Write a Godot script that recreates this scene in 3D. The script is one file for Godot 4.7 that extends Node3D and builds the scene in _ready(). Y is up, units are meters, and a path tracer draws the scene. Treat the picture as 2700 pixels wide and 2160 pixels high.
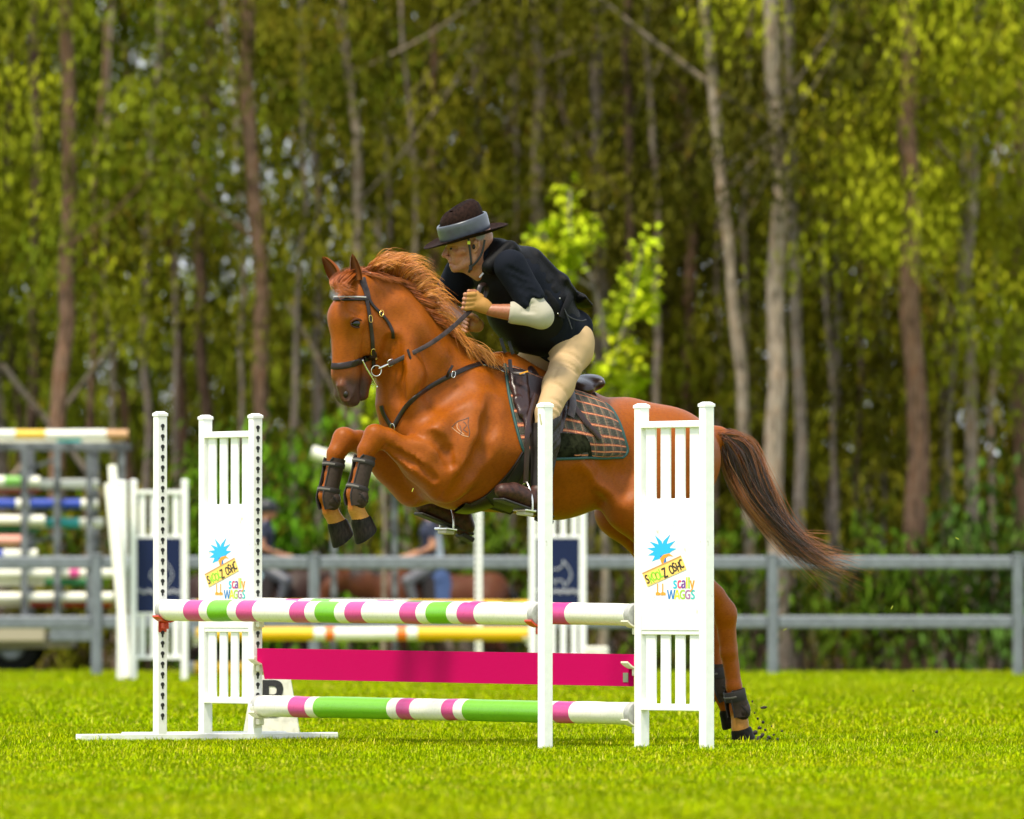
extends Node3D
# A rider on a chestnut horse over a white jump, a galvanised fence and a gum forest behind.
# World: the camera stands at the origin, y up, looking along -z. Pixels are those of the 2700 x 2160 photograph.

const F := 28800.0            # focal length in pixels
const EYE := Vector3(0, 0.70, 0)
const PITCH := 0.016665       # atan(480 / F): horizon at row 1560

var rng := RandomNumberGenerator.new()
const DIP := -0.20            # the track and the wood behind it lie a little lower than the lawn
var names_used := {}

func _ready() -> void:
	rng.seed = 7
	setup_camera()
	setup_light()
	make_materials()
	build_ground()
	build_fence()
	build_forest()
	build_jump()
	build_back_jump()
	build_trailer()
	build_back_riders()
	build_horse()
	build_tack()
	build_rider()
	build_small_things()
	build_grass()

func setup_camera() -> void:
	var cam := Camera3D.new()
	cam.name = "camera"
	cam.position = EYE
	cam.rotation.x = PITCH
	cam.near = 0.5
	cam.far = 4000.0
	cam.fov = rad_to_deg(2.0 * atan(1080.0 / F))
	var at := CameraAttributesPhysical.new()
	at.frustum_focal_length = 320.0
	at.frustum_focus_distance = 49.0
	at.exposure_aperture = 4.5
	at.frustum_near = 0.5
	at.frustum_far = 4000.0
	cam.attributes = at
	add_child(cam)
	cam.current = true

func setup_light() -> void:
	var sun := DirectionalLight3D.new()
	sun.name = "sun"
	sun.light_color = Color(1.0, 0.955, 0.88)
	sun.light_energy = 0.85
	sun.light_angular_distance = 9.0
	sun.shadow_enabled = true
	add_child(sun)
	sun.look_at_from_position(Vector3(-2.6, 9.0, 3.2), Vector3.ZERO)
	var env := Environment.new()
	env.background_mode = Environment.BG_SKY
	var sm := ProceduralSkyMaterial.new()
	sm.sky_top_color = Color(0.74, 0.78, 0.84)
	sm.sky_horizon_color = Color(0.86, 0.88, 0.90)
	sm.sky_curve = 0.25
	sm.ground_bottom_color = Color(0.30, 0.33, 0.22)
	sm.ground_horizon_color = Color(0.55, 0.58, 0.5)
	sm.sun_angle_max = 40.0
	var sky := Sky.new()
	sky.sky_material = sm
	env.sky = sky
	env.tonemap_mode = Environment.TONE_MAPPER_LINEAR
	env.tonemap_exposure = 2.35
	env.sdfgi_enabled = true
	env.ssao_enabled = true
	env.ssil_enabled = true
	var we := WorldEnvironment.new()
	we.name = "environment"
	we.environment = env
	add_child(we)

# ---------------------------------------------------------------- pixels to places

func ray(px: float, py: float) -> Vector3:
	var y := (1080.0 - py) / F
	return Vector3((px - 1350.0) / F, y * cos(PITCH) + sin(PITCH), y * sin(PITCH) - cos(PITCH))

func P(px: float, py: float, d: float) -> Vector3:
	var r := ray(px, py)
	return EYE + r * (d / -r.z)

func G(px: float, d: float) -> Vector3:
	var r := ray(px, 1560.0)
	var q := EYE + r * (d / -r.z)
	return Vector3(q.x, 0.0 if d < 95.6 else DIP, q.z)

func on_plane(px: float, py: float, w: float, frame: Transform3D) -> Vector3:
	# the point, in the frame's own axes, where the pixel's ray meets the plane z = w of the frame
	var o := frame.affine_inverse() * EYE
	var d := frame.basis.inverse() * ray(px, py)
	return o + d * ((w - o.z) / d.z)

# ---------------------------------------------------------------- nodes

func numbered(called: String) -> String:
	if not names_used.has(called):
		names_used[called] = 0
		return called
	names_used[called] += 1
	return "%s_%03d" % [called, names_used[called]]

func tag(o: Node, label: String, category: String, group := "") -> void:
	o.set_meta("label", label)
	o.set_meta("category", category)
	if group != "":
		o.set_meta("group", group)

func thing(called: String, label: String, category: String, at := Vector3.ZERO, turn := 0.0, group := "") -> Node3D:
	var o := Node3D.new()
	o.name = numbered(called)
	add_child(o)
	o.position = at
	o.rotation.y = turn
	tag(o, label, category, group)
	return o

func part(called: String, mesh: Mesh, m: Material, parent: Node3D, xf := Transform3D.IDENTITY) -> MeshInstance3D:
	var o := MeshInstance3D.new()
	o.name = called
	o.mesh = mesh
	o.material_override = m
	o.transform = xf
	parent.add_child(o, true)
	return o

func solo(called: String, mesh: Mesh, m: Material, label: String, category: String, group := "", xf := Transform3D.IDENTITY) -> MeshInstance3D:
	var o := part(numbered(called), mesh, m, self, xf)
	tag(o, label, category, group)
	return o

func structure(called: String, mesh: Mesh, m: Material, xf := Transform3D.IDENTITY) -> MeshInstance3D:
	var o := part(numbered(called), mesh, m, self, xf)
	o.set_meta("kind", "structure")
	return o

func copy(src: Node3D, label := "", group := "") -> Node3D:
	var base := src.name as String
	var k := base.rfind("_")
	if k > 0 and base.substr(k + 1).is_valid_int():
		base = base.substr(0, k)
	var c: Node3D = src.duplicate()
	c.name = numbered(base)
	add_child(c)
	if label != "":
		c.set_meta("label", label)
	if group != "":
		c.set_meta("group", group)
	return c

# ---------------------------------------------------------------- meshes

class Geo:
	var v := PackedVector3Array()
	var n := PackedVector3Array()
	var c := PackedColorArray()
	var uv := PackedVector2Array()
	var ix := PackedInt32Array()
	var col := Color.WHITE
	var colored := false

	func paint(k: Color) -> void:
		col = k
		colored = true

	func vert(p: Vector3, nn: Vector3, t := Vector2.ZERO) -> int:
		v.append(p)
		n.append(nn)
		uv.append(t)
		c.append(col)
		return v.size() - 1

	func tri(a: int, b: int, d: int) -> void:
		if (v[b] - v[a]).cross(v[d] - v[a]).dot(n[a] + n[b] + n[d]) > 0.0:
			ix.append_array(PackedInt32Array([a, d, b]))
		else:
			ix.append_array(PackedInt32Array([a, b, d]))

	func quad(a: int, b: int, d: int, e: int) -> void:
		tri(a, b, d)
		tri(a, d, e)

	func flat(p: Array, nn: Vector3, t: Array = []) -> void:
		var first := v.size()
		for k in p.size():
			vert(p[k], nn, t[k] if t.size() > k else Vector2.ZERO)
		for k in range(1, p.size() - 1):
			tri(first, first + k, first + k + 1)

	func box(xf: Transform3D, s: Vector3, bev := 0.0) -> void:
		var h := s * 0.5
		var b: float = min(bev, min(h.x, min(h.y, h.z)) * 0.9)
		var nb := xf.basis.orthonormalized()
		for ax in 3:
			var u := (ax + 1) % 3
			var w := (ax + 2) % 3
			for sg in [-1.0, 1.0]:
				var pts := []
				for q in [[-1, -1], [1, -1], [1, 1], [-1, 1]]:
					var p := Vector3.ZERO
					p[ax] = h[ax] * sg
					p[u] = (h[u] - b) * q[0]
					p[w] = (h[w] - b) * q[1]
					pts.append(xf * p)
				var nn := Vector3.ZERO
				nn[ax] = sg
				flat(pts, nb * nn, [Vector2(0, 0), Vector2(1, 0), Vector2(1, 1), Vector2(0, 1)])
		if b <= 0.0:
			return
		for ax in 3:
			var u := (ax + 1) % 3
			var w := (ax + 2) % 3
			for su in [-1.0, 1.0]:
				for sw in [-1.0, 1.0]:
					var pts := []
					for q in [[-1, 0], [1, 0], [1, 1], [-1, 1]]:
						var p := Vector3.ZERO
						p[ax] = (h[ax] - b) * q[0]
						p[u] = (h[u] - (b if q[1] == 1 else 0.0)) * su
						p[w] = (h[w] - (0.0 if q[1] == 1 else b)) * sw
						pts.append(xf * p)
					var nn := Vector3.ZERO
					nn[u] = su
					nn[w] = sw
					flat(pts, nb * nn.normalized())
		for sx in [-1.0, 1.0]:
			for sy in [-1.0, 1.0]:
				for sz in [-1.0, 1.0]:
					var sg := Vector3(sx, sy, sz)
					var pts := []
					for ax in 3:
						var p := h - Vector3(b, b, b)
						p[ax] = h[ax]
						pts.append(xf * (p * sg))
					flat(pts, nb * sg.normalized())

	func beam(a: Vector3, b: Vector3, w: float, h: float, up := Vector3.UP, bev := 0.0) -> void:
		var z := (b - a).normalized()
		var x := up.cross(z).normalized()
		var y := z.cross(x)
		box(Transform3D(Basis(x, y, z), (a + b) * 0.5), Vector3(w, h, (b - a).length()), bev)

	func tube(pts: Array, radii: Array, sides := 10, cap := true, flatten := 1.0, flat_axis := Vector3.UP) -> void:
		var rings := pts.size()
		var side := Vector3.ZERO
		var along := 0.0
		var first := v.size()
		for k in rings:
			var a: Vector3 = pts[max(k - 1, 0)]
			var b: Vector3 = pts[min(k + 1, rings - 1)]
			var t := (b - a).normalized()
			if k == 0:
				side = flat_axis.cross(t)
				if side.length() < 0.05:
					side = Vector3.RIGHT.cross(t)
				side = side.normalized()
			else:
				side = (side - t * side.dot(t)).normalized()
				along += (pts[k] - pts[k - 1]).length()
			var up := t.cross(side).normalized()
			var r: float = radii[k] if radii.size() > 1 else radii[0]
			for s in sides + 1:
				var an := TAU * s / sides
				var dirv := side * cos(an) + up * sin(an) * flatten
				var nn := (side * cos(an) * flatten + up * sin(an)).normalized()
				vert(pts[k] + dirv * r, nn, Vector2(float(s) / sides, along))
		for k in rings - 1:
			for s in sides:
				var i := first + k * (sides + 1) + s
				quad(i, i + 1, i + sides + 2, i + sides + 1)
		if cap:
			for e in [0, rings - 1]:
				var t: Vector3 = (pts[1] - pts[0]).normalized() * -1.0 if e == 0 else (pts[rings - 1] - pts[rings - 2]).normalized()
				var ring := []
				for s in sides:
					ring.append(v[first + e * (sides + 1) + s])
				flat(ring, t)

	func lathe(xf: Transform3D, prof: Array, sides := 16) -> void:
		# prof: Vector2(radius, height) about the frame's y axis
		var first := v.size()
		for k in prof.size():
			var a: Vector2 = prof[max(k - 1, 0)]
			var b: Vector2 = prof[min(k + 1, prof.size() - 1)]
			var d := (b - a).normalized()
			for s in sides + 1:
				var an := TAU * s / sides
				var q: Vector2 = prof[k]
				var nn := xf.basis * Vector3(cos(an) * d.y, -d.x, sin(an) * d.y)
				vert(xf * Vector3(cos(an) * q.x, q.y, sin(an) * q.x), nn.normalized(), Vector2(float(s) / sides, float(k) / prof.size()))
		for k in prof.size() - 1:
			for s in sides:
				var i := first + k * (sides + 1) + s
				quad(i, i + 1, i + sides + 2, i + sides + 1)

	func strap(pts: Array, nrm: Array, width: float, thick: float) -> void:
		# a band with a slightly domed face, lying with its face along nrm
		var first := v.size()
		var m := pts.size()
		for k in m:
			var a: Vector3 = pts[max(k - 1, 0)]
			var b: Vector3 = pts[min(k + 1, m - 1)]
			var t := (b - a).normalized()
			var up: Vector3 = nrm[k]
			up = (up - t * up.dot(t)).normalized()
			var s := t.cross(up).normalized()
			var p: Vector3 = pts[k]
			var h := width * 0.5
			var prof := [[-h, 0.0, -1.0, 0.2], [-h * 0.92, thick * 0.9, -0.35, 0.94], [0.0, thick, 0.0, 1.0], [h * 0.92, thick * 0.9, 0.35, 0.94], [h, 0.0, 1.0, 0.2], [0.0, -thick * 0.3, 0.0, -1.0]]
			for q in prof:
				vert(p + s * q[0] + up * q[1], (s * q[2] + up * q[3]).normalized(), Vector2(q[0] / width + 0.5, float(k) / m))
		for k in m - 1:
			for s in 6:
				var i := first + k * 6
				quad(i + s, i + (s + 1) % 6, i + 6 + (s + 1) % 6, i + 6 + s)

	func ring(center: Vector3, x: Vector3, y: Vector3, r: float, thick: float, sides := 16, square := 0.0) -> void:
		var pts := []
		for k in sides + 1:
			var an := TAU * k / sides
			var d := x * cos(an) + y * sin(an)
			if square > 0.0:
				d *= lerp(1.0, 1.0 / max(abs(cos(an)), abs(sin(an))), square)
			pts.append(center + d * r)
		tube(pts, [thick], 6, false)

	func ball(p: Vector3, r: float, squash := Vector3.ONE, basis := Basis.IDENTITY, sides := 12) -> void:
		var prof := []
		var rings: int = sides / 2
		for k in rings + 1:
			var an := PI * k / rings - PI / 2
			prof.append(Vector2(cos(an) * r, sin(an) * r))
		lathe(Transform3D(basis * Basis.from_scale(squash), p), prof, sides)

	func extrude(outline: PackedVector2Array, xf: Transform3D, thick: float) -> void:
		# a flat plate: outline in the frame's x, y; it reaches from z = 0 to z = thick
		var ids := Geometry2D.triangulate_polygon(outline)
		for z in [0.0, thick]:
			var first := v.size()
			var nn := xf.basis * Vector3(0, 0, 1.0 if z > 0.0 else -1.0)
			for q in outline:
				vert(xf * Vector3(q.x, q.y, z), nn, q)
			for k in range(0, ids.size(), 3):
				tri(first + ids[k], first + ids[k + 1], first + ids[k + 2])
		var m := outline.size()
		var ccw := not Geometry2D.is_polygon_clockwise(outline)
		for k in m:
			var a := outline[k]
			var b := outline[(k + 1) % m]
			var d := (b - a).normalized()
			var o2 := Vector2(d.y, -d.x) if ccw else Vector2(-d.y, d.x)
			flat([xf * Vector3(a.x, a.y, 0), xf * Vector3(b.x, b.y, 0), xf * Vector3(b.x, b.y, thick), xf * Vector3(a.x, a.y, thick)], xf.basis * Vector3(o2.x, o2.y, 0))

	func append(g: Geo) -> void:
		var base := v.size()
		v.append_array(g.v)
		n.append_array(g.n)
		c.append_array(g.c)
		uv.append_array(g.uv)
		for i in g.ix:
			ix.append(i + base)
		colored = colored or g.colored

	func mesh() -> ArrayMesh:
		var a := []
		a.resize(Mesh.ARRAY_MAX)
		a[Mesh.ARRAY_VERTEX] = v
		a[Mesh.ARRAY_NORMAL] = n
		a[Mesh.ARRAY_TEX_UV] = uv
		if colored:
			a[Mesh.ARRAY_COLOR] = c
		a[Mesh.ARRAY_INDEX] = ix
		var m := ArrayMesh.new()
		m.add_surface_from_arrays(Mesh.PRIMITIVE_TRIANGLES, a)
		return m

func smooth_path(pts: Array, per := 6) -> Array:
	# Catmull-Rom through Vector3 points
	var out := []
	var m := pts.size()
	for k in m - 1:
		var p0: Vector3 = pts[max(k - 1, 0)]
		var p1: Vector3 = pts[k]
		var p2: Vector3 = pts[k + 1]
		var p3: Vector3 = pts[min(k + 2, m - 1)]
		for j in per:
			var t := float(j) / per
			out.append(p1.cubic_interpolate(p2, p0, p3, t))
	out.append(pts[m - 1])
	return out

# ---------------------------------------------------------------- bodies: a smooth union of tapered limbs, meshed as surface nets

class Body:
	var pa := PackedVector3Array()
	var pd := PackedVector3Array()   # b - a
	var pl := PackedFloat32Array()   # 1 / |b - a|^2
	var ra := PackedFloat32Array()
	var rb := PackedFloat32Array()
	var kk := PackedFloat32Array()   # blend width
	var op := PackedInt32Array()     # 0 joined, 1 cut away
	var bas: Array[Basis] = []       # into the limb's stretched space
	var sc := PackedFloat32Array()
	var plain := PackedInt32Array()
	var def_k := 0.03

	func limb(a: Vector3, b: Vector3, r0: float, r1: float, k := -1.0, stretch := Basis.IDENTITY, cut := 0) -> void:
		var inv := stretch.inverse()
		var a2 := inv * a
		var b2 := inv * b
		pa.append(a2)
		var d := b2 - a2
		if d.length() < 1e-5:
			d = Vector3(1e-4, 0, 0)
		pd.append(d)
		pl.append(1.0 / d.length_squared())
		ra.append(r0)
		rb.append(r1)
		kk.append(def_k if k < 0.0 else k)
		op.append(cut)
		bas.append(inv)
		plain.append(1 if stretch == Basis.IDENTITY else 0)
		var s := stretch.get_scale()
		sc.append(min(1.0, min(s.x, min(s.y, s.z))))

	func chain(pts: Array, radii: Array, k := -1.0, stretch := Basis.IDENTITY) -> void:
		for i in pts.size() - 1:
			limb(pts[i], pts[i + 1], radii[i], radii[i + 1], k, stretch)

	func one(i: int, p: Vector3) -> float:
		var q := (p if plain[i] == 1 else bas[i] * p) - pa[i]
		var d := pd[i]
		var h := clampf(q.dot(d) * pl[i], 0.0, 1.0)
		return ((q - d * h).length() - lerpf(ra[i], rb[i], h)) * sc[i]

	func at(p: Vector3) -> float:
		var f := 10.0
		for i in pa.size():
			f = join(f, one(i, p), i)
		return f

	func join(f: float, d: float, i: int) -> float:
		var k := kk[i]
		if op[i] == 0:
			var h := k - absf(f - d)
			if h <= 0.0:
				return minf(f, d)
			return minf(f, d) - h * h / (4.0 * k)
		var h2 := k - absf(f + d)
		if h2 <= 0.0:
			return maxf(f, -d)
		return maxf(f, -d) + h2 * h2 / (4.0 * k)

	func gradient(p: Vector3) -> Vector3:
		var e := 0.002
		return Vector3(at(p + Vector3(e, 0, 0)) - at(p - Vector3(e, 0, 0)), at(p + Vector3(0, e, 0)) - at(p - Vector3(0, e, 0)), at(p + Vector3(0, 0, e)) - at(p - Vector3(0, 0, e))).normalized()

	func groove(a: Vector3, b: Vector3, r: float, depth: float, k := 0.012) -> Array:
		# a crease between two places, drawn onto the nearest surface; returned, to be cut by crease() after all are measured
		var out := []
		for i in 5:
			var p := a.lerp(b, i / 4.0)
			var n := gradient(p)
			for j in 2:
				p -= n * at(p)
			out.append(p + n * (r - depth * sin(PI * (0.12 + 0.76 * i / 4.0))))
		return [out, r, k]

	func crease(list: Array) -> void:
		for q in list:
			for i in 4:
				limb(q[0][i], q[0][i + 1], q[1], q[1], q[2], Basis.IDENTITY, 1)

	func trace(o: Vector3, d: Vector3, t0: float, t1: float) -> float:
		var t := t0
		for k in 140:
			var f := at(o + d * t)
			if f < 0.0006:
				return t
			t += f * 0.8
			if t > t1:
				return -1.0
		return t

	func net(g: Geo, cell: float) -> void:
		# bounds
		var lo := Vector3(1e9, 1e9, 1e9)
		var hi := -lo
		for i in pa.size():
			if op[i] == 1:
				continue
			var back := bas[i].inverse()
			var m: float = max(ra[i], rb[i])
			var ext := Vector3(m * Vector3(back.x.x, back.y.x, back.z.x).length(), m * Vector3(back.x.y, back.y.y, back.z.y).length(), m * Vector3(back.x.z, back.y.z, back.z.z).length()) + Vector3.ONE * (kk[i] * 0.3 + cell * 2)
			for e in [pa[i], pa[i] + pd[i]]:
				var q: Vector3 = back * e
				lo = lo.min(q - ext)
				hi = hi.max(q + ext)
		var B := 4
		var nb := Vector3i(((hi - lo) / (cell * B)).ceil())
		var nx := nb.x * B + 1
		var ny := nb.y * B + 1
		var nz := nb.z * B + 1
		var val := PackedFloat32Array()
		val.resize(nx * ny * nz)
		val.fill(1.0)
		var live := []
		var R := cell * B * 0.87
		var cnt := pa.size()
		var kmax := 0.0
		for k in kk:
			kmax = max(kmax, k)
		var ds := PackedFloat32Array()
		ds.resize(cnt)
		# a first sieve of coarse blocks, then the blocks themselves
		var big := 4
		var bx := 0
		while bx < nb.x:
			var by := 0
			while by < nb.y:
				var bz := 0
				while bz < nb.z:
					var cc := lo + Vector3(bx + big * 0.5, by + big * 0.5, bz + big * 0.5) * (cell * B)
					var RR := R * big
					var near := PackedInt32Array()
					var dmin := 1e9
					for i in cnt:
						ds[i] = one(i, cc)
						if op[i] == 0:
							dmin = minf(dmin, ds[i])
					if dmin < RR + kmax * 0.5:
						for i in cnt:
							if ds[i] < maxf(dmin, 0.0) + 2.0 * RR + kk[i] or (dmin < 0.0 and ds[i] < 2.0 * RR + kk[i]):
								near.append(i)
						for sx in range(bx, mini(bx + big, nb.x)):
							for sy in range(by, mini(by + big, nb.y)):
								for sz in range(bz, mini(bz + big, nb.z)):
									var c2 := lo + Vector3(sx + 0.5, sy + 0.5, sz + 0.5) * (cell * B)
									var f := 10.0
									var dm := 1e9
									for i in near:
										var d := one(i, c2)
										ds[i] = d
										f = join(f, d, i)
										if op[i] == 0:
											dm = minf(dm, d)
									if f > R * 1.6 + 0.002:
										continue
									if f < -R * 1.6:
										for x in range(sx * B, sx * B + B + 1):
											for y in range(sy * B, sy * B + B + 1):
												for z in range(sz * B, sz * B + B + 1):
													var q0 := (x * ny + y) * nz + z
													if val[q0] == 1.0:
														val[q0] = -0.5
										continue
									var use := PackedInt32Array()
									for i in near:
										if ds[i] < (dm if op[i] == 0 else 0.0) + 2.0 * R + kk[i] * 0.7:
											use.append(i)
									live.append(Vector3i(sx, sy, sz))
									for x in range(sx * B, sx * B + B + 1):
										for y in range(sy * B, sy * B + B + 1):
											var row := (x * ny + y) * nz
											for z in range(sz * B, sz * B + B + 1):
												var was := val[row + z]
												if was != 1.0 and was != -0.5:
													continue
												var p := lo + Vector3(x, y, z) * cell
												var f2 := 10.0
												for i in use:
													var q := (p if plain[i] == 1 else bas[i] * p) - pa[i]
													var dv := pd[i]
													var h := clampf(q.dot(dv) * pl[i], 0.0, 1.0)
													var d := ((q - dv * h).length() - ra[i] - (rb[i] - ra[i]) * h) * sc[i]
													var k := kk[i]
													if op[i] == 0:
														h = k - absf(f2 - d)
														f2 = minf(f2, d)
														if h > 0.0:
															f2 -= h * h / (4.0 * k)
													else:
														h = k - absf(f2 + d)
														f2 = maxf(f2, -d)
														if h > 0.0:
															f2 += h * h / (4.0 * k)
												val[row + z] = f2
					bz += big
				by += big
			bx += big
		# one vertex in each crossed cell
		var vid := {}
		var first := g.v.size()
		var sxy := ny * nz
		var off := PackedInt32Array([0, sxy, nz, sxy + nz, 1, sxy + 1, nz + 1, sxy + nz + 1])
		var edges := [[0, 1], [2, 3], [4, 5], [6, 7], [0, 2], [1, 3], [4, 6], [5, 7], [0, 4], [1, 5], [2, 6], [3, 7]]
		var corner := [Vector3(0, 0, 0), Vector3(1, 0, 0), Vector3(0, 1, 0), Vector3(1, 1, 0), Vector3(0, 0, 1), Vector3(1, 0, 1), Vector3(0, 1, 1), Vector3(1, 1, 1)]
		var pts := PackedVector3Array()
		var grads := PackedVector3Array()
		for b in live:
			for x in range(b.x * B, b.x * B + B):
				for y in range(b.y * B, b.y * B + B):
					for z in range(b.z * B, b.z * B + B):
						var q := x * sxy + y * nz + z
						var mask := 0
						for k in 8:
							if val[q + off[k]] < 0.0:
								mask |= 1 << k
						if mask == 0 or mask == 255:
							continue
						var s := Vector3.ZERO
						var m := 0
						for e in edges:
							var f0 := val[q + off[e[0]]]
							var f1 := val[q + off[e[1]]]
							if (f0 < 0.0) != (f1 < 0.0):
								var t := f0 / (f0 - f1)
								s += (corner[e[0]] as Vector3).lerp(corner[e[1]], t)
								m += 1
						vid[q] = first + pts.size()
						pts.append(lo + (Vector3(x, y, z) + s / m) * cell)
						var v0 := val[q]
						var gx := val[q + off[1]] + val[q + off[3]] + val[q + off[5]] + val[q + off[7]] - v0 - val[q + off[2]] - val[q + off[4]] - val[q + off[6]]
						var gy := val[q + off[2]] + val[q + off[3]] + val[q + off[6]] + val[q + off[7]] - v0 - val[q + off[1]] - val[q + off[4]] - val[q + off[5]]
						var gz := val[q + off[4]] + val[q + off[5]] + val[q + off[6]] + val[q + off[7]] - v0 - val[q + off[1]] - val[q + off[2]] - val[q + off[3]]
						grads.append(Vector3(gx, gy, gz).normalized())
		for k in pts.size():
			g.vert(pts[k], grads[k], Vector2(pts[k].x, pts[k].y))
		# one quad round each crossed edge
		for q in vid:
			var inside := val[q] < 0.0
			for ax in 3:
				var step: int = [sxy, nz, 1][ax]
				if q + step >= val.size() or (val[q + step] < 0.0) == inside:
					continue
				var u: int = [nz, 1, sxy][ax]
				var w: int = [1, sxy, nz][ax]
				if vid.has(q - u) and vid.has(q - w) and vid.has(q - u - w):
					g.quad(vid[q], vid[q - u], vid[q - u - w], vid[q - w])

# ---------------------------------------------------------------- materials

var M := {}

func noise_tex(freq: float, sd: int, ramp: Array, size := 512, kind := FastNoiseLite.TYPE_SIMPLEX_SMOOTH, oct := 4) -> NoiseTexture2D:
	var n := FastNoiseLite.new()
	n.noise_type = kind
	n.frequency = freq
	n.seed = sd
	n.fractal_octaves = oct
	var t := NoiseTexture2D.new()
	t.width = size
	t.height = size
	t.seamless = true
	t.noise = n
	var g := Gradient.new()
	var offs := PackedFloat32Array()
	var cols := PackedColorArray()
	for r in ramp:
		offs.append(r[0])
		cols.append(r[1])
	g.offsets = offs
	g.colors = cols
	t.color_ramp = g
	return t

func bump_tex(freq: float, sd: int, strength: float, size := 512, oct := 4) -> NoiseTexture2D:
	var n := FastNoiseLite.new()
	n.frequency = freq
	n.seed = sd
	n.fractal_octaves = oct
	var t := NoiseTexture2D.new()
	t.width = size
	t.height = size
	t.seamless = true
	t.as_normal_map = true
	t.bump_strength = strength
	t.noise = n
	return t

func lin(r: float, g: float, b: float) -> Color:
	# a real-world base colour (linear) as the sRGB value that albedo_color wants
	return Color(r, g, b).linear_to_srgb()

func plain(c: Color, rough := 0.6, metal := 0.0, spec := 0.5) -> StandardMaterial3D:
	var m := StandardMaterial3D.new()
	m.albedo_color = c
	m.roughness = rough
	m.metallic = metal
	m.metallic_specular = spec
	return m

func rough_up(m: StandardMaterial3D, bump: Texture2D, scale: Vector3, strength := 0.6, tone: Texture2D = null, world := false) -> StandardMaterial3D:
	m.uv1_triplanar = true
	m.uv1_world_triplanar = world
	m.uv1_scale = scale
	if bump:
		m.normal_enabled = true
		m.normal_texture = bump
		m.normal_scale = strength
	if tone:
		m.albedo_texture = tone
	return m

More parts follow.
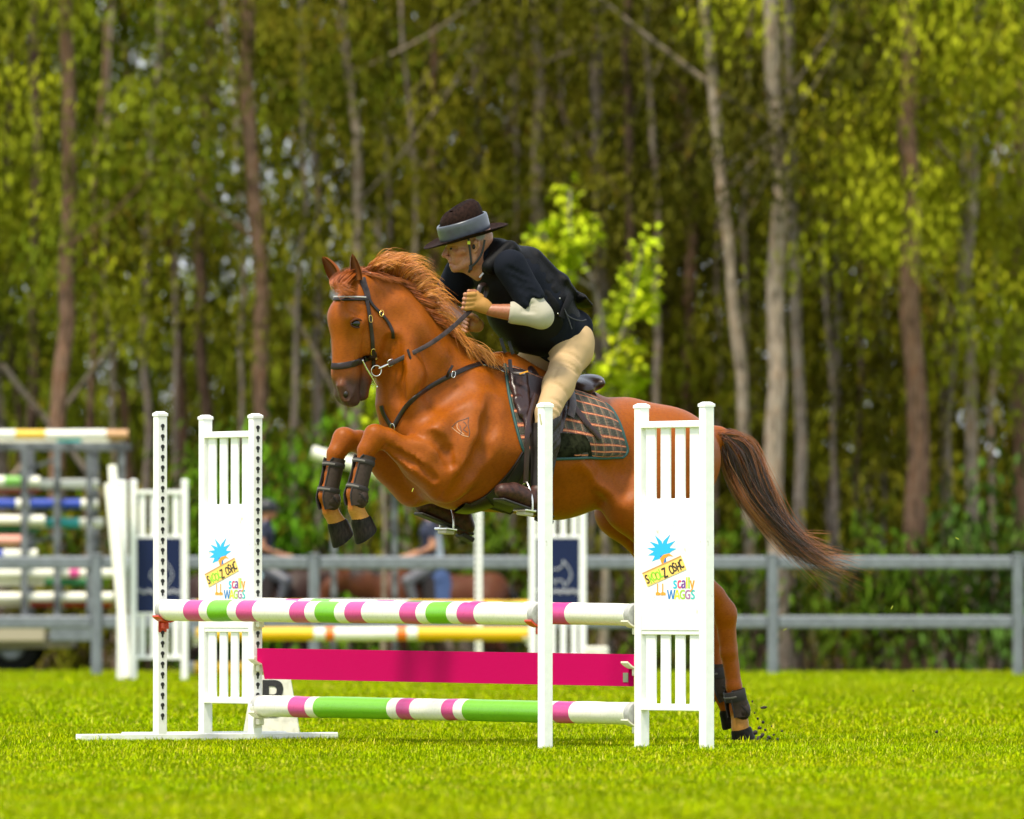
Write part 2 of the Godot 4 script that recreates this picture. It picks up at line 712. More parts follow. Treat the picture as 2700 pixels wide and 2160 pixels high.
func make_materials() -> void:
	var fine := bump_tex(0.03, 3, 5.0)
	var grain := bump_tex(0.09, 8, 6.0, 512, 2)
	var blotch := noise_tex(0.012, 5, [[0.0, Color(0.82, 0.82, 0.82)], [0.5, Color(0.95, 0.95, 0.95)], [1.0, Color(1, 1, 1)]])
	var strong := noise_tex(0.012, 15, [[0.2, Color(0.55, 0.55, 0.55)], [0.5, Color(0.85, 0.85, 0.85)], [0.8, Color(1, 1, 1)]])
	var faint := noise_tex(0.03, 25, [[0.0, Color(0.86, 0.85, 0.80)], [0.3, Color(0.97, 0.97, 0.96)], [0.5, Color(1, 1, 1)]], 512, FastNoiseLite.TYPE_SIMPLEX_SMOOTH, 5)
	M.fine = fine
	M.grain = grain
	# white powder-coated wings and painted poles, scuffed
	var scuff := noise_tex(0.02, 21, [[0.0, Color(0.72, 0.69, 0.60)], [0.10, Color(0.90, 0.89, 0.86)], [0.18, Color(1, 1, 1)], [1.0, Color(1, 1, 1)]], 512, FastNoiseLite.TYPE_SIMPLEX_SMOOTH, 5)
	M.white = rough_up(plain(lin(0.80, 0.80, 0.78), 0.42), fine, Vector3(1.3, 0.9, 1.3), 0.10, scuff)
	M.white_old = rough_up(plain(lin(0.74, 0.72, 0.64), 0.5), fine, Vector3(2.0, 2.0, 2.0), 0.2, scuff)
	var pole := StandardMaterial3D.new()
	pole.vertex_color_use_as_albedo = true
	pole.roughness = 0.38
	M.pole = rough_up(pole, fine, Vector3(0.8, 4.0, 4.0), 0.10, faint)
	M.plank = rough_up(plain(lin(0.43, 0.0008, 0.082), 0.55, 0.0, 0.12), fine, Vector3(0.8, 3.0, 3.0), 0.06)
	M.cup = rough_up(plain(lin(0.70, 0.67, 0.54), 0.5), null, Vector3.ONE * 4, 0.0, faint)
	M.red_cup = plain(lin(0.55, 0.045, 0.012), 0.4)
	M.cap = rough_up(plain(lin(0.40, 0.40, 0.38), 0.55), fine, Vector3.ONE * 6, 0.15, blotch)
	M.hole = plain(lin(0.012, 0.013, 0.014), 0.6)
	M.screw = plain(lin(0.5, 0.5, 0.48), 0.35, 0.8)
	M.block = rough_up(plain(lin(0.72, 0.70, 0.60), 0.6), fine, Vector3.ONE * 3, 0.1, blotch)
	M.black_print = rough_up(plain(lin(0.014, 0.014, 0.015), 0.55), null, Vector3.ONE * 9, 0.0, strong)
	M.galv = rough_up(plain(lin(0.17, 0.19, 0.215), 0.5, 0.15), fine, Vector3.ONE * 1.5, 0.05, blotch)
	M.grey_steel = rough_up(plain(lin(0.17, 0.18, 0.20), 0.55, 0.3), fine, Vector3.ONE, 0.1, strong)
	M.rubber = plain(lin(0.008, 0.008, 0.008), 0.9, 0.0, 0.1)
	M.navy_panel = plain(lin(0.007, 0.014, 0.055), 0.5, 0.0, 0.3)
	# printed vertex colours (logos)
	var pr := StandardMaterial3D.new()
	pr.vertex_color_use_as_albedo = true
	pr.roughness = 0.45
	M.print = pr
	# horse
	var hair_dir := noise_tex(0.02, 31, [[0.0, Color(0.80, 0.76, 0.72)], [0.45, Color(0.96, 0.95, 0.94)], [1.0, Color(1, 1, 1)]], 512, FastNoiseLite.TYPE_SIMPLEX_SMOOTH, 5)
	var coat := StandardMaterial3D.new()
	coat.vertex_color_use_as_albedo = true
	coat.roughness = 0.46
	coat.metallic_specular = 0.27
	M.coat = rough_up(coat, grain, Vector3(5.0, 16.0, 6.0), 0.30, hair_dir)
	var hoof := StandardMaterial3D.new()
	hoof.vertex_color_use_as_albedo = true
	hoof.roughness = 0.5
	hoof.metallic_specular = 0.2
	M.hoof = rough_up(hoof, fine, Vector3(14, 5, 14), 0.4, strong)
	var hair := StandardMaterial3D.new()
	hair.vertex_color_use_as_albedo = true
	hair.roughness = 0.42
	hair.cull_mode = BaseMaterial3D.CULL_DISABLED
	M.hair = hair
	M.eye = plain(lin(0.006, 0.004, 0.003), 0.05)
	M.dark_skin = plain(lin(0.012, 0.008, 0.007), 0.5)
	# leather, cloth, metal
	M.leather = rough_up(plain(lin(0.018, 0.010, 0.008), 0.36, 0.0, 0.4), grain, Vector3.ONE * 6, 0.22, blotch)
	M.leather_red = rough_up(plain(lin(0.030, 0.012, 0.010), 0.32, 0.0, 0.45), grain, Vector3.ONE * 6, 0.22, blotch)
	M.leather_worn = rough_up(plain(lin(0.045, 0.027, 0.023), 0.4, 0.0, 0.4), grain, Vector3.ONE * 5, 0.25, strong)
	M.boot_brown = rough_up(plain(lin(0.060, 0.022, 0.014), 0.45, 0.0, 0.35), grain, Vector3.ONE * 6, 0.3, strong)
	M.chap = rough_up(plain(lin(0.022, 0.019, 0.019), 0.50, 0.0, 0.35), grain, Vector3.ONE * 6, 0.35, blotch)
	M.sole = plain(lin(0.018, 0.016, 0.015), 0.7)
	M.steel = plain(lin(0.62, 0.61, 0.57), 0.22, 0.95)
	M.brass = plain(lin(0.75, 0.52, 0.14), 0.22, 0.95)
	M.boot_shell = rough_up(plain(lin(0.046, 0.033, 0.026), 0.55, 0.0, 0.2), grain, Vector3.ONE * 9, 0.3, blotch)
	M.boot_lining = plain(lin(0.018, 0.014, 0.013), 0.85)
	M.webbing = rough_up(plain(lin(0.11, 0.10, 0.09), 0.8), grain, Vector3.ONE * 20, 0.5)
	M.suede = rough_up(plain(lin(0.022, 0.024, 0.012), 0.85, 0.0, 0.1), fine, Vector3.ONE * 5, 0.3, strong)
	M.binding = plain(lin(0.008, 0.055, 0.050), 0.65)
	M.vest = rough_up(plain(lin(0.0032, 0.0032, 0.0036), 0.62, 0.0, 0.25), grain, Vector3.ONE * 14, 0.4)
	M.shirt = rough_up(plain(lin(0.0062, 0.0078, 0.0125), 0.85, 0.0, 0.2), fine, Vector3.ONE * 5, 0.35)
	M.breeches = rough_up(plain(lin(0.41, 0.285, 0.150), 0.8, 0.0, 0.15), grain, Vector3.ONE * 14, 0.25)
	M.sleeve = rough_up(plain(lin(0.36, 0.335, 0.265), 0.9, 0.0, 0.15), grain, Vector3.ONE * 22, 0.2)
	M.felt = rough_up(plain(lin(0.024, 0.012, 0.009), 0.9, 0.0, 0.2), fine, Vector3.ONE * 9, 0.3, strong)
	M.hatband = rough_up(plain(lin(0.055, 0.064, 0.080), 0.36), null, Vector3.ONE * 4, 0.0, blotch)
	var sk := StandardMaterial3D.new()
	sk.vertex_color_use_as_albedo = true
	sk.roughness = 0.48
	sk.subsurf_scatter_enabled = true
	sk.subsurf_scatter_strength = 0.06
	M.skin = rough_up(sk, fine, Vector3.ONE * 12, 0.25, blotch)
	M.black_strap = plain(lin(0.008, 0.008, 0.008), 0.6)
	M.yellow_tag = plain(lin(0.55, 0.62, 0.02), 0.5)
	M.orange_tag = plain(lin(0.8, 0.33, 0.01), 0.5)

# ---------------------------------------------------------------- the horse

const HYAW := 0.5236
var HF := Transform3D.IDENTITY      # frame of the horse: x backwards, y up, z to its left side
var HEADF := Transform3D.IDENTITY   # frame of its head, turned a little more to the camera
var horse := Body.new()
var horse_node: Node3D

func hp(px: float, py: float, w := 0.0) -> Vector3:
	return on_plane(px, py, w, HF)

func hh(px: float, py: float, w := 0.0) -> Vector3:
	# a point of the head, given in the horse's frame
	return HF.affine_inverse() * (HEADF * on_plane(px, py, w, HEADF))

func wide(s: float) -> Basis:
	return Basis.from_scale(Vector3(1, 1, s))

func setup_horse_frame() -> void:
	# the near hind hoof stands 50.4 m away; it sets the plane of the horse
	var hoof := P(1955, 1962, 50.3)
	var b := Basis(Vector3.UP, HYAW)
	HF = Transform3D(b, Vector3.ZERO)
	var o := hoof - b.z * 0.11
	# origin on the ground below the withers
	HF.origin = Vector3(o.x, 0, o.z) - b.x * 1.30
	var hb := Basis(Vector3.UP, HYAW + 0.20)
	HEADF = Transform3D(hb, HF * hp(990, 770, 0.0))

func horse_limbs() -> void:
	var B := horse
	B.def_k = 0.05
	# trunk
	B.limb(hp(1218, 1172), hp(1470, 1192), 0.300, 0.292, 0.08, wide(0.93))
	B.limb(hp(1470, 1192), hp(1640, 1186), 0.290, 0.215, 0.08, wide(0.97))
	B.limb(hp(1640, 1192), hp(1775, 1222), 0.215, 0.210, 0.10, wide(1.05))
	B.limb(hp(1655, 1150), hp(1810, 1190), 0.125, 0.10, 0.10, wide(1.3))
	# withers and back
	B.limb(hp(1195, 985), hp(1330, 1000), 0.075, 0.085, 0.14, wide(0.6))
	B.limb(hp(1330, 1000), hp(1500, 1080), 0.085, 0.075, 0.12, wide(0.9))
	# breast
	B.limb(hp(1218, 1160), hp(1105, 1118), 0.255, 0.170, 0.08, wide(0.86))
	B.limb(hp(1105, 1130, 0.075), hp(1150, 1230, 0.07), 0.105, 0.10, 0.05)
	B.limb(hp(1105, 1130, -0.075), hp(1150, 1230, -0.07), 0.105, 0.10, 0.05)
	# neck
	B.limb(hp(1120, 1010), hp(1088, 925), 0.232, 0.175, 0.10, wide(0.66))
	B.limb(hp(1088, 925), hp(1052, 848), 0.175, 0.140, 0.06, wide(0.66))
	B.limb(hp(1052, 848), hp(995, 782), 0.138, 0.100, 0.06, wide(0.72))
	B.limb(hp(1010, 742), hp(1090, 800), 0.030, 0.032, 0.05)
	B.limb(hp(1090, 800), hp(1195, 912), 0.032, 0.045, 0.06)
	# muscle bands of the neck: brachiocephalic, the groove under it and the windpipe
	B.limb(hp(1045, 880, 0.085), hp(1110, 1090, 0.165), 0.035, 0.055, 0.06)
	B.limb(hp(1045, 880, -0.085), hp(1110, 1090, -0.165), 0.035, 0.055, 0.06)
	B.limb(hp(1032, 925, 0.0), hp(1040, 1060, 0.0), 0.050, 0.070, 0.05)
	# shoulder blades, upper arms and triceps
	for s in [-1.0, 1.0]:
		B.limb(hp(1255, 1010, 0.11 * s), hp(1140, 1145, 0.205 * s), 0.055, 0.070, 0.07)
		B.limb(hp(1140, 1145, 0.21 * s), hp(1210, 1235, 0.19 * s), 0.075, 0.085, 0.06)
		B.limb(hp(1270, 1080, 0.18 * s), hp(1195, 1230, 0.20 * s), 0.075, 0.085, 0.08)
		B.limb(hp(1300, 1180, 0.23 * s), hp(1480, 1215, 0.245 * s), 0.045, 0.05, 0.12)
	# near fore leg
	fore_leg([hp(1172, 1262, 0.195), hp(1110, 1218, 0.185), hp(1030, 1163, 0.165), hp(992, 1152, 0.16), hp(966, 1186, 0.155), hp(951, 1245, 0.155), hp(938, 1300, 0.155), hp(938, 1340, 0.155), hp(955, 1378, 0.155)])
	fore_leg([hp(1092, 1272, -0.185), hp(1035, 1225, -0.18), hp(950, 1165, -0.165), hp(910, 1160, -0.16), hp(885, 1196, -0.155), hp(874, 1252, -0.155), hp(864, 1306, -0.155), hp(871, 1348, -0.155), hp(893, 1386, -0.155)])
	# elbow point
	B.limb(hp(1178, 1285, 0.19), hp(1150, 1250, 0.19), 0.038, 0.06, 0.05)
	B.limb(hp(1085, 1300, -0.19), hp(1070, 1265, -0.19), 0.035, 0.06, 0.05)
	# hind legs
	hind_leg([hp(1765, 1195, 0.13), hp(1775, 1300, 0.15), hp(1665, 1335, 0.19), hp(1770, 1465, 0.16), hp(1880, 1570, 0.13), hp(1912, 1622, 0.125), hp(1920, 1720, 0.12), hp(1934, 1810, 0.115), hp(1948, 1868, 0.11), hp(1952, 1922, 0.11)])
	hind_leg([hp(1750, 1195, -0.13), hp(1760, 1300, -0.15), hp(1640, 1350, -0.18), hp(1735, 1460, -0.16), hp(1855, 1550, -0.13), hp(1882, 1600, -0.125), hp(1882, 1690, -0.12), hp(1888, 1770, -0.115), hp(1898, 1822, -0.11), hp(1922, 1868, -0.11)])
	# flank fold
	B.limb(hp(1660, 1325, 0.20), hp(1590, 1255, 0.245), 0.025, 0.03, 0.06)
	# dock
	B.limb(hp(1800, 1150), hp(1895, 1155), 0.075, 0.045, 0.06)
	B.limb(hp(1895, 1155), hp(1950, 1215), 0.045, 0.03, 0.04)
	# --- head
	B.limb(hh(955, 762), hh(922, 838), 0.082, 0.098, 0.05, head_wide(0.95))
	B.limb(hh(922, 838), hh(912, 985), 0.092, 0.058, 0.04, head_wide(0.86))
	B.limb(hh(906, 850), hh(897, 985), 0.045, 0.030, 0.03, head_wide(0.9))
	B.limb(hh(912, 985), hh(914, 1036), 0.062, 0.056, 0.03, head_wide(0.95))
	B.limb(hh(914, 1036), hh(928, 1052), 0.050, 0.036, 0.02, head_wide(1.05))
	B.limb(hh(1000, 868), hh(962, 1000), 0.080, 0.036, 0.04, head_wide(0.72))
	B.limb(hh(955, 1015), hh(955, 1040), 0.034, 0.030, 0.02, head_wide(1.05))
	for s in [-1.0, 1.0]:
		B.limb(hh(992, 862, 0.066 * s), hh(985, 885, 0.064 * s), 0.105, 0.095, 0.03, head_wide(0.36))
		B.limb(hh(928, 838, 0.080 * s), hh(944, 852, 0.086 * s), 0.026, 0.030, 0.02)
		B.limb(hh(948, 868, 0.090 * s), hh(935, 950, 0.058 * s), 0.013, 0.012, 0.025)
		B.limb(hh(900, 1018, 0.032 * s), hh(912, 1048, 0.040 * s), 0.022, 0.026, 0.02)
		B.limb(hh(916, 1060, 0.025 * s), hh(934, 1058, 0.022 * s), 0.018, 0.018, 0.02)
		# hollow above the eye and in front of the cheek ridge
		B.limb(hh(946, 815, 0.105 * s), hh(950, 822, 0.105 * s), 0.022, 0.02, 0.03, Basis.IDENTITY, 1)
		B.limb(hh(920, 905, 0.100 * s), hh(914, 960, 0.082 * s), 0.022, 0.02, 0.04, Basis.IDENTITY, 1)
		# nostril
		B.limb(hh(905, 1029, 0.062 * s), hh(915, 1047, 0.064 * s), 0.017, 0.021, 0.012, Basis.IDENTITY, 1)
		# eye socket
		B.limb(hh(935, 852, 0.118 * s), hh(941, 854, 0.118 * s), 0.025, 0.023, 0.012, Basis.IDENTITY, 1)
	# mouth slit
	B.limb(hh(930, 1066, 0.06), hh(955, 1006, 0.06), 0.008, 0.006, 0.008, Basis.IDENTITY, 1)
	# grooves: jaw edge, jugular groove, elbow crease, gap between forearm and breast

func groove(pts: Array, r: float, depth: float, k := 0.03) -> void:
	var last := Vector3.ZERO
	for i in pts.size():
		var q := on_horse(pts[i][0], pts[i][1])
		if q.is_empty():
			continue
		var p: Vector3 = q[0] + q[1] * (r - depth)
		if i > 0 and last != Vector3.ZERO:
			pending.append([last, p, r, k, 1])
		last = p

func ridge(pts: Array, r: float, height: float, k := 0.03) -> void:
	var last := Vector3.ZERO
	for i in pts.size():
		var q := on_horse(pts[i][0], pts[i][1])
		if q.is_empty():
			continue
		var p: Vector3 = q[0] + q[1] * (height - r)
		if i > 0 and last != Vector3.ZERO:
			pending.append([last, p, r, k, 0])
		last = p

var pending := []

func sculpt() -> void:
	# muscle lines, drawn on the near side as the photograph shows them
	ridge([[1262, 1090], [1246, 1150], [1222, 1215]], 0.06, 0.009, 0.07)
	ridge([[1040, 1140], [1090, 1158], [1140, 1188]], 0.035, 0.006, 0.04)
	ridge([[1050, 1196], [1090, 1228], [1140, 1268]], 0.030, 0.006, 0.04)
	ridge([[1060, 800], [1100, 860], [1160, 930]], 0.04, 0.005, 0.06)
	ridge([[1075, 905], [1092, 980], [1105, 1060]], 0.04, 0.006, 0.06)
	ridge([[1540, 1215], [1590, 1262], [1630, 1318]], 0.028, 0.006, 0.07)
	groove([[1215, 1012], [1180, 1032], [1150, 1055], [1120, 1085], [1096, 1118]], 0.045, 0.004, 0.08)
	groove([[1302, 1060], [1290, 1120], [1268, 1190], [1242, 1240], [1216, 1280], [1192, 1308]], 0.030, 0.013, 0.05)
	groove([[1112, 1140], [1140, 1150], [1160, 1166], [1176, 1190], [1184, 1222]], 0.022, 0.014, 0.03)
	groove([[1020, 1180], [1050, 1196], [1085, 1216], [1120, 1240], [1145, 1262]], 0.016, 0.008, 0.022)
	groove([[1046, 905], [1052, 980], [1058, 1050]], 0.028, 0.009, 0.04)
	groove([[1560, 1200], [1600, 1248], [1640, 1292]], 0.032, 0.006, 0.07)
	groove([[1030, 900], [1022, 925]], 0.018, 0.008, 0.03)
	for q in pending:
		horse.limb(q[0], q[1], q[2], q[2], q[3], Basis.IDENTITY, q[4])
	pending.clear()

func head_wide(s: float) -> Basis:
	var r := Basis(Vector3.UP, 0.20)
	return r * Basis.from_scale(Vector3(1, 1, s)) * r.inverse()

func fore_leg(j: Array) -> void:
	var B := horse
	B.limb(j[0], j[1], 0.112, 0.090, 0.05)
	B.limb(j[1], j[2], 0.090, 0.050, 0.03)
	# extensor and flexor bellies
	B.limb(j[0] + Vector3(-0.03, 0.07, 0), j[1] + Vector3(-0.02, 0.05, 0.01), 0.055, 0.045, 0.03)
	B.limb(j[2], j[3], 0.048, 0.050, 0.02)
	B.limb(j[3] + Vector3(-0.012, 0.012, 0), j[3] + Vector3(-0.022, -0.022, 0), 0.044, 0.042, 0.02)
	B.limb(j[3], j[4], 0.050, 0.040, 0.02)
	B.limb(j[3] + Vector3(0.040, -0.004, 0), j[3] + Vector3(0.034, -0.03, 0), 0.020, 0.018, 0.015)
	B.limb(j[4], j[5], 0.036, 0.030, 0.02)
	B.limb(j[5], j[6], 0.030, 0.033, 0.015)
	# tendon
	B.limb(j[4] + Vector3(0.028, 0.01, 0), j[6] + Vector3(0.022, 0.02, 0), 0.018, 0.016, 0.015)
	B.limb(j[6], j[6] + Vector3(0.014, -0.012, 0), 0.040, 0.036, 0.02)
	B.limb(j[6], j[7], 0.037, 0.033, 0.02)
	B.limb(j[7], j[8], 0.033, 0.043, 0.02)

func hind_leg(j: Array) -> void:
	var B := horse
	B.limb(j[0], j[1], 0.19, 0.165, 0.10)
	B.limb(j[0], j[2], 0.17, 0.115, 0.08)
	B.limb(j[1], j[3], 0.15, 0.085, 0.06)
	B.limb(j[2], j[3], 0.11, 0.085, 0.06)
	B.limb(j[3], j[4], 0.085, 0.050, 0.04)
	B.limb(j[4], j[5], 0.050, 0.050, 0.02)
	B.limb(j[4] + Vector3(0.03, 0.0, 0), j[5] + Vector3(0.022, 0.035, 0), 0.022, 0.024, 0.03)
	B.limb(j[5], j[6], 0.048, 0.036, 0.03)
	B.limb(j[6], j[7], 0.034, 0.032, 0.02)
	B.limb(j[5] + Vector3(0.03, -0.02, 0), j[7] + Vector3(0.026, 0.0, 0), 0.018, 0.016, 0.015)
	B.limb(j[7], j[8], 0.033, 0.042, 0.02)
	B.limb(j[8], j[9], 0.037, 0.042, 0.02)

var coat_noise := FastNoiseLite.new()

func coat_paint(p: Vector3, nn: Vector3) -> Color:
	# linear base colours: chestnut, a mealy grey muzzle, paler pasterns
	var c := Color(0.225, 0.052, 0.0030)
	var t := coat_noise.get_noise_3dv(p * 3.0) * 0.5 + 0.5
	c = c.lerp(Color(0.290, 0.080, 0.0050), t)
	var u := coat_noise.get_noise_3dv(p * 26.0)
	c = c * (1.0 + 0.10 * u)
	# muzzle, with an uneven border
	var m := p.distance_to(muzzle_at) + coat_noise.get_noise_3dv(p * 9.0) * 0.03
	c = c.lerp(Color(0.060, 0.034, 0.026), smoothstep(0.150, 0.070, m))
	# pasterns
	for q in pasterns:
		var d: float = p.distance_to(q) + coat_noise.get_noise_3dv(p * 30.0) * 0.012
		c = c.lerp(Color(0.40, 0.195, 0.042), smoothstep(0.085, 0.05, d))
	return Color(c.r, c.g, c.b, 1.0)

var muzzle_at := Vector3.ZERO
var pasterns := []

func build_horse() -> void:
	setup_horse_frame()
	horse_limbs()
	sculpt()
	coat_noise.frequency = 1.0
	coat_noise.seed = 4
	muzzle_at = hh(922, 1042)
	pasterns = [hp(948, 1364, 0.155), hp(884, 1374, -0.155), hp(1952, 1910, 0.11)]
	horse_node = Node3D.new()
	horse_node.name = numbered("chestnut_horse")
	add_child(horse_node)
	horse_node.transform = HF
	tag(horse_node, "chestnut horse leaping over the pink and green striped poles", "horse")
	var g := Geo.new()
	horse.net(g, 0.0120)
	g.colored = true
	for k in g.v.size():
		g.c[k] = coat_paint(g.v[k], g.n[k])

	part("body", g.mesh(), M.coat, horse_node)

# ---------------------------------------------------------------- the jump: two wings, two lone posts, three poles and a plank

const E_DIR := Vector3(-0.545, 0, -0.838)    # along the poles, from the near right end to the far left end
const N_DIR := Vector3(-0.838, 0, 0.545)     # across the jump, towards the landing side
var R_IN := Vector3.ZERO
var R_ONE := Vector3.ZERO
var L_IN := Vector3.ZERO
var L_ONE := Vector3.ZERO

func frame_of(at: Vector3, x: Vector3) -> Transform3D:
	x = x.normalized()
	return Transform3D(Basis(x, Vector3.UP, x.cross(Vector3.UP)), at)

var post_meshes := {}

func post_mesh(h: float, w: float) -> ArrayMesh:
	var key := "%.3f %.3f" % [h, w]
	if not post_meshes.has(key):
		var g := Geo.new()
		g.box(Transform3D(Basis.IDENTITY, Vector3(0, (h - 0.018) * 0.5, 0)), Vector3(w, h - 0.018, w), 0.004)
		post_meshes[key] = g.mesh()
	return post_meshes[key]

func post_cap_mesh(w: float) -> ArrayMesh:
	var g := Geo.new()
	var o := w * 0.5 + 0.0025
	var i := w * 0.26
	var y0 := -0.002
	var y1 := 0.010
	var y2 := 0.020
	for k in 4:
		var b := Basis(Vector3.UP, k * PI / 2)
		g.flat([b * Vector3(-o, y0, o), b * Vector3(o, y0, o), b * Vector3(o, y1, o), b * Vector3(-o, y1, o)], b * Vector3(0, 0, 1))
		g.flat([b * Vector3(-o, y1, o), b * Vector3(o, y1, o), b * Vector3(i, y2, i), b * Vector3(-i, y2, i)], b * Vector3(0, 0.8, 0.6))
	g.flat([Vector3(-i, y2, -i), Vector3(i, y2, -i), Vector3(i, y2, i), Vector3(-i, y2, i)], Vector3.UP)
	g.flat([Vector3(-o, y0, -o), Vector3(o, y0, -o), Vector3(o, y0, o), Vector3(-o, y0, o)], Vector3.DOWN)
	return g.mesh()

func keyhole_mesh() -> ArrayMesh:
	var out := PackedVector2Array()
	for k in 15:
		var an := deg_to_rad(-60.0 + k * 300.0 / 14.0)
		out.append(Vector2(cos(an) * 0.0098, sin(an) * 0.0098 + 0.004))
	for k in 7:
		var an := deg_to_rad(180.0 + k * 30.0)
		out.append(Vector2(cos(an) * 0.0044, sin(an) * 0.0044 - 0.0135))
	var g := Geo.new()
	g.extrude(out, Transform3D.IDENTITY, 0.0012)
	return g.mesh()

func add_post(parent: Node3D, x: float, h: float, w: float, called := "post") -> Node3D:
	var p := part(called, post_mesh(h, w), M.white, parent, Transform3D(Basis.IDENTITY, Vector3(x, 0, 0)))
	part("cap", post_cap_mesh(w), M.white, p, Transform3D(Basis.IDENTITY, Vector3(0, h - 0.018, 0)))
	return p

func add_holes(post: Node3D, face: Vector3, w: float, y0: float, y1: float, skip: Array) -> void:
	var km := keyhole_mesh()
	var y := y1
	var b := Basis(Vector3.UP.cross(face), Vector3.UP, face)
	while y > y0:
		var ok := true
		for s in skip:
			ok = ok and not (y > s[0] and y < s[1])
		if ok:
			part("keyhole", km, M.hole, post, Transform3D(b, face * (w * 0.5 + 0.0004) + Vector3(0, y, 0)))
		y -= 0.048

func wing(at: Vector3, out_dir: Vector3, label: String, panel: Material, group: String, width := 0.49, flip := false, h := 1.53) -> Node3D:
	var t := thing("jump_wing", label, "jump wing", at, 0.0, group)
	t.transform = frame_of(at, out_dir if not flip else -out_dir)
	var W := width if not flip else -width
	var w := 0.05
	var k := h / 1.53
	var inner := add_post(t, 0.0, h, w)
	add_post(t, W, h, w)
	var x0 := minf(0.0, W) + w * 0.5
	var x1 := maxf(0.0, W) - w * 0.5
	var mid := (x0 + x1) * 0.5
	var span := x1 - x0
	var rails := [[1.436, 0.030, 0.040], [1.098, 0.022, 0.028], [0.520, 0.022, 0.028], [0.190, 0.030, 0.040]]
	for r in rails:
		var g := Geo.new()
		g.box(Transform3D(Basis.IDENTITY, Vector3(mid, r[0] * k, 0.004)), Vector3(span - 0.001, r[1], r[2]), 0.003)
		part("rail", g.mesh(), M.white, t)
	var sl := Geo.new()
	sl.box(Transform3D.IDENTITY, Vector3(span / 4.0 - 0.040, 0.318 * k, 0.010), 0.002)
	var slat := sl.mesh()
	for row in [1.267, 0.355]:
		for i in 4:
			part("slat", slat, M.white, t, Transform3D(Basis.IDENTITY, Vector3(x0 + span * (i + 0.5) / 4.0, row * k, 0.004)))
	var pg := Geo.new()
	pg.box(Transform3D(Basis.IDENTITY, Vector3(mid, 0.809 * k, 0.018)), Vector3(span - 0.002, 0.560 * k, 0.006), 0.0015)
	part("panel", pg.mesh(), panel, t)
	return t

func inner_post(t: Node3D) -> Node3D:
	return t.get_node("post")

func pole_t(a: Vector3, b: Vector3, px: float) -> float:
	var k := (px - 1350.0) / F
	return (k * -a.z - a.x) / ((b.x - a.x) - k * (a.z - b.z))

var WHITE_P := Color(0.78, 0.76, 0.66)
var PINK_P := Color(0.56, 0.048, 0.235)
var GREEN_P := Color(0.135, 0.40, 0.012)

func pole(a: Vector3, b: Vector3, r: float, bands: Array, label: String, group := "", called := "jump_pole", caps := true) -> Node3D:
	# bands: [start, end, colour] as shares of the length
	var t := thing(called, label, "pole", (a + b) * 0.5, 0.0, group)
	var z := (b - a).normalized()
	var x := Vector3.UP.cross(z).normalized()
	t.transform = Transform3D(Basis(x, z.cross(x), z), (a + b) * 0.5)
	var len := (b - a).length()
	var cuts := [0.0, 1.0]
	for q in bands:
		cuts.append(clampf(q[0], 0.0, 1.0))
		cuts.append(clampf(q[1], 0.0, 1.0))
	cuts.sort()
	var g := Geo.new()
	var wob := FastNoiseLite.new()
	wob.frequency = 2.0
	wob.seed = hash(label) % 1000
	for i in cuts.size() - 1:
		if cuts[i + 1] - cuts[i] < 1e-5:
			continue
		var m: float = (cuts[i] + cuts[i + 1]) * 0.5
		var c := WHITE_P
		for q in bands:
			if m > q[0] and m < q[1]:
				c = q[2]
		g.paint(c)
		var pts := []
		var rad := []
		var steps := 6
		for s in steps + 1:
			var u: float = lerpf(cuts[i], cuts[i + 1], float(s) / steps)
			pts.append(Vector3(wob.get_noise_1d(u * 3.0) * 0.004, wob.get_noise_1d(u * 3.0 + 40.0) * 0.004, (u - 0.5) * len))
			rad.append(r * (1.0 + 0.02 * wob.get_noise_1d(u * 9.0 + 80.0)))
		g.tube(pts, rad, 28, false)
	part("shaft", g.mesh(), M.pole, t)
	if caps:
		for s in [-1.0, 1.0]:
			var cg := Geo.new()
			var rr := r * 1.03
			cg.lathe(Transform3D(Basis(Vector3.RIGHT, PI / 2 * s), Vector3(0, 0, len * 0.5 * s)), [Vector2(rr, -0.035), Vector2(rr, 0.002), Vector2(rr - 0.003, 0.005), Vector2(r * 0.5, 0.006), Vector2(0.0, 0.006)], 28)
			part("end_cap", cg.mesh(), M.cap, t)
	return t

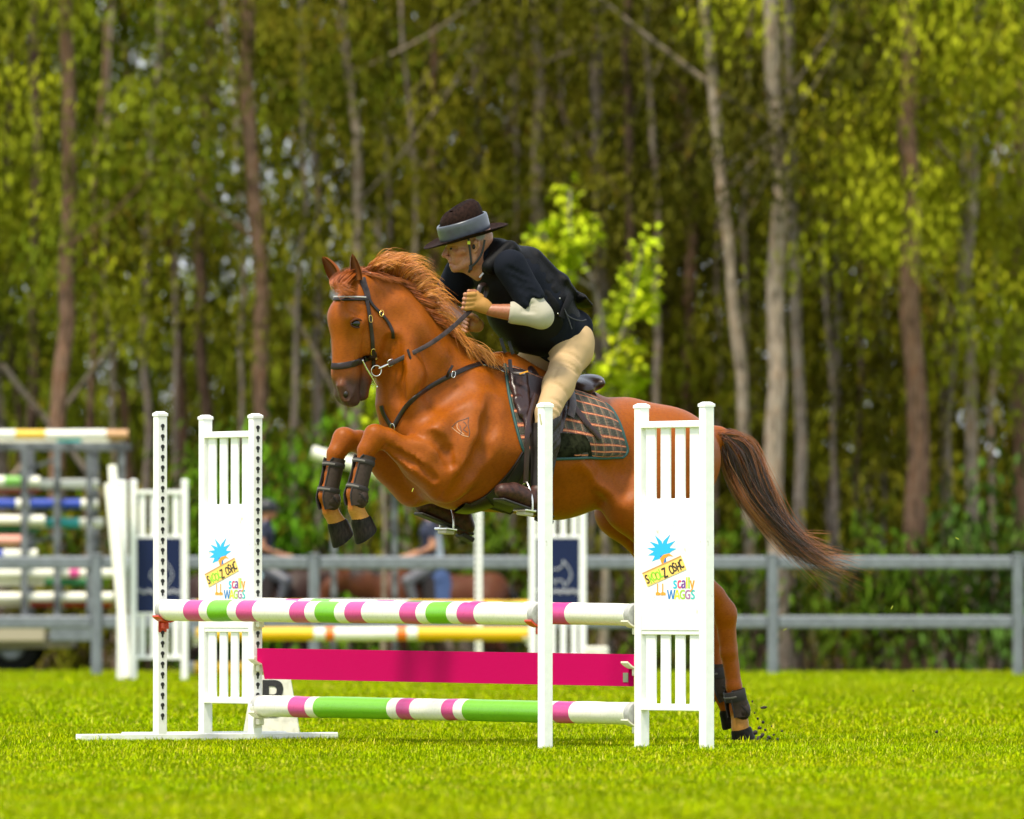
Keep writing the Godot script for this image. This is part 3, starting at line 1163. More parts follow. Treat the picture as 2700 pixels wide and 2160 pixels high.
func cup(at: Vector3, dir: Vector3, m: Material, label: String, group: String) -> void:
	# a pole cup hooked to a post's inner face; dir points along the pole, away from the post
	var t := thing("pole_cup", label, "pole cup", at, 0.0, group)
	var x := dir.cross(Vector3.UP).normalized()
	t.transform = Transform3D(Basis(x, Vector3.UP, x.cross(Vector3.UP)), at)
	# dir is now -z of the frame
	var g := Geo.new()
	g.box(Transform3D(Basis.IDENTITY, Vector3(0, -0.035, 0.003)), Vector3(0.046, 0.085, 0.006), 0.002)
	part("back_plate", g.mesh(), m, t)
	var d := Geo.new()
	var n := 9
	var inn := []
	var outp := []
	for k in n + 1:
		var u := (float(k) / n - 0.5) * 2.0
		var y := 0.028 * u * u - 0.026
		inn.append(Vector3(0.056 * u, y, 0))
		outp.append(Vector3(0.058 * u, y - 0.007, 0))
	for k in n:
		for z in [0.0, -0.055]:
			d.flat([inn[k] + Vector3(0, 0, z), inn[k + 1] + Vector3(0, 0, z), outp[k + 1] + Vector3(0, 0, z), outp[k] + Vector3(0, 0, z)], Vector3(0, 0, 1 if z == 0.0 else -1))
		var e: Vector3 = inn[k + 1] - inn[k]
		var up := Vector3(-e.y, e.x, 0).normalized()
		var dz := Vector3(0, 0, -0.055)
		d.flat([inn[k], inn[k + 1], inn[k + 1] + dz, inn[k] + dz], up)
		d.flat([outp[k], outp[k + 1], outp[k + 1] + dz, outp[k] + dz], -up)
	for k in [0, n]:
		var dz := Vector3(0, 0, -0.055)
		d.flat([inn[k], outp[k], outp[k] + dz, inn[k] + dz], Vector3(-1 if k == 0 else 1, 0.2, 0).normalized())
	part("dish", d.mesh(), m, t)
	var pgeo := Geo.new()
	pgeo.box(Transform3D(Basis.IDENTITY, Vector3(0, -0.047, -0.016)), Vector3(0.030, 0.030, 0.030), 0.003)
	part("lug", pgeo.mesh(), m, t)

func build_jump() -> void:
	R_IN = G(1692, 48.3)
	R_ONE = R_IN + N_DIR * 0.51
	L_IN = R_IN + E_DIR * 3.253
	L_ONE = L_IN + N_DIR * 0.52
	var rw := wing(R_IN, Vector3(0.57, 0, 0.82), "white slatted jump wing with printed logo panel, hind leg of the horse behind it", M.white, "wings of the jump")
	logo(rw, 0.245)
	var lw := wing(L_IN, Vector3(-0.5, 0, -0.866), "white slatted jump wing with printed logo panel and a row of keyholes down its post", M.white, "wings of the jump", 0.49, true)
	logo(lw, -0.245)
	var inner := inner_post(lw)
	add_holes(inner, Vector3(1, 0, 0), 0.05, 0.10, 1.462, [[0.55, 0.66], [0.33, 0.42], [0.10, 0.20]])
	base_feet(lw, [[-0.5, 0.0], [0.0, 0.0]])
	# lone posts
	var a := thing("jump_post", "white square jump post with a chipped top in front of the rider's boot", "jump post", R_ONE, 0.0, "lone posts of the jump")
	a.transform = frame_of(R_ONE, Vector3(0.57, 0, 0.82))
	add_post(a, 0.0, 1.53, 0.05)
	var chip := Geo.new()
	chip.extrude(PackedVector2Array([Vector2(0, 0.052), Vector2(0.014, 0.050), Vector2(0.016, 0.030), Vector2(0.026, 0.010), Vector2(0.022, 0.002), Vector2(0.013, 0.004), Vector2(0.008, 0.022)]), Transform3D(Basis.IDENTITY, Vector3(-0.012, 1.43, 0.0252)), 0.0012)
	part("chipped_paint", chip.mesh(), plain(lin(0.42, 0.40, 0.26), 0.8), a)
	var b := thing("jump_post", "white square jump post with a column of keyholes and a red cup", "jump post", L_ONE, 0.0, "lone posts of the jump")
	b.transform = frame_of(L_ONE, Vector3(0.5, 0, 0.866))
	var bp := add_post(b, 0.0, 1.535, 0.05)
	add_holes(bp, Vector3(1, 0, 0), 0.05, 0.10, 1.465, [[0.545, 0.665]])
	base_feet(b, [[0.0, 0.0]])
	# poles
	var r := 0.0495
	var inset := 0.036
	var fa := R_ONE + E_DIR * inset + Vector3(0, 0.600, 0)
	var fb := L_ONE - E_DIR * inset + Vector3(0, 0.614, 0)
	pole(fa, fb, r, bands_at(fa, fb, [[506, 548, PINK_P], [569, 621, GREEN_P], [645, 688, PINK_P], [786, 826, PINK_P], [853, 905, GREEN_P], [931, 975, PINK_P], [1077, 1120, PINK_P], [1145, 1200, GREEN_P], [1227, 1272, PINK_P]]), "white front pole with short pink and green bands on red cups", "striped poles of the jump")
	var ba := R_IN + E_DIR * inset + Vector3(0, 0.597, 0)
	var bb := L_IN - E_DIR * inset + Vector3(0, 0.620, 0)
	pole(ba, bb, r, bands_at(ba, bb, [[760, 800, PINK_P], [830, 880, GREEN_P], [1000, 1045, PINK_P], [1070, 1120, GREEN_P], [1250, 1290, PINK_P], [1330, 1390, GREEN_P], [1464, 1512, PINK_P]]), "white top pole at the back of the jump ending at the slatted wing", "striped poles of the jump")
	var ca := R_IN + E_DIR * inset + Vector3(0, 0.160, 0)
	var cb := L_IN - E_DIR * inset + Vector3(0, 0.166, 0)
	pole(ca, cb, r, bands_at(ca, cb, [[781, 826, PINK_P], [848, 1042, GREEN_P], [1067, 1102, PINK_P], [1186, 1218, PINK_P], [1241, 1446, GREEN_P], [1476, 1522, PINK_P]]), "white bottom pole with long green bands close above the grass", "striped poles of the jump")
	# plank
	var pa := R_IN + E_DIR * 0.038
	var pb := L_IN - E_DIR * 0.038
	var pl := thing("jump_plank", "bright pink painted plank hung between the two slatted wings", "plank", (pa + pb) * 0.5)
	pl.transform = frame_of((pa + pb) * 0.5 + Vector3(0, 0.285, 0), -E_DIR)
	var hl := (pb - pa).length() * 0.5
	var og := Geo.new()
	var t0 := 0.045
	og.extrude(PackedVector2Array([Vector2(-hl + t0 + 0.022, 0.007), Vector2(hl - t0, -0.005), Vector2(hl - t0, 0.068), Vector2(hl, 0.072), Vector2(hl, 0.137), Vector2(-hl, 0.150), Vector2(-hl, 0.080), Vector2(-hl + t0, 0.076)]), Transform3D(Basis.IDENTITY, Vector3(0, 0, -0.014)), 0.028)
	part("board", og.mesh(), M.plank, pl)
	var eg := Geo.new()
	eg.box(Transform3D(Basis.IDENTITY, Vector3(hl - t0 - 0.022, 0.034, 0.0155)), Vector3(0.040, 0.042, 0.003), 0.001)
	part("metal_plate", eg.mesh(), plain(lin(0.22, 0.24, 0.16), 0.5, 0.4), pl)
	var sg := Geo.new()
	sg.box(Transform3D(Basis.IDENTITY, Vector3(0, 0.1445, 0)), Vector3(hl * 1.99, 0.002, 0.027), 0.0)
	# cups
	for q in [[R_ONE, 0.600, E_DIR, "red plastic pole cup beside the post in front of the rider's leg", M.red_cup], [L_ONE, 0.614, -E_DIR, "red plastic pole cup on the keyhole post", M.red_cup]]:
		cup(q[0] + q[2] * 0.026 + Vector3(0, q[1] - 0.026, 0), q[2], q[4], q[3], "red pole cups")
	for q in [[R_IN, 0.597, E_DIR, "cream pole cup under the end of the back top pole at the logo wing"], [R_IN, 0.160, E_DIR, "cream pole cup under the bottom pole at the logo wing, just above the grass"], [R_IN, 0.415, E_DIR, "cream pole cup holding the plank's metal-plated end"], [L_IN, 0.620, -E_DIR, "cream pole cup under the back top pole at the keyhole wing"], [L_IN, 0.166, -E_DIR, "cream pole cup under the bottom pole in front of the lettered block"], [L_IN, 0.415, -E_DIR, "cream pole cup under the plank's stepped end at the keyhole wing"]]:
		cup(q[0] + q[2] * 0.026 + Vector3(0, q[1] - 0.026, 0), q[2], M.cup, q[3], "cream pole cups")
	letter_block()

func bands_at(a: Vector3, b: Vector3, list: Array) -> Array:
	var out := []
	for q in list:
		var u := pole_t(a, b, q[0])
		var w := pole_t(a, b, q[1])
		out.append([minf(u, w), maxf(u, w), q[2]])
	return out

func base_feet(t: Node3D, spots: Array) -> void:
	for s in spots:
		var g := Geo.new()
		g.box(Transform3D(Basis.IDENTITY, Vector3(s[0], 0.022, 0.0)), Vector3(0.052, 0.036, 0.86), 0.004)
		part("foot", g.mesh(), M.white, t, Transform3D(Basis.IDENTITY, Vector3(0, 0, 0)))

func letter_mesh(ch: String, size: float, depth: float, bold := true, fam := "Droid Sans") -> TextMesh:
	var f := SystemFont.new()
	f.font_names = PackedStringArray([fam])
	f.font_weight = 700 if bold else 400
	var m := TextMesh.new()
	m.text = ch
	m.font = f
	m.font_size = 64
	m.pixel_size = size / 46.0
	m.depth = depth
	m.curve_step = 2.0
	return m

var letter_mats := {}

func ink(c: Color) -> StandardMaterial3D:
	var k := c.to_html()
	if not letter_mats.has(k):
		letter_mats[k] = plain(c.linear_to_srgb(), 0.45)
	return letter_mats[k]

func logo(t: Node3D, mid: float) -> void:
	# print on the panel: a slanted yellow ruler with lettering, two lines of coloured letters and a plain blue and orange flourish
	var z := 0.0216
	var pz := Transform3D(Basis.from_scale(Vector3(1.62, 1, 1)), Vector3(mid, 0.85, z))
	# a plain blue tuft of plumes
	var root := Vector2(-0.034, 0.010)
	var plumes := [[-1.9, 0.058], [-1.4, 0.070], [-1.0, 0.080], [-0.62, 0.088], [-0.22, 0.098], [0.20, 0.100], [0.58, 0.088], [0.98, 0.072], [2.9, 0.060]]
	for k in plumes.size():
		var an: float = plumes[k][0]
		var ln: float = plumes[k][1]
		var bend := 0.45 if an > 0.0 else -0.45
		var w := 0.010
		var d0 := Vector2(sin(an), cos(an))
		var d1 := Vector2(sin(an + bend), cos(an + bend))
		var s0 := Vector2(d0.y, -d0.x) * w
		var m := root + d0 * ln * 0.62
		var tip := m + d1 * ln * 0.40
		var g := Geo.new()
		g.paint(Color(0.0, 0.40, 0.78) if k != 8 else Color(0.0, 0.16, 0.52))
		g.extrude(PackedVector2Array([root - s0 * 1.3, m - s0 * 0.9, tip, m + s0 * 0.9, root + s0 * 1.3]), pz * Transform3D(Basis.IDENTITY, Vector3(0, 0, 0.00004 * k)), 0.0003)
		part("blue_plume_print", g.mesh(), M.print, t)
	var shapes := [[Vector2(-0.046, -0.005), Vector2(-0.030, 0.012), Vector2(-0.005, 0.018), Vector2(0.018, 0.004), Vector2(-0.006, 0.008), Vector2(-0.024, -0.004), Vector2(-0.034, -0.040)]]
	for x in [-0.060, -0.036]:
		shapes.append([Vector2(x, -0.115), Vector2(x + 0.005, -0.115), Vector2(x + 0.005, -0.152), Vector2(x + 0.016, -0.156), Vector2(x + 0.016, -0.166), Vector2(x - 0.006, -0.166), Vector2(x - 0.006, -0.156), Vector2(x, -0.152)])
	for q in shapes:
		var o := Geo.new()
		o.paint(Color(0.95, 0.30, 0.01))
		o.extrude(PackedVector2Array(q), pz * Transform3D(Basis.IDENTITY, Vector3(0, 0, 0.0008)), 0.0003)
		part("orange_print", o.mesh(), M.print, t)
	# ruler
	var rot := Transform3D(Basis(Vector3(0, 0, 1), 0.40), Vector3.ZERO)
	var rb := pz * Transform3D(Basis.IDENTITY, Vector3(-0.026, -0.060, 0.0014)) * rot
	var r := Geo.new()
	r.paint(Color(0.90, 0.58, 0.12))
	r.box(rb, Vector3(0.196, 0.066, 0.0006))
	part("ruler_print", r.mesh(), M.print, t)
	var r2 := Geo.new()
	r2.paint(Color(0.50, 0.27, 0.09))
	r2.box(rb * Transform3D(Basis.IDENTITY, Vector3(0, 0.0295, 0.0004)), Vector3(0.196, 0.007, 0.0006))
	part("ruler_edge_print", r2.mesh(), M.print, t)
	var row := "SKOOLZ OSHC"
	var black := Color(0.02, 0.012, 0.008)
	var green := Color(0.22, 0.58, 0.02)
	for i in row.length():
		if row[i] == " ":
			continue
		var c := green if i >= 1 and i <= 4 else black
		part("letter", letter_mesh(row[i], 0.040 if i != 5 else 0.046, 0.0006), ink(c), t, rb * Transform3D(Basis.from_scale(Vector3(0.62, 1, 1)), Vector3(-0.086 + i * 0.0172, -0.006 + (0.003 if i % 2 == 0 else -0.003), 0.0010)))
	var sc := "scally"
	var scc := [Color(0.0, 0.45, 0.62), Color(0.72, 0.05, 0.15), Color(0.16, 0.03, 0.30), Color(0.85, 0.62, 0.0), Color(0.30, 0.55, 0.02), Color(0.90, 0.28, 0.01)]
	var x := 0.014
	for i in sc.length():
		var wd := 0.0102 if sc[i] == "l" else 0.0198
		part("letter", letter_mesh(sc[i], 0.046, 0.0006), ink(scc[i]), t, pz * Transform3D(Basis.from_scale(Vector3(0.68, 1, 1)), Vector3(x + wd * 0.5, -0.114, 0.0004)))
		x += wd
	var wa := "WAGGS"
	var wac := [Color(0.01, 0.18, 0.52), Color(0.72, 0.66, 0.0), Color(0.32, 0.55, 0.03), Color(0.36, 0.15, 0.38), Color(0.02, 0.45, 0.44)]
	x = -0.010
	for i in wa.length():
		var wd := 0.031 if wa[i] == "W" else 0.0246
		part("letter", letter_mesh(wa[i], 0.040, 0.0006), ink(wac[i]), t, pz * Transform3D(Basis.from_scale(Vector3(0.76, 1, 1)), Vector3(x + wd * 0.5, -0.164, 0.0004)))
		x += wd

func letter_block() -> void:
	# the lettered marker block behind the far wing
	var at := P(716, 1953, 52.2)
	at.y = 0.0
	var t := thing("marker_block", "white tapered marker block with a black letter B behind the keyhole wing", "marker", at, 0.0)
	var g := Geo.new()
	var h := 0.30
	var lo := [Vector3(-0.138, 0, 0.09), Vector3(0.138, 0, 0.09), Vector3(0.138, 0, -0.09), Vector3(-0.138, 0, -0.09)]
	var hi := [Vector3(-0.088, h, 0.05), Vector3(0.088, h, 0.05), Vector3(0.088, h, -0.05), Vector3(-0.088, h, -0.05)]
	for k in 4:
		var q := (k + 1) % 4
		var nn: Vector3 = (lo[q] - lo[k]).cross(hi[k] - lo[k]).normalized()
		g.flat([lo[k], lo[q], hi[q], hi[k]], nn)
	g.flat(hi, Vector3.UP)
	part("block", g.mesh(), M.block, t)
	part("letter", letter_mesh("B", 0.180, 0.002), M.black_print, t, Transform3D(Basis(Vector3.RIGHT, -0.133) * Basis.from_scale(Vector3(0.82, 1, 1)), Vector3(0.004, 0.185, 0.0675)))

# ---------------------------------------------------------------- ground, fence, grass

func sheet(x0: float, x1: float, z0: float, z1: float, y: float) -> ArrayMesh:
	var g := Geo.new()
	g.flat([Vector3(x0, y, z0), Vector3(x1, y, z0), Vector3(x1, y, z1), Vector3(x0, y, z1)], Vector3.UP)
	return g.mesh()

func build_ground() -> void:
	var soil := noise_tex(0.01, 41, [[0.0, Color(0.55, 0.60, 0.40)], [0.5, Color(0.85, 0.9, 0.75)], [1.0, Color(1, 1, 1)]])
	var lawn := rough_up(plain(lin(0.30, 0.37, 0.008), 0.9, 0.0, 0.1), bump_tex(0.08, 6, 8.0), Vector3.ONE * 0.9, 1.0, soil, true)
	structure("ground", sheet(-600, 600, -95.0, 60, 0.0), lawn)
	var bank := Geo.new()
	bank.flat([Vector3(-600, 0, -95.0), Vector3(600, 0, -95.0), Vector3(600, DIP, -95.6), Vector3(-600, DIP, -95.6)], Vector3(0, 0.98, -0.2))
	structure("ground_bank", bank.mesh(), lawn)
	var gtone := noise_tex(0.06, 43, [[0.0, Color(0.55, 0.52, 0.47)], [0.5, Color(0.85, 0.83, 0.8)], [1.0, Color(1, 1, 1)]])
	var gravel := rough_up(plain(lin(0.30, 0.29, 0.26), 0.95, 0.0, 0.2), bump_tex(0.12, 9, 8.0), Vector3.ONE * 1.3, 1.0, gtone, true)
	structure("gravel_track", sheet(-600, 600, -98.6, -95.6, DIP), gravel)
	var litter := noise_tex(0.03, 44, [[0.0, Color(0.45, 0.40, 0.3)], [0.5, Color(0.8, 0.75, 0.6)], [1.0, Color(1, 1, 0.9)]])
	var floor_m := rough_up(plain(lin(0.075, 0.062, 0.030), 0.95, 0.0, 0.1), bump_tex(0.1, 10, 8.0), Vector3.ONE * 0.8, 1.0, litter, true)
	structure("forest_floor", sheet(-900, 900, -1200, -98.6, DIP), floor_m)
	# dark green wooded ridge far behind, seen between the trunks
	var hill := Geo.new()
	var hn := FastNoiseLite.new()
	hn.seed = 3
	hn.frequency = 0.004
	var cols := 60
	for i in cols:
		var xa := -400.0 + 800.0 * i / cols
		var xb := -400.0 + 800.0 * (i + 1) / cols
		var ha := 9.0 + 5.0 * hn.get_noise_1d(xa) - xa * 0.02
		var hb := 9.0 + 5.0 * hn.get_noise_1d(xb) - xb * 0.02
		var a := hill.vert(Vector3(xa, -1, -560), Vector3(0, 0.5, 0.86))
		var b := hill.vert(Vector3(xb, -1, -560), Vector3(0, 0.5, 0.86))
		var c := hill.vert(Vector3(xb, hb, -640), Vector3(0, 0.5, 0.86))
		var d := hill.vert(Vector3(xa, ha, -640), Vector3(0, 0.5, 0.86))
		var e := hill.vert(Vector3(xa, -1, -800), Vector3(0, 0.5, -0.86))
		var f := hill.vert(Vector3(xb, -1, -800), Vector3(0, 0.5, -0.86))
		hill.quad(a, b, c, d)
		hill.quad(d, c, f, e)
	structure("hill", hill.mesh(), rough_up(plain(lin(0.050, 0.075, 0.040), 0.95, 0.0, 0.1), bump_tex(0.05, 12, 8.0), Vector3.ONE * 0.02, 1.0, litter, true))

func build_fence() -> void:
	var D := 89.7
	var t := thing("rail_fence", "galvanised two-rail steel fence running along the forest edge", "fence", Vector3(0, 0, -D))
	var xs := []
	for px in [-925, -345, 255, 828, 1433, 2038, 2685, 3300, 3900]:
		xs.append((px - 1350.0) / F * D)
	var pg := Geo.new()
	pg.box(Transform3D(Basis.IDENTITY, Vector3(0, 0.495, 0)), Vector3(0.085, 1.0, 0.085), 0.012)
	var post := pg.mesh()
	var cg := Geo.new()
	cg.box(Transform3D(Basis.IDENTITY, Vector3(0, 0.008, 0)), Vector3(0.093, 0.018, 0.093), 0.006)
	var cap := cg.mesh()
	for i in xs.size():
		var p := part("post", post, M.galv, t, Transform3D(Basis.IDENTITY, Vector3(xs[i], 0, 0)))
		part("cap", cap, M.galv, p, Transform3D(Basis.IDENTITY, Vector3(0, 0.995, 0)))
		if i + 1 < xs.size():
			for y in [0.937, 0.448]:
				var a: float = xs[i] + 0.043
				var b: float = xs[i + 1] - 0.043
				var rg := Geo.new()
				rg.box(Transform3D(Basis.IDENTITY, Vector3((a + b) * 0.5, y, 0)), Vector3(b - a, 0.104, 0.05), 0.014)
				part("rail", rg.mesh(), M.galv, t)

func grass_patch(side: float, tufts: int, h: float, sd: int, coarse := 1.0) -> ArrayMesh:
	var r := RandomNumberGenerator.new()
	r.seed = sd
	var patch := FastNoiseLite.new()
	patch.seed = sd
	patch.frequency = 1.4
	var g := Geo.new()
	for q in tufts:
		var at := Vector3(r.randf_range(-0.5, 0.5), 0, r.randf_range(-0.5, 0.5)) * side
		var grow := 1.0 + 0.35 * patch.get_noise_2d(at.x, at.z)
		if r.randf() < 0.03:
			grow *= 1.6
		var bright := r.randf_range(0.85, 1.10)
		for k in 9:
			var an := r.randf() * TAU
			var base := at + Vector3(cos(an), 0, sin(an)) * 0.032 * sqrt(r.randf())
			var la := r.randf() * TAU
			var lean := Vector3(cos(la), 0, sin(la)) * r.randf_range(0.10, 0.80)
			var hh2 := h * grow * r.randf_range(0.5, 1.1)
			var wv := Vector3(-sin(la + 0.6), 0, cos(la + 0.6)) * r.randf_range(0.0014, 0.0029) * coarse
			var mid := base + (Vector3.UP + lean * 0.35) * hh2 * 0.55
			var tip := base + (Vector3.UP * 0.92 + lean) * hh2
			var tone := r.randf()
			var c := Color(0.38, 0.51, 0.004).lerp(Color(0.54, 0.56, 0.008), tone * tone)
			var u := r.randf()
			if u < 0.09:
				c = Color(0.66, 0.60, 0.09)
			elif u < 0.30:
				c = Color(0.30, 0.44, 0.004)
			c *= bright
			g.paint(c)
			var nn := (Vector3.UP * 0.8 + lean.normalized() * 0.6).normalized()
			var a := g.vert(base - wv, nn)
			var b := g.vert(base + wv, nn)
			var d := g.vert(mid + wv * 0.9, nn)
			var e := g.vert(mid - wv * 0.9, nn)
			var f := g.vert(tip, nn)
			if (g.v[b] - g.v[a]).cross(g.v[d] - g.v[a]).dot(nn) > 0.0:
				g.ix.append_array(PackedInt32Array([a, d, b, a, e, d, e, f, d]))
			else:
				g.ix.append_array(PackedInt32Array([a, b, d, a, d, e, e, d, f]))
	return g.mesh()

func build_grass() -> void:
	var m := StandardMaterial3D.new()
	m.vertex_color_use_as_albedo = true
	m.roughness = 0.8
	m.metallic_specular = 0.03
	m.cull_mode = BaseMaterial3D.CULL_DISABLED
	m.backlight_enabled = true
	m.backlight = Color(0.40, 0.48, 0.01)
	M.grass = m
	var r := RandomNumberGenerator.new()
	r.seed = 99
	var bands := [[31.0, 45.0, 1.0, 460, 0.025, 0.9], [45.0, 57.0, 1.0, 460, 0.027, 0.9], [57.0, 92.4, 1.4, 380, 0.036, 1.7]]
	var sd := 1
	for b in bands:
		for variant in 3:
			var xfs := []
			var cols := []
			var side: float = b[2]
			var z: float = b[0] + side * 0.5
			var row := 0
			while z < float(b[1]):
				var half := 1350.0 / F * z * 1.10 + 0.9
				var x := -half + (0.3 if row % 2 == 0 else 0.0)
				while x < half:
					if (int(x / side * 7.0 + 1000.0) * 31 + row * 17) % 3 == variant:
						xfs.append(Transform3D(Basis(Vector3.UP, PI / 2 * (r.randi() % 4)).scaled(Vector3(1, r.randf_range(0.85, 1.2), 1)), Vector3(x, 0.0, -z)))
						var tt := r.randf()
						cols.append(Color(0.90 + 0.14 * tt, 0.98, 0.95) * r.randf_range(0.92, 1.06))
					x += side * 0.985
				row += 1
				z += side * 0.985
			var mm := MultiMesh.new()
			mm.transform_format = MultiMesh.TRANSFORM_3D
			mm.use_colors = true
			mm.mesh = grass_patch(side * 1.02, int(b[3] * side * side * (1.0 if side < 1.2 else 0.5)), b[4], sd, b[5])
			sd += 1
			mm.instance_count = xfs.size()
			for k in xfs.size():
				mm.set_instance_transform(k, xfs[k])
				mm.set_instance_color(k, cols[k])
			var o := MultiMeshInstance3D.new()
			o.name = numbered("grass")
			o.multimesh = mm
			o.material_override = m
			o.set_meta("kind", "stuff")
			o.set_meta("label", ["bright short lawn grass in front of the jump", "bright lawn grass around the feet of the jump", "lawn grass running back to the fence"][bands.find(b)])
			o.set_meta("category", "grass")
			add_child(o)

# ---------------------------------------------------------------- the forest behind the fence

var bark := {}
var leaf_mats := {}

func leaf(g: Geo, base: Vector3, dir: Vector3, len: float, wid: float, side: Vector3, out_dir := Vector3.ZERO) -> void:
	# a lance-shaped leaf, folded along its middle
	var s := (side - dir * side.dot(dir)).normalized()
	var nn := dir.cross(s).normalized()
	if out_dir != Vector3.ZERO:
		nn = ((nn if nn.dot(out_dir) > 0.0 else -nn) * 0.75 + out_dir).normalized()
	var q1 := base + dir * len * 0.42
	var a := g.vert(base, nn)
	var b := g.vert(q1 + s * wid * 0.5, (nn + s * 0.4).normalized())
	var c := g.vert(q1 - s * wid * 0.5, (nn - s * 0.4).normalized())
	var t := g.vert(base + (dir + Vector3.DOWN * 0.3).normalized() * len - nn * wid * 0.3, nn)
	g.tri(a, b, t)
	g.tri(a, t, c)

func leaf_mat(tint: Color) -> StandardMaterial3D:
	var k := tint.to_html()
	if not leaf_mats.has(k):
		var m := StandardMaterial3D.new()
		m.vertex_color_use_as_albedo = true
		m.albedo_color = tint.linear_to_srgb()
		m.roughness = 0.6
		m.metallic_specular = 0.12
		m.cull_mode = BaseMaterial3D.CULL_DISABLED
		m.backlight_enabled = true
		m.backlight = Color(0.20, 0.24, 0.03)
		leaf_mats[k] = m
	return leaf_mats[k]

func make_bark() -> void:
	var ridges := noise_tex(0.02, 71, [[0.1, Color(0.35, 0.32, 0.30)], [0.4, Color(0.78, 0.74, 0.70)], [0.55, Color(1, 0.98, 0.95)], [0.9, Color(0.85, 0.70, 0.58)]], 512, FastNoiseLite.TYPE_SIMPLEX_SMOOTH, 5)
	for q in [["pale", lin(0.34, 0.30, 0.25)], ["grey", lin(0.24, 0.22, 0.20)], ["brown", lin(0.21, 0.14, 0.10)], ["dark", lin(0.10, 0.072, 0.055)]]:
		bark[q[0]] = rough_up(plain(q[1], 0.85, 0.0, 0.2), M.fine, Vector3(1.6, 0.28, 1.6), 0.7, ridges)

func crown_mesh(blobs: Array, per: float, vary: float, sd: int, broad := false, size := 1.0) -> ArrayMesh:
	# leaves hang in sprays inside each blob: [centre, radius]; colours are shares of the crown's tint
	var r := RandomNumberGenerator.new()
	r.seed = sd
	var g := Geo.new()
	for b in blobs:
		var rad: float = b[1]
		var n := int(maxf(2.0, per * (rad * rad * rad * 8.0 + rad * rad * 4.0)))
		var tone := r.randf_range(1.0 - vary, 1.0 + vary)
		var hue := r.randf_range(-0.16, 0.18)
		for k in n:
			var d := Vector3(r.randfn(), r.randfn(), r.randfn()).normalized()
			var c: Vector3 = b[0] + d * rad * pow(r.randf(), 0.5) * Vector3(1, 0.85, 1)
			var q := tone * r.randf_range(0.86, 1.14)
			var an := r.randf() * TAU
			var m := 5 if broad else 7
			for i in m:
				var p := c + Vector3(r.randfn(0, 0.06), r.randfn(0, 0.06), r.randfn(0, 0.06)) if broad else c + Vector3(r.randfn(0, 0.10), r.randfn(0, 0.11), r.randfn(0, 0.10))
				if p.y < 0.1:
					continue
				var w := q * r.randf_range(0.90, 1.10)
				var rust := 1.0 if broad or r.randf() > 0.05 else 1.6
				g.paint(Color(minf(w * (1.0 + hue) * rust, 1.9), w, w))
				var aa := an + r.randfn(0, 0.9)
				if broad:
					var dd := Vector3(cos(aa), r.randf_range(-0.7, 0.3), sin(aa)).normalized()
					leaf(g, p, dd, r.randf_range(0.08, 0.13) * size, r.randf_range(0.055, 0.085) * size, Vector3(-sin(aa), 0.3, cos(aa)), (d + Vector3.UP * 0.5).normalized() * 0.7)
				else:
					var dd := Vector3(cos(aa) * 0.6, r.randf_range(-1.1, 0.05), sin(aa) * 0.6).normalized()
					leaf(g, p, dd, r.randf_range(0.12, 0.20) * size, r.randf_range(0.034, 0.054) * size, Vector3(-sin(aa), 0.15, cos(aa)), (d + Vector3.UP * 0.5).normalized() * 0.8)
	return g.mesh()

func crown_part(parent: Node3D, mesh: ArrayMesh, tint: Color, xf := Transform3D.IDENTITY) -> void:
	var o := part("crown", mesh, leaf_mat(tint), parent, xf)
	o.set_meta("kind", "stuff")

func trunk_line(pts: Array, w0: float, w1: float, sd: int) -> ArrayMesh:
	var path := smooth_path(pts, 5)
	var wob := FastNoiseLite.new()
	wob.seed = sd
	wob.frequency = 0.35
	var rad := []
	for k in path.size():
		var u := float(k) / (path.size() - 1)
		var p: Vector3 = path[k]
		path[k] = p + Vector3(wob.get_noise_1d(p.y * 2.0), 0, wob.get_noise_1d(p.y * 2.0 + 99.0)) * 0.06 * minf(1.0, p.y)
		rad.append(lerpf(w0, w1, u) * (1.0 + 0.14 * wob.get_noise_1d(p.y * 9.0)) * (1.0 + 0.35 * exp(-p.y * 3.0)))
	var g := Geo.new()
	g.tube(path, rad, 12)
	return g.mesh()

var deep_crowns: Array[ArrayMesh] = []

func crown_blobs(r: RandomNumberGenerator, dx: float, low: float, high: float, dens: float, size: float) -> Array:
	var blobs := []
	var y := low
	while y < high:
		var rr := r.randf_range(0.35, 0.80) * size
		var an := r.randf() * TAU
		var off := r.randf_range(0.15, 1.5)
		blobs.append([Vector3(dx * y + cos(an) * off, y, sin(an) * off), rr])
		y += r.randf_range(0.25, 0.60) / maxf(dens, 0.1)
	return blobs

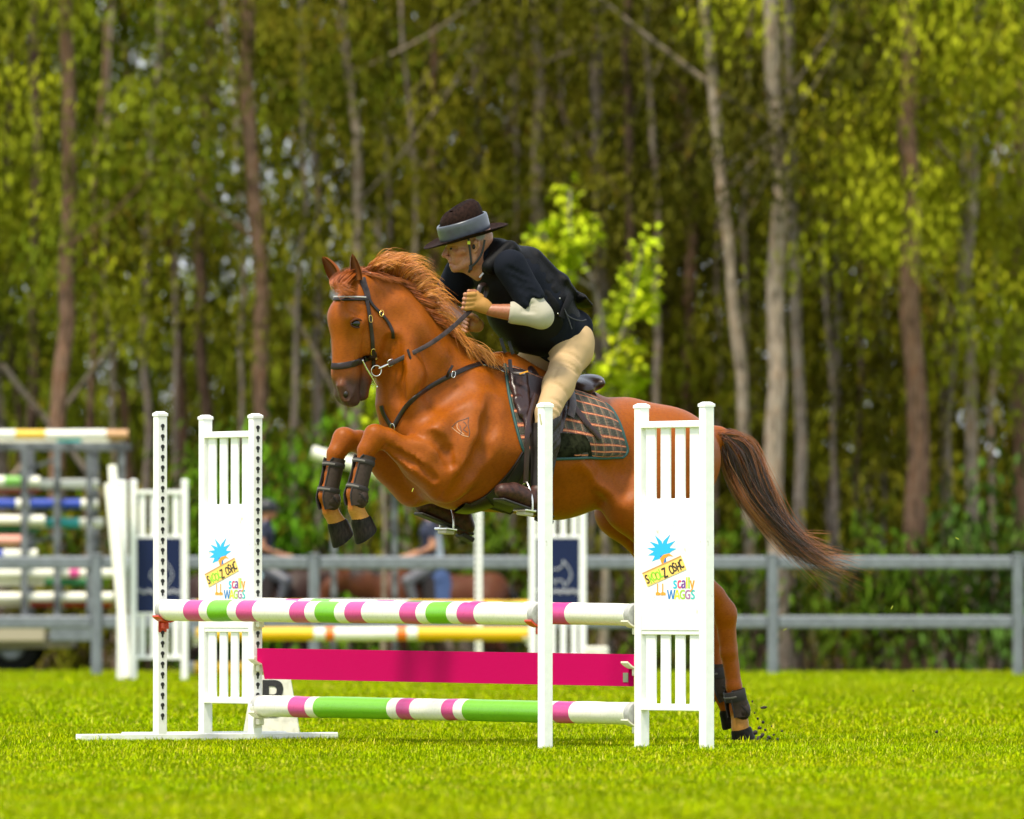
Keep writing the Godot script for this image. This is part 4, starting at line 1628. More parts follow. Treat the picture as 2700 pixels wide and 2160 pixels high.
func gum_tree(px0: float, px1: float, wpx: float, d: float, kind: String, label: String, leaves: Color, low: float, dens: float, sd: int, deep := false) -> Node3D:
	var r := RandomNumberGenerator.new()
	r.seed = sd
	var at := G(px0, d)
	var t := thing("gum_tree", label, "tree", at, 0.0, "gum trees behind the fence")
	var H := r.randf_range(10.0, 12.0)
	var vis := 0.7 + 1560.0 * d / F
	var dx := (px1 - px0) / F * d / vis
	var w := wpx / F * d * 0.5
	var pts := []
	for k in 6:
		var y := H * k / 5.0
		pts.append(Vector3(dx * y + r.randfn(0, 0.05) * minf(1.0, y), y - (0.05 if k == 0 else 0.0), r.randfn(0, 0.1) * minf(1.0, y)))
	part("trunk", trunk_line(pts, w, w * 0.55, sd), bark[kind], t)
	var blobs := []
	for k in r.randi_range(2, 4):
		var y := r.randf_range(low * 0.8, 7.5)
		var base := Vector3(dx * y, y, 0)
		var an := r.randf() * TAU
		var len := r.randf_range(0.8, 1.9)
		var end := base + Vector3(cos(an) * len, r.randf_range(0.6, 2.0), sin(an) * len)
		part("branch", trunk_line([base, base.lerp(end, 0.5) + Vector3(0, -0.1, 0), end], w * 0.20, w * 0.07, sd + k), bark[kind], t)
		blobs.append([end, r.randf_range(0.4, 0.75)])
	if deep:
		crown_part(t, deep_crowns[sd % deep_crowns.size()], leaves, Transform3D(Basis(Vector3.UP, r.randf() * TAU).scaled(Vector3(1.0, dens, 1.0)), Vector3(dx * 4.0, low, 0)))
	else:
		blobs.append_array(crown_blobs(r, dx, low, 7.8, dens, 1.0))
		crown_part(t, crown_mesh(blobs, 12.5, 0.42, sd + 7, false, 0.72), leaves)
	return t

func shrub(px: float, d: float, h: float, wide_m: float, tint: Color, label: String, sd: int, broad := false, group := "shrubs under the gum trees") -> Node3D:
	var r := RandomNumberGenerator.new()
	r.seed = sd
	var t := thing("shrub", label, "shrub", G(px, d), 0.0, group)
	var blobs := []
	for k in 4:
		var x := r.randf_range(-0.5, 0.5) * wide_m
		part("stem", trunk_line([Vector3(x * 0.2, -0.04, 0), Vector3(x * 0.5, h * 0.4, r.randfn(0, 0.1)), Vector3(x, h * 0.85, r.randfn(0, 0.2))], 0.022, 0.008, sd + k), bark["dark"], t)
	for k in int(6 + 3 * h * wide_m):
		var y := h * r.randf_range(0.15, 0.95)
		blobs.append([Vector3(r.randf_range(-0.5, 0.5) * wide_m, y, r.randfn(0, 0.35)), r.randf_range(0.25, 0.5)])
	crown_part(t, crown_mesh(blobs, 9.0, 0.3, sd + 3, broad), tint)
	return t

func build_forest() -> void:
	make_bark()
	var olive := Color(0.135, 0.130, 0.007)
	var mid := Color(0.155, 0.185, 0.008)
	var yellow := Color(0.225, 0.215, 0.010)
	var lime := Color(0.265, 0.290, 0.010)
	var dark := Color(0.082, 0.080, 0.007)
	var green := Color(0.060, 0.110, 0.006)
	# trees whose trunks the photograph shows: foot, top edge (pixels), width, distance
	var front := [
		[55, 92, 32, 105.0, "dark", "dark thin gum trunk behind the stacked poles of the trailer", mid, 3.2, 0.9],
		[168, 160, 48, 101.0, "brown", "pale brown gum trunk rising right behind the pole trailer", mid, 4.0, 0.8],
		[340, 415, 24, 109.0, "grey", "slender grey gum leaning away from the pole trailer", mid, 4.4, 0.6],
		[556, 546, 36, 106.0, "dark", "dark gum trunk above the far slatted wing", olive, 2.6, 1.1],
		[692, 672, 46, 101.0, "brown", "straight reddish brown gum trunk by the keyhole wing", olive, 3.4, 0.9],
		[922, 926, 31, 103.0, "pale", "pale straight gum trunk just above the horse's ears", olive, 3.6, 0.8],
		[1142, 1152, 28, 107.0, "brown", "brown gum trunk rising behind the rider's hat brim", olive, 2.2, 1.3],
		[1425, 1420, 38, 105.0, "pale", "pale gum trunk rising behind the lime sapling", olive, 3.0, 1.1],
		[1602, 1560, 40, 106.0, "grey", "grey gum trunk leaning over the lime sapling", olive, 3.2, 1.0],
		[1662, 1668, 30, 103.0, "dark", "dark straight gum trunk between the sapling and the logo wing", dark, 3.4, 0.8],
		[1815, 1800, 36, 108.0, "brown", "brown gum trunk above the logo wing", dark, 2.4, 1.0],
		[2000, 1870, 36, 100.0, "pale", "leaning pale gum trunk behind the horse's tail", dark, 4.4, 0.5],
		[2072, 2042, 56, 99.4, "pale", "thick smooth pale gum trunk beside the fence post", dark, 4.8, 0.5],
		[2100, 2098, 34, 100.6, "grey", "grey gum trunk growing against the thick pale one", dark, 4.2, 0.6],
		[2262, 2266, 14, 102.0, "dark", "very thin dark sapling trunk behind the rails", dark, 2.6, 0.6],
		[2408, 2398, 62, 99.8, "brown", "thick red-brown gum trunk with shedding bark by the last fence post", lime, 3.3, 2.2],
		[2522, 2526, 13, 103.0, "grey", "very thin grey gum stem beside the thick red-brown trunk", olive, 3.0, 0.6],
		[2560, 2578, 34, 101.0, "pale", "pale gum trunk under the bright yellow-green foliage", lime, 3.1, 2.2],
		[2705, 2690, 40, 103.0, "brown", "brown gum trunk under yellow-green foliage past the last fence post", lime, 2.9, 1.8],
		[-90, -60, 40, 102.0, "brown", "brown gum trunk beyond the trailer's pole rack", lime, 3.4, 1.0],
	]
	for q in [[230, 250, 18], [300, 285, 14], [455, 480, 16], [620, 600, 14], [770, 790, 18], [850, 835, 14], [1010, 1035, 16], [1080, 1070, 14], [1250, 1235, 18], [1340, 1372, 14], [1500, 1470, 18], [1545, 1575, 14], [1740, 1725, 20], [1880, 1900, 16], [1960, 1975, 18], [2170, 2190, 20], [2210, 2195, 14], [2330, 2350, 16], [2480, 2465, 16], [2620, 2640, 18]]:
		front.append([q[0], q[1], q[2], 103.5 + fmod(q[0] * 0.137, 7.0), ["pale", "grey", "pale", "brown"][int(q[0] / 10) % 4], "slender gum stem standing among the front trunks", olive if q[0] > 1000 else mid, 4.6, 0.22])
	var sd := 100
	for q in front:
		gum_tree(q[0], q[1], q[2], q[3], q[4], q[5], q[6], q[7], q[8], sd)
		sd += 11
	# deeper rows fill in between
	var r := RandomNumberGenerator.new()
	r.seed = 5
	for k in 7:
		deep_crowns.append(crown_mesh(crown_blobs(r, 0.0, 0.3, 7.0, 1.5, 1.25), 7.5, 0.45, 300 + k, false, 1.10))
	var rows := [[110.0, 10, 1.9, 1.0], [119.0, 11, 1.2, 1.1], [130.0, 11, 0.8, 1.25], [146.0, 12, 0.3, 1.4]]
	for row in rows:
		for k in row[1]:
			var px: float = -600.0 + 3900.0 * (k + r.randf_range(0.1, 0.9)) / row[1]
			var d: float = row[0] + r.randf_range(-3.5, 3.5)
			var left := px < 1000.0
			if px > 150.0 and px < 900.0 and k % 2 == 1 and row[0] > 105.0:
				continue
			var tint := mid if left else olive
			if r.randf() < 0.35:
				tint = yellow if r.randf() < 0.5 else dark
			var kind: String = ["pale", "grey", "brown", "dark"][r.randi() % 4]
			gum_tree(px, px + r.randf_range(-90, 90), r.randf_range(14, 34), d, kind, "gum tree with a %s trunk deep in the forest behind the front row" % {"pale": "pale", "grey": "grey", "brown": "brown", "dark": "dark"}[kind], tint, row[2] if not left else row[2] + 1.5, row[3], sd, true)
			sd += 11
	# the wood goes on behind as one mass
	var fb := []
	for k in 360:
		var x := r.randf_range(-15.0, 15.0)
		var top := 9.5 if x > -2.0 else 4.5
		fb.append([Vector3(x, r.randf_range(0.3, top), r.randf_range(-6.0, 6.0)), r.randf_range(0.6, 1.2)])
	var fo := part(numbered("far_forest"), crown_mesh(fb, 1.0, 0.4, 555, false, 3.0), leaf_mat(olive), self, Transform3D(Basis.IDENTITY, Vector3(0, 0, -168)))
	fo.set_meta("kind", "stuff")
	fo.set_meta("label", "far foliage of the forest closing the view behind the trunks")
	fo.set_meta("category", "forest")
	# undergrowth
	var bushes := [[430, 99.8, 1.5, 2.0, green, "leafy green shrub behind the far slatted wing"], [640, 100.4, 2.4, 1.8, green, "tall green shrub between the brown trunks by the keyhole wing"], [800, 99.6, 2.6, 2.0, Color(0.085, 0.19, 0.006), "tall bright green shrub behind the horse's raised forelegs"], [960, 100.2, 2.4, 1.6, Color(0.085, 0.19, 0.006), "bright green shrub under the horse's chin"], [1230, 100.0, 1.6, 2.0, green, "green shrub beyond the ridden bay horse"], [1500, 100.5, 1.5, 2.0, dark, "dark shrub seen below the horse's belly"], [1730, 101.0, 1.8, 2.0, dark, "dark shrub behind the logo wing"], [1960, 99.5, 1.2, 1.6, green, "low green shrub behind the leaning pale trunk"], [2180, 99.6, 1.5, 1.6, green, "green shrub between the thick pale trunk and the red-brown trunk"], [2330, 100.3, 1.9, 1.4, olive, "olive shrub left of the thick red-brown trunk"], [2490, 99.4, 1.5, 1.4, green, "green shrub right of the thick red-brown trunk"], [2640, 99.2, 2.2, 1.2, Color(0.065, 0.13, 0.02), "feathery green shrub by the last fence post"], [60, 100.5, 1.8, 2.0, olive, "olive shrub behind the trailer's poles"], [240, 101.0, 1.6, 2.0, olive, "olive shrub beyond the end of the pole trailer"]]
	for q in bushes:
		shrub(q[0], q[1], q[2], q[3], q[4], q[5], sd)
		sd += 13
	# the lime sapling behind the rider
	var s := thing("lime_sapling", "young tree with bright lime leaves right behind the rider's back", "tree", G(1590, 94.0), 0.0)
	var o := s.position
	var b := []
	for q in [[1500, 515, 22], [1492, 575, 32], [1432, 612, 26], [1515, 650, 40], [1480, 715, 42], [1560, 610, 24], [1712, 650, 24], [1695, 710, 34], [1668, 775, 38], [1625, 850, 42], [1655, 930, 40], [1600, 990, 40], [1690, 800, 34], [1445, 655, 34], [1660, 1010, 36], [1550, 1050, 40]]:
		b.append([P(q[0], q[1], 94.0 + 0.25 * sin(q[0] * 7.0)) - o, q[2] / F * 94.0])
	crown_part(s, crown_mesh(b, 260.0, 0.16, 900, true, 0.80), Color(0.42, 0.50, 0.012))
	part("trunk", trunk_line([Vector3(0, -0.05, 0), P(1600, 1200, 94.0) - o, P(1605, 960, 94.0) - o, P(1560, 760, 94.0) - o, P(1500, 620, 94.0) - o, P(1500, 500, 94.0) - o], 0.035, 0.008, 3), bark["grey"], s)
	part("branch", trunk_line([P(1605, 960, 94.0) - o, P(1660, 820, 94.0) - o, P(1700, 640, 94.0) - o], 0.02, 0.006, 4), bark["grey"], s)
	part("branch", trunk_line([P(1560, 760, 94.0) - o, P(1460, 690, 94.0) - o, P(1430, 610, 94.0) - o], 0.016, 0.006, 5), bark["grey"], s)
	var s2 := thing("lime_sapling", "small lime-leaved sapling showing under the horse's chin", "tree", G(1010, 95.0), 0.0)
	var o2 := s2.position
	var b2 := []
	for q in [[1005, 1020, 36], [985, 1060, 30], [1020, 960, 30], [1000, 1130, 40], [960, 1000, 26]]:
		b2.append([P(q[0], q[1], 95.0) - o2, q[2] / F * 95.0])
	crown_part(s2, crown_mesh(b2, 150.0, 0.14, 901, true, 0.9), Color(0.40, 0.50, 0.014))
	part("trunk", trunk_line([Vector3(0, -0.05, 0), P(1008, 1300, 95.0) - o2, P(1000, 1000, 95.0) - o2], 0.022, 0.008, 6), bark["grey"], s2)
	# fallen and leaning dead limbs in the shade
	for q in [[0, 960, 135, 1140, 103.0, 20, "pale dead limb leaning down to the trailer's pole rack"], [760, 800, 905, 1110, 104.0, 14, "thin dead limb leaning behind the horse's nose"], [330, 860, 215, 1010, 106.0, 16, "short dead limb slanting above the trailer"], [1480, 1290, 1330, 1560, 104.0, 12, "curved dead branch below the horse's belly"]]:
		var a := P(q[0], q[1], q[4])
		var e := P(q[2], q[3], q[4])
		var dv := (e - a).normalized()
		var foot := e + dv * (e.y / maxf(0.05, -dv.y))
		var t := thing("dead_limb", q[6], "branch", Vector3(foot.x, 0, foot.z))
		part("limb", trunk_line([a - t.position, a.lerp(foot, 0.5) - t.position + Vector3(0.03, 0.02, 0), foot - t.position + dv * 0.05], q[5] / F * q[4] * 0.35, q[5] / F * q[4] * 0.5, 8), bark["pale"], t)

# ---------------------------------------------------------------- on the horse: hair, eyes, hooves, tack

func on_horse(px: float, py: float, lift := 0.0) -> Array:
	# [place, normal] where the pixel's ray meets the horse, in the horse's frame; empty where it passes by
	var inv := HF.affine_inverse()
	var o := inv * EYE
	var d := (inv.basis * ray(px, py)).normalized()
	var t0 := (0.46 - o.z) / d.z
	var t := horse.trace(o, d, t0, t0 + 1.3)
	if t < 0.0:
		return []
	var p := o + d * t
	var nn := horse.gradient(p)
	return [p + nn * lift, nn]

func laid_strap(g: Geo, pts: Array, width: float, thick: float, lift := 0.001, per := 4) -> void:
	# a strap that follows the horse's surface through the given pixels
	var path := []
	for q in pts:
		path.append(Vector3(q[0], q[1], 0))
	path = smooth_path(path, per)
	var ps := []
	var ns := []
	for q in path:
		var h := on_horse(q.x, q.y, lift)
		if h.size() > 0:
			ps.append(h[0])
			ns.append(h[1])
	if ps.size() > 1:
		for k in range(1, ns.size() - 1):
			ns[k] = ((ns[k - 1] as Vector3) + ns[k] + ns[k + 1]).normalized()
		g.strap(ps, ns, width, thick)

func free_strap(g: Geo, pts: Array, width: float, thick: float, face: Vector3, per := 5) -> void:
	var ps := smooth_path(pts, per)
	var ns := []
	for k in ps.size():
		ns.append(face)
	g.strap(ps, ns, width, thick)

func in_horse(called: String, label: String, category: String, group := "") -> Node3D:
	var t := Node3D.new()
	t.name = numbered(called)
	add_child(t)
	t.transform = HF
	tag(t, label, category, group)
	return t

func strand(g: Geo, pts: Array, w: float, face: Vector3, c0: Color, c1: Color) -> void:
	var m := pts.size()
	var first := g.v.size()
	g.colored = true
	for k in m:
		var a: Vector3 = pts[max(k - 1, 0)]
		var b: Vector3 = pts[min(k + 1, m - 1)]
		var t := (b - a).normalized()
		var s := t.cross(face).normalized()
		var u := float(k) / (m - 1)
		var ww := w * (1.0 - 0.85 * u * u)
		g.col = c0.lerp(c1, u)
		var nn := s.cross(t).normalized()
		if nn.dot(face) < 0.0:
			nn = -nn
		g.vert(pts[k] - s * ww, (nn - s * 0.5).normalized())
		g.vert(pts[k] + s * ww, (nn + s * 0.5).normalized())
	var turn := (g.v[first + 1] - g.v[first]).cross(g.v[first + 3] - g.v[first]).dot(g.n[first] + g.n[first + 1]) > 0.0
	for k in m - 1:
		var i := first + k * 2
		g.ix.append_array(PackedInt32Array([i, i + 3, i + 1, i, i + 2, i + 3]) if turn else PackedInt32Array([i, i + 1, i + 3, i, i + 3, i + 2]))

func lock(g: Geo, guide: Array, n: int, spread: float, fan: float, w: float, face: Vector3, c0: Color, c1: Color, r: RandomNumberGenerator) -> void:
	var path := smooth_path(guide, 4)
	var m := path.size()
	for i in n:
		var off := Vector3(r.randfn(), r.randfn(), r.randfn()) * spread
		var off2 := off + Vector3(r.randfn(), r.randfn(), r.randfn()) * fan
		var cut := r.randf_range(0.55, 1.0)
		var pts := []
		var last := int(m * cut)
		for k in last:
			var u := float(k) / (m - 1)
			pts.append(path[k] + off.lerp(off2, u * u))
		var q := r.randf_range(0.75, 1.25)
		strand(g, pts, w * r.randf_range(0.6, 1.2), (face + Vector3(r.randfn(), r.randfn(), r.randfn()) * 0.5).normalized(), c0 * q, c1 * q)

func build_hair() -> void:
	var r := RandomNumberGenerator.new()
	r.seed = 17
	var root_c := Color(0.24, 0.055, 0.008)
	var tip_c := Color(0.80, 0.33, 0.05)
	var g := Geo.new()
	# mane: roots along the crest, blown up and back
	var crest := [[962, 712], [990, 715], [1030, 722], [1065, 742], [1095, 772], [1125, 808], [1152, 842], [1185, 872], [1222, 902], [1262, 930]]
	var flow := [[[20, -18], [62, -26], [112, -8]], [[14, -24], [54, -38], [104, -26]], [[16, -30], [58, -44], [112, -26]], [[18, -26], [64, -38], [118, -8]], [[20, -20], [66, -26], [112, 12]], [[18, -16], [62, -14], [108, 30]], [[16, -12], [50, 2], [92, 52]], [[14, -4], [42, 22], [80, 76]], [[12, 2], [40, 30], [82, 70]], [[12, 4], [40, 22], [84, 40]]]
	var n := 170
	for k in n:
		var u := float(k) / (n - 1) * (crest.size() - 1)
		var i := mini(int(u), crest.size() - 2)
		var f := u - i
		var jx := r.randfn(0, 4)
		var jy := r.randfn(0, 3)
		var px: float = lerpf(crest[i][0], crest[i + 1][0], f) + jx
		var py: float = lerpf(crest[i][1], crest[i + 1][1], f) + jy + 4.0
		var w0 := r.randf_range(-0.02, 0.045)
		var guide := [hp(px, py, w0)]
		var amp := r.randf_range(0.50, 0.98)
		var lift := r.randf_range(0.7, 1.35)
		for j in 3:
			var ox: float = lerpf(flow[i][j][0], flow[i + 1][j][0], f) * amp
			var oy: float = lerpf(flow[i][j][1], flow[i + 1][j][1], f) * lift + r.randfn(0, 4)
			guide.append(hp(px + ox, py + oy, w0 + 0.02 + 0.022 * (j + 1) * r.randf_range(0.1, 1.5)))
		lock(g, guide, 9, 0.005, 0.018, 0.0014, Vector3(0, 0.3, 1), root_c, tip_c.lerp(Color(0.46, 0.13, 0.016), r.randf()), r)
	# hair lying down the near side of the crest under the blown locks
	for k in 90:
		var u := r.randf_range(0.0, 0.999) * (crest.size() - 1)
		var i := int(u)
		var f := u - i
		var px: float = lerpf(crest[i][0], crest[i + 1][0], f)
		var py: float = lerpf(crest[i][1], crest[i + 1][1], f)
		var guide := []
		for j in 4:
			var h := on_horse(px + j * 15 + r.randfn(0, 2), py + 10 + j * 8, 0.006 + 0.008 * j)
			if h.size() > 0:
				guide.append(h[0])
		if guide.size() > 2:
			lock(g, guide, 7, 0.004, 0.008, 0.0016, Vector3(0, 0.3, 1), root_c, Color(0.42, 0.11, 0.014), r)
	# long wisps at the withers
	for k in 20:
		var px := r.randf_range(1180, 1290)
		var py := 868.0 + (px - 1180) * 0.62
		var w0 := r.randf_range(0.0, 0.06)
		lock(g, [hp(px, py, w0), hp(px + 22, py + 10, w0 + 0.03), hp(px + 52, py + 38 + r.randfn(0, 8), w0 + 0.06), hp(px + 78 + r.randfn(0, 10), py + 74 + r.randfn(0, 14), w0 + 0.08)], 7, 0.006, 0.02, 0.0014, Vector3(0, 0.3, 1), root_c, tip_c, r)
	var mn := part("mane", g.mesh(), M.hair, horse_node)
	mn.set_meta("kind", "stuff")
	# forelock
	var fl := Geo.new()
	for k in 60:
		var px := r.randf_range(930, 975)
		var w0 := r.randf_range(-0.03, 0.04)
		var a := hh(px, r.randf_range(706, 722), w0)
		var e := r.randf()
		lock(fl, [a, hh(px - 30, 716 + e * 10, w0 * 0.6 + 0.01), hh(px - 56, 738 + e * 14, w0 + 0.06), hh(884 + e * 30, 762 + r.randfn(0, 6), 0.10), hh(900 + e * 50, 772 + r.randfn(0, 5), 0.125)], 7, 0.005, 0.012, 0.0015, Vector3(-0.5, 0.2, 1), root_c, Color(0.42, 0.11, 0.014), r)
	part("forelock", fl.mesh(), M.hair, horse_node).set_meta("kind", "stuff")
	# tail: a reddish top, a black core and fraying reddish ends
	var tg := Geo.new()
	var black := Color(0.012, 0.007, 0.005)
	var brown := Color(0.17, 0.045, 0.012)
	for k in 190:
		var v := r.randf()                      # 0 upper edge, 1 lower edge
		var w0 := r.randf_range(-0.05, 0.05)
		var rx := r.randf_range(1868, 1948)
		var ry := 1140.0 + (rx - 1868) * 0.42 + r.randf_range(0, 18)
		var up := [[1925, 1140], [1985, 1172], [2032, 1285], [2092, 1392], [2168, 1456], [2285, 1492]]
		var dn := [[1900, 1170], [1912, 1235], [1962, 1338], [2034, 1415], [2112, 1486], [2222, 1590]]
		var guide := [hp(rx, ry, w0)]
		var reach := 6 if v < 0.75 or r.randf() < 0.5 else r.randi_range(3, 5)
		for j in reach:
			if up[j][0] < rx and j == 0:
				continue
			guide.append(hp(lerpf(up[j][0], dn[j][0], v) + r.randfn(0, 4 + j), lerpf(up[j][1], dn[j][1], v) + r.randfn(0, 4 + j), w0 + r.randfn(0, 0.012)))
		# black locks grow in the middle of the dock, chestnut and flaxen ones at its edges, mixed lock by lock
		var sooty := r.randf() < (0.88 if v > 0.10 and v < 0.80 else 0.35)
		var c0 := black.lerp(brown, 0.25) if sooty else brown
		var c1 := black if sooty else Color(0.30, 0.095, 0.018)
		if v > 0.90:
			c0 = Color(0.13, 0.042, 0.012)
			c1 = Color(0.32, 0.15, 0.05)
		lock(tg, guide, 9, 0.006, 0.034, 0.0013, Vector3(0, 0.2, 1), c0, c1, r)
	# stray fraying ends
	for k in 60:
		var sx := r.randf_range(2060, 2150)
		var sy := 1395.0 + (sx - 2060) * 0.75 + r.randf_range(-10, 50)
		var a2 := r.randf_range(-0.15, 0.85)
		var len := r.randf_range(70, 170)
		lock(tg, [hp(sx, sy, r.randfn(0, 0.02)), hp(sx + len * 0.5, sy + len * 0.5 * a2, 0), hp(sx + len, sy + len * a2 * 0.85 + r.randfn(0, 10), r.randfn(0, 0.03))], 4, 0.006, 0.018, 0.0011, Vector3(0, 0.2, 1), Color(0.10, 0.03, 0.01), Color(0.42, 0.15, 0.03), r)
	part("tail", tg.mesh(), M.hair, horse_node).set_meta("kind", "stuff")

func ear(base0: Vector3, base1: Vector3, tip: Vector3, front: Vector3, called := "ear") -> void:
	# a cupped leaf shape: outer skin, hollow towards front
	var g := Geo.new()
	var n := 9
	var m := 10
	var side := (base1 - base0)
	var wid := side.length() * 0.5
	side = side.normalized()
	var mid := (base0 + base1) * 0.5
	for sh in 2:
		var first := g.v.size()
		for i in n + 1:
			var u := float(i) / n
			var c := mid.lerp(tip, u) - front * 0.012 * sin(u * PI)
			var w := wid * (1.0 + 0.55 * sin(minf(u * 1.35, 1.0) * PI * 0.62)) * pow(maxf(1.0 - u, 0.0), 0.55)
			for j in m + 1:
				var a := lerpf(-2.05, 2.05, float(j) / m)
				var d := side * sin(a) - front * cos(a) * 0.75
				var rr := w * (1.0 if sh == 0 else 0.86)
				g.paint(Color(0.27, 0.072, 0.008) if sh == 0 else Color(0.19, 0.060, 0.012))
				g.vert(c + d * rr + front * wid * 0.35 * (1.0 - u), (d if sh == 0 else -d).normalized())
		for i in n:
			for j in m:
				var q := first + i * (m + 1) + j
				g.quad(q, q + 1, q + m + 2, q + m + 1)
	part(called, g.mesh(), M.coat, horse_node)

func hoof(top: Vector3, sole: Vector3, toe: Vector3, r0: float, r1: float) -> void:
	# a truncated cone, longer towards the toe
	var ax := (sole - top).normalized()
	var fr := (toe - ax * toe.dot(ax)).normalized()
	var sd := ax.cross(fr)
	var h := (sole - top).length()
	var g := Geo.new()
	var sides := 20
	var prof := [[-0.10, 0.80, 0.0], [0.02, 0.99, 0.0], [0.10, 1.03, 0.0], [0.55, 1.0, 0.0], [0.93, 1.0, 0.0], [1.0, 0.96, 0.0], [1.02, 0.85, 0.0], [1.0, 0.0, 0.0]]
	var first := g.v.size()
	for k in prof.size():
		for s in sides + 1:
			var an := TAU * s / sides
			var f := cos(an)
			var r = lerpf(r0, r1, clampf(prof[k][0], 0, 1)) * prof[k][1]
			var y: float = prof[k][0] * h * (1.0 + 0.12 * f) - 0.008 * f * (1.0 - clampf(prof[k][0], 0.0, 1.0))
			var c := Color(0.014, 0.012, 0.010).lerp(Color(0.05, 0.038, 0.028), 0.25 * float(k % 2)) if k < 6 else Color(0.07, 0.055, 0.042)
			g.paint(c)
			var d := fr * f * 1.06 + sd * sin(an)
			g.vert(top + ax * y + d * r + fr * 0.012 * clampf(prof[k][0], 0, 1), (d - ax * 0.25).normalized() if k < 6 else ax)
	for k in prof.size() - 1:
		for s in sides:
			var i := first + k * (sides + 1) + s
			g.quad(i, i + 1, i + sides + 2, i + sides + 1)
	part("hoof", g.mesh(), M.hoof, horse_node)

func build_horse_details() -> void:
	# eyes
	for s in [-1.0, 1.0]:
		var eg := Geo.new()
		eg.ball(hh(938, 853, 0.090 * s), 0.0245, Vector3(1.1, 0.88, 0.85), Basis.IDENTITY, 16)
		part("eye", eg.mesh(), M.eye, horse_node)
	var lid := Geo.new()
	var eye_c := hh(938, 853, 0.0925)
	var lp := []
	var lq := []
	for k in 9:
		var a := PI * (0.06 + 0.88 * k / 8.0)
		lp.append(eye_c + Vector3(cos(a) * 0.029, sin(a) * 0.0195, 0.0125 * sin(a) + 0.002))
		lq.append(eye_c + Vector3(cos(a) * 0.0285, -sin(a) * 0.0190, 0.010 * sin(a) + 0.001))
	lid.paint(Color(0.12, 0.035, 0.010))
	lid.tube(lp, [0.0055], 6)
	part("upper_eyelid", lid.mesh(), M.coat, horse_node)
	var lid2 := Geo.new()
	lid2.paint(Color(0.06, 0.022, 0.012))
	lid2.tube(lq, [0.0040], 6)
	part("lower_eyelid", lid2.mesh(), M.coat, horse_node)
	for s in [-1.0, 1.0]:
		var ng := Geo.new()
		ng.ball(hh(911, 1038, 0.043 * s), 0.0165, Vector3(0.85, 1.35, 0.8), Basis.IDENTITY, 12)
		part("nostril", ng.mesh(), M.dark_skin, horse_node)
	# ears
	ear(hh(930, 740, 0.028), hh(956, 738, 0.088), hh(929, 669, 0.060), Vector3(-0.45, 0.0, 0.89).normalized())
	ear(hh(877, 744, -0.085), hh(902, 727, -0.030), hh(850, 676, -0.085), Vector3(-0.86, -0.1, 0.50).normalized())
	# hooves
	hoof(hp(951, 1368, 0.155), hp(971, 1412, 0.155), hp(930, 1425, 0.155) - hp(985, 1385, 0.155), 0.0435, 0.056)
	hoof(hp(889, 1376, -0.155), hp(910, 1422, -0.155), hp(866, 1428, -0.155) - hp(925, 1393, -0.155), 0.0435, 0.055)
	hoof(hp(1954, 1922, 0.11), hp(1967, 1956, 0.11), hp(1935, 1960, 0.11) - hp(1985, 1955, 0.11), 0.0435, 0.057)
	hoof(hp(1922, 1870, -0.11), hp(1938, 1902, -0.11), hp(1920, 1910, -0.11) - hp(1955, 1890, -0.11), 0.0435, 0.057)
	# freeze brand on the shoulder: pale and dark strokes in the coat
	var k0 := 0
	for q in [[[1191, 1127], [1206, 1112], [1222, 1107], [1236, 1101]], [[1236, 1101], [1234, 1120], [1238, 1138], [1236, 1152]], [[1191, 1127], [1204, 1138], [1220, 1148], [1236, 1152]], [[1212, 1121], [1216, 1136], [1214, 1146]], [[1222, 1112], [1230, 1122], [1222, 1132], [1232, 1140]], [[1206, 1116], [1206, 1130], [1224, 1146]]]:
		var bg := Geo.new()
		laid_strap(bg, q, 0.0036, 0.0004, 0.0004, 3)
		part("brand_stroke", bg.mesh(), plain(lin(0.060, 0.028, 0.016), 0.7) if k0 % 3 != 2 else plain(lin(0.40, 0.22, 0.11), 0.7), horse_node)
		k0 += 1

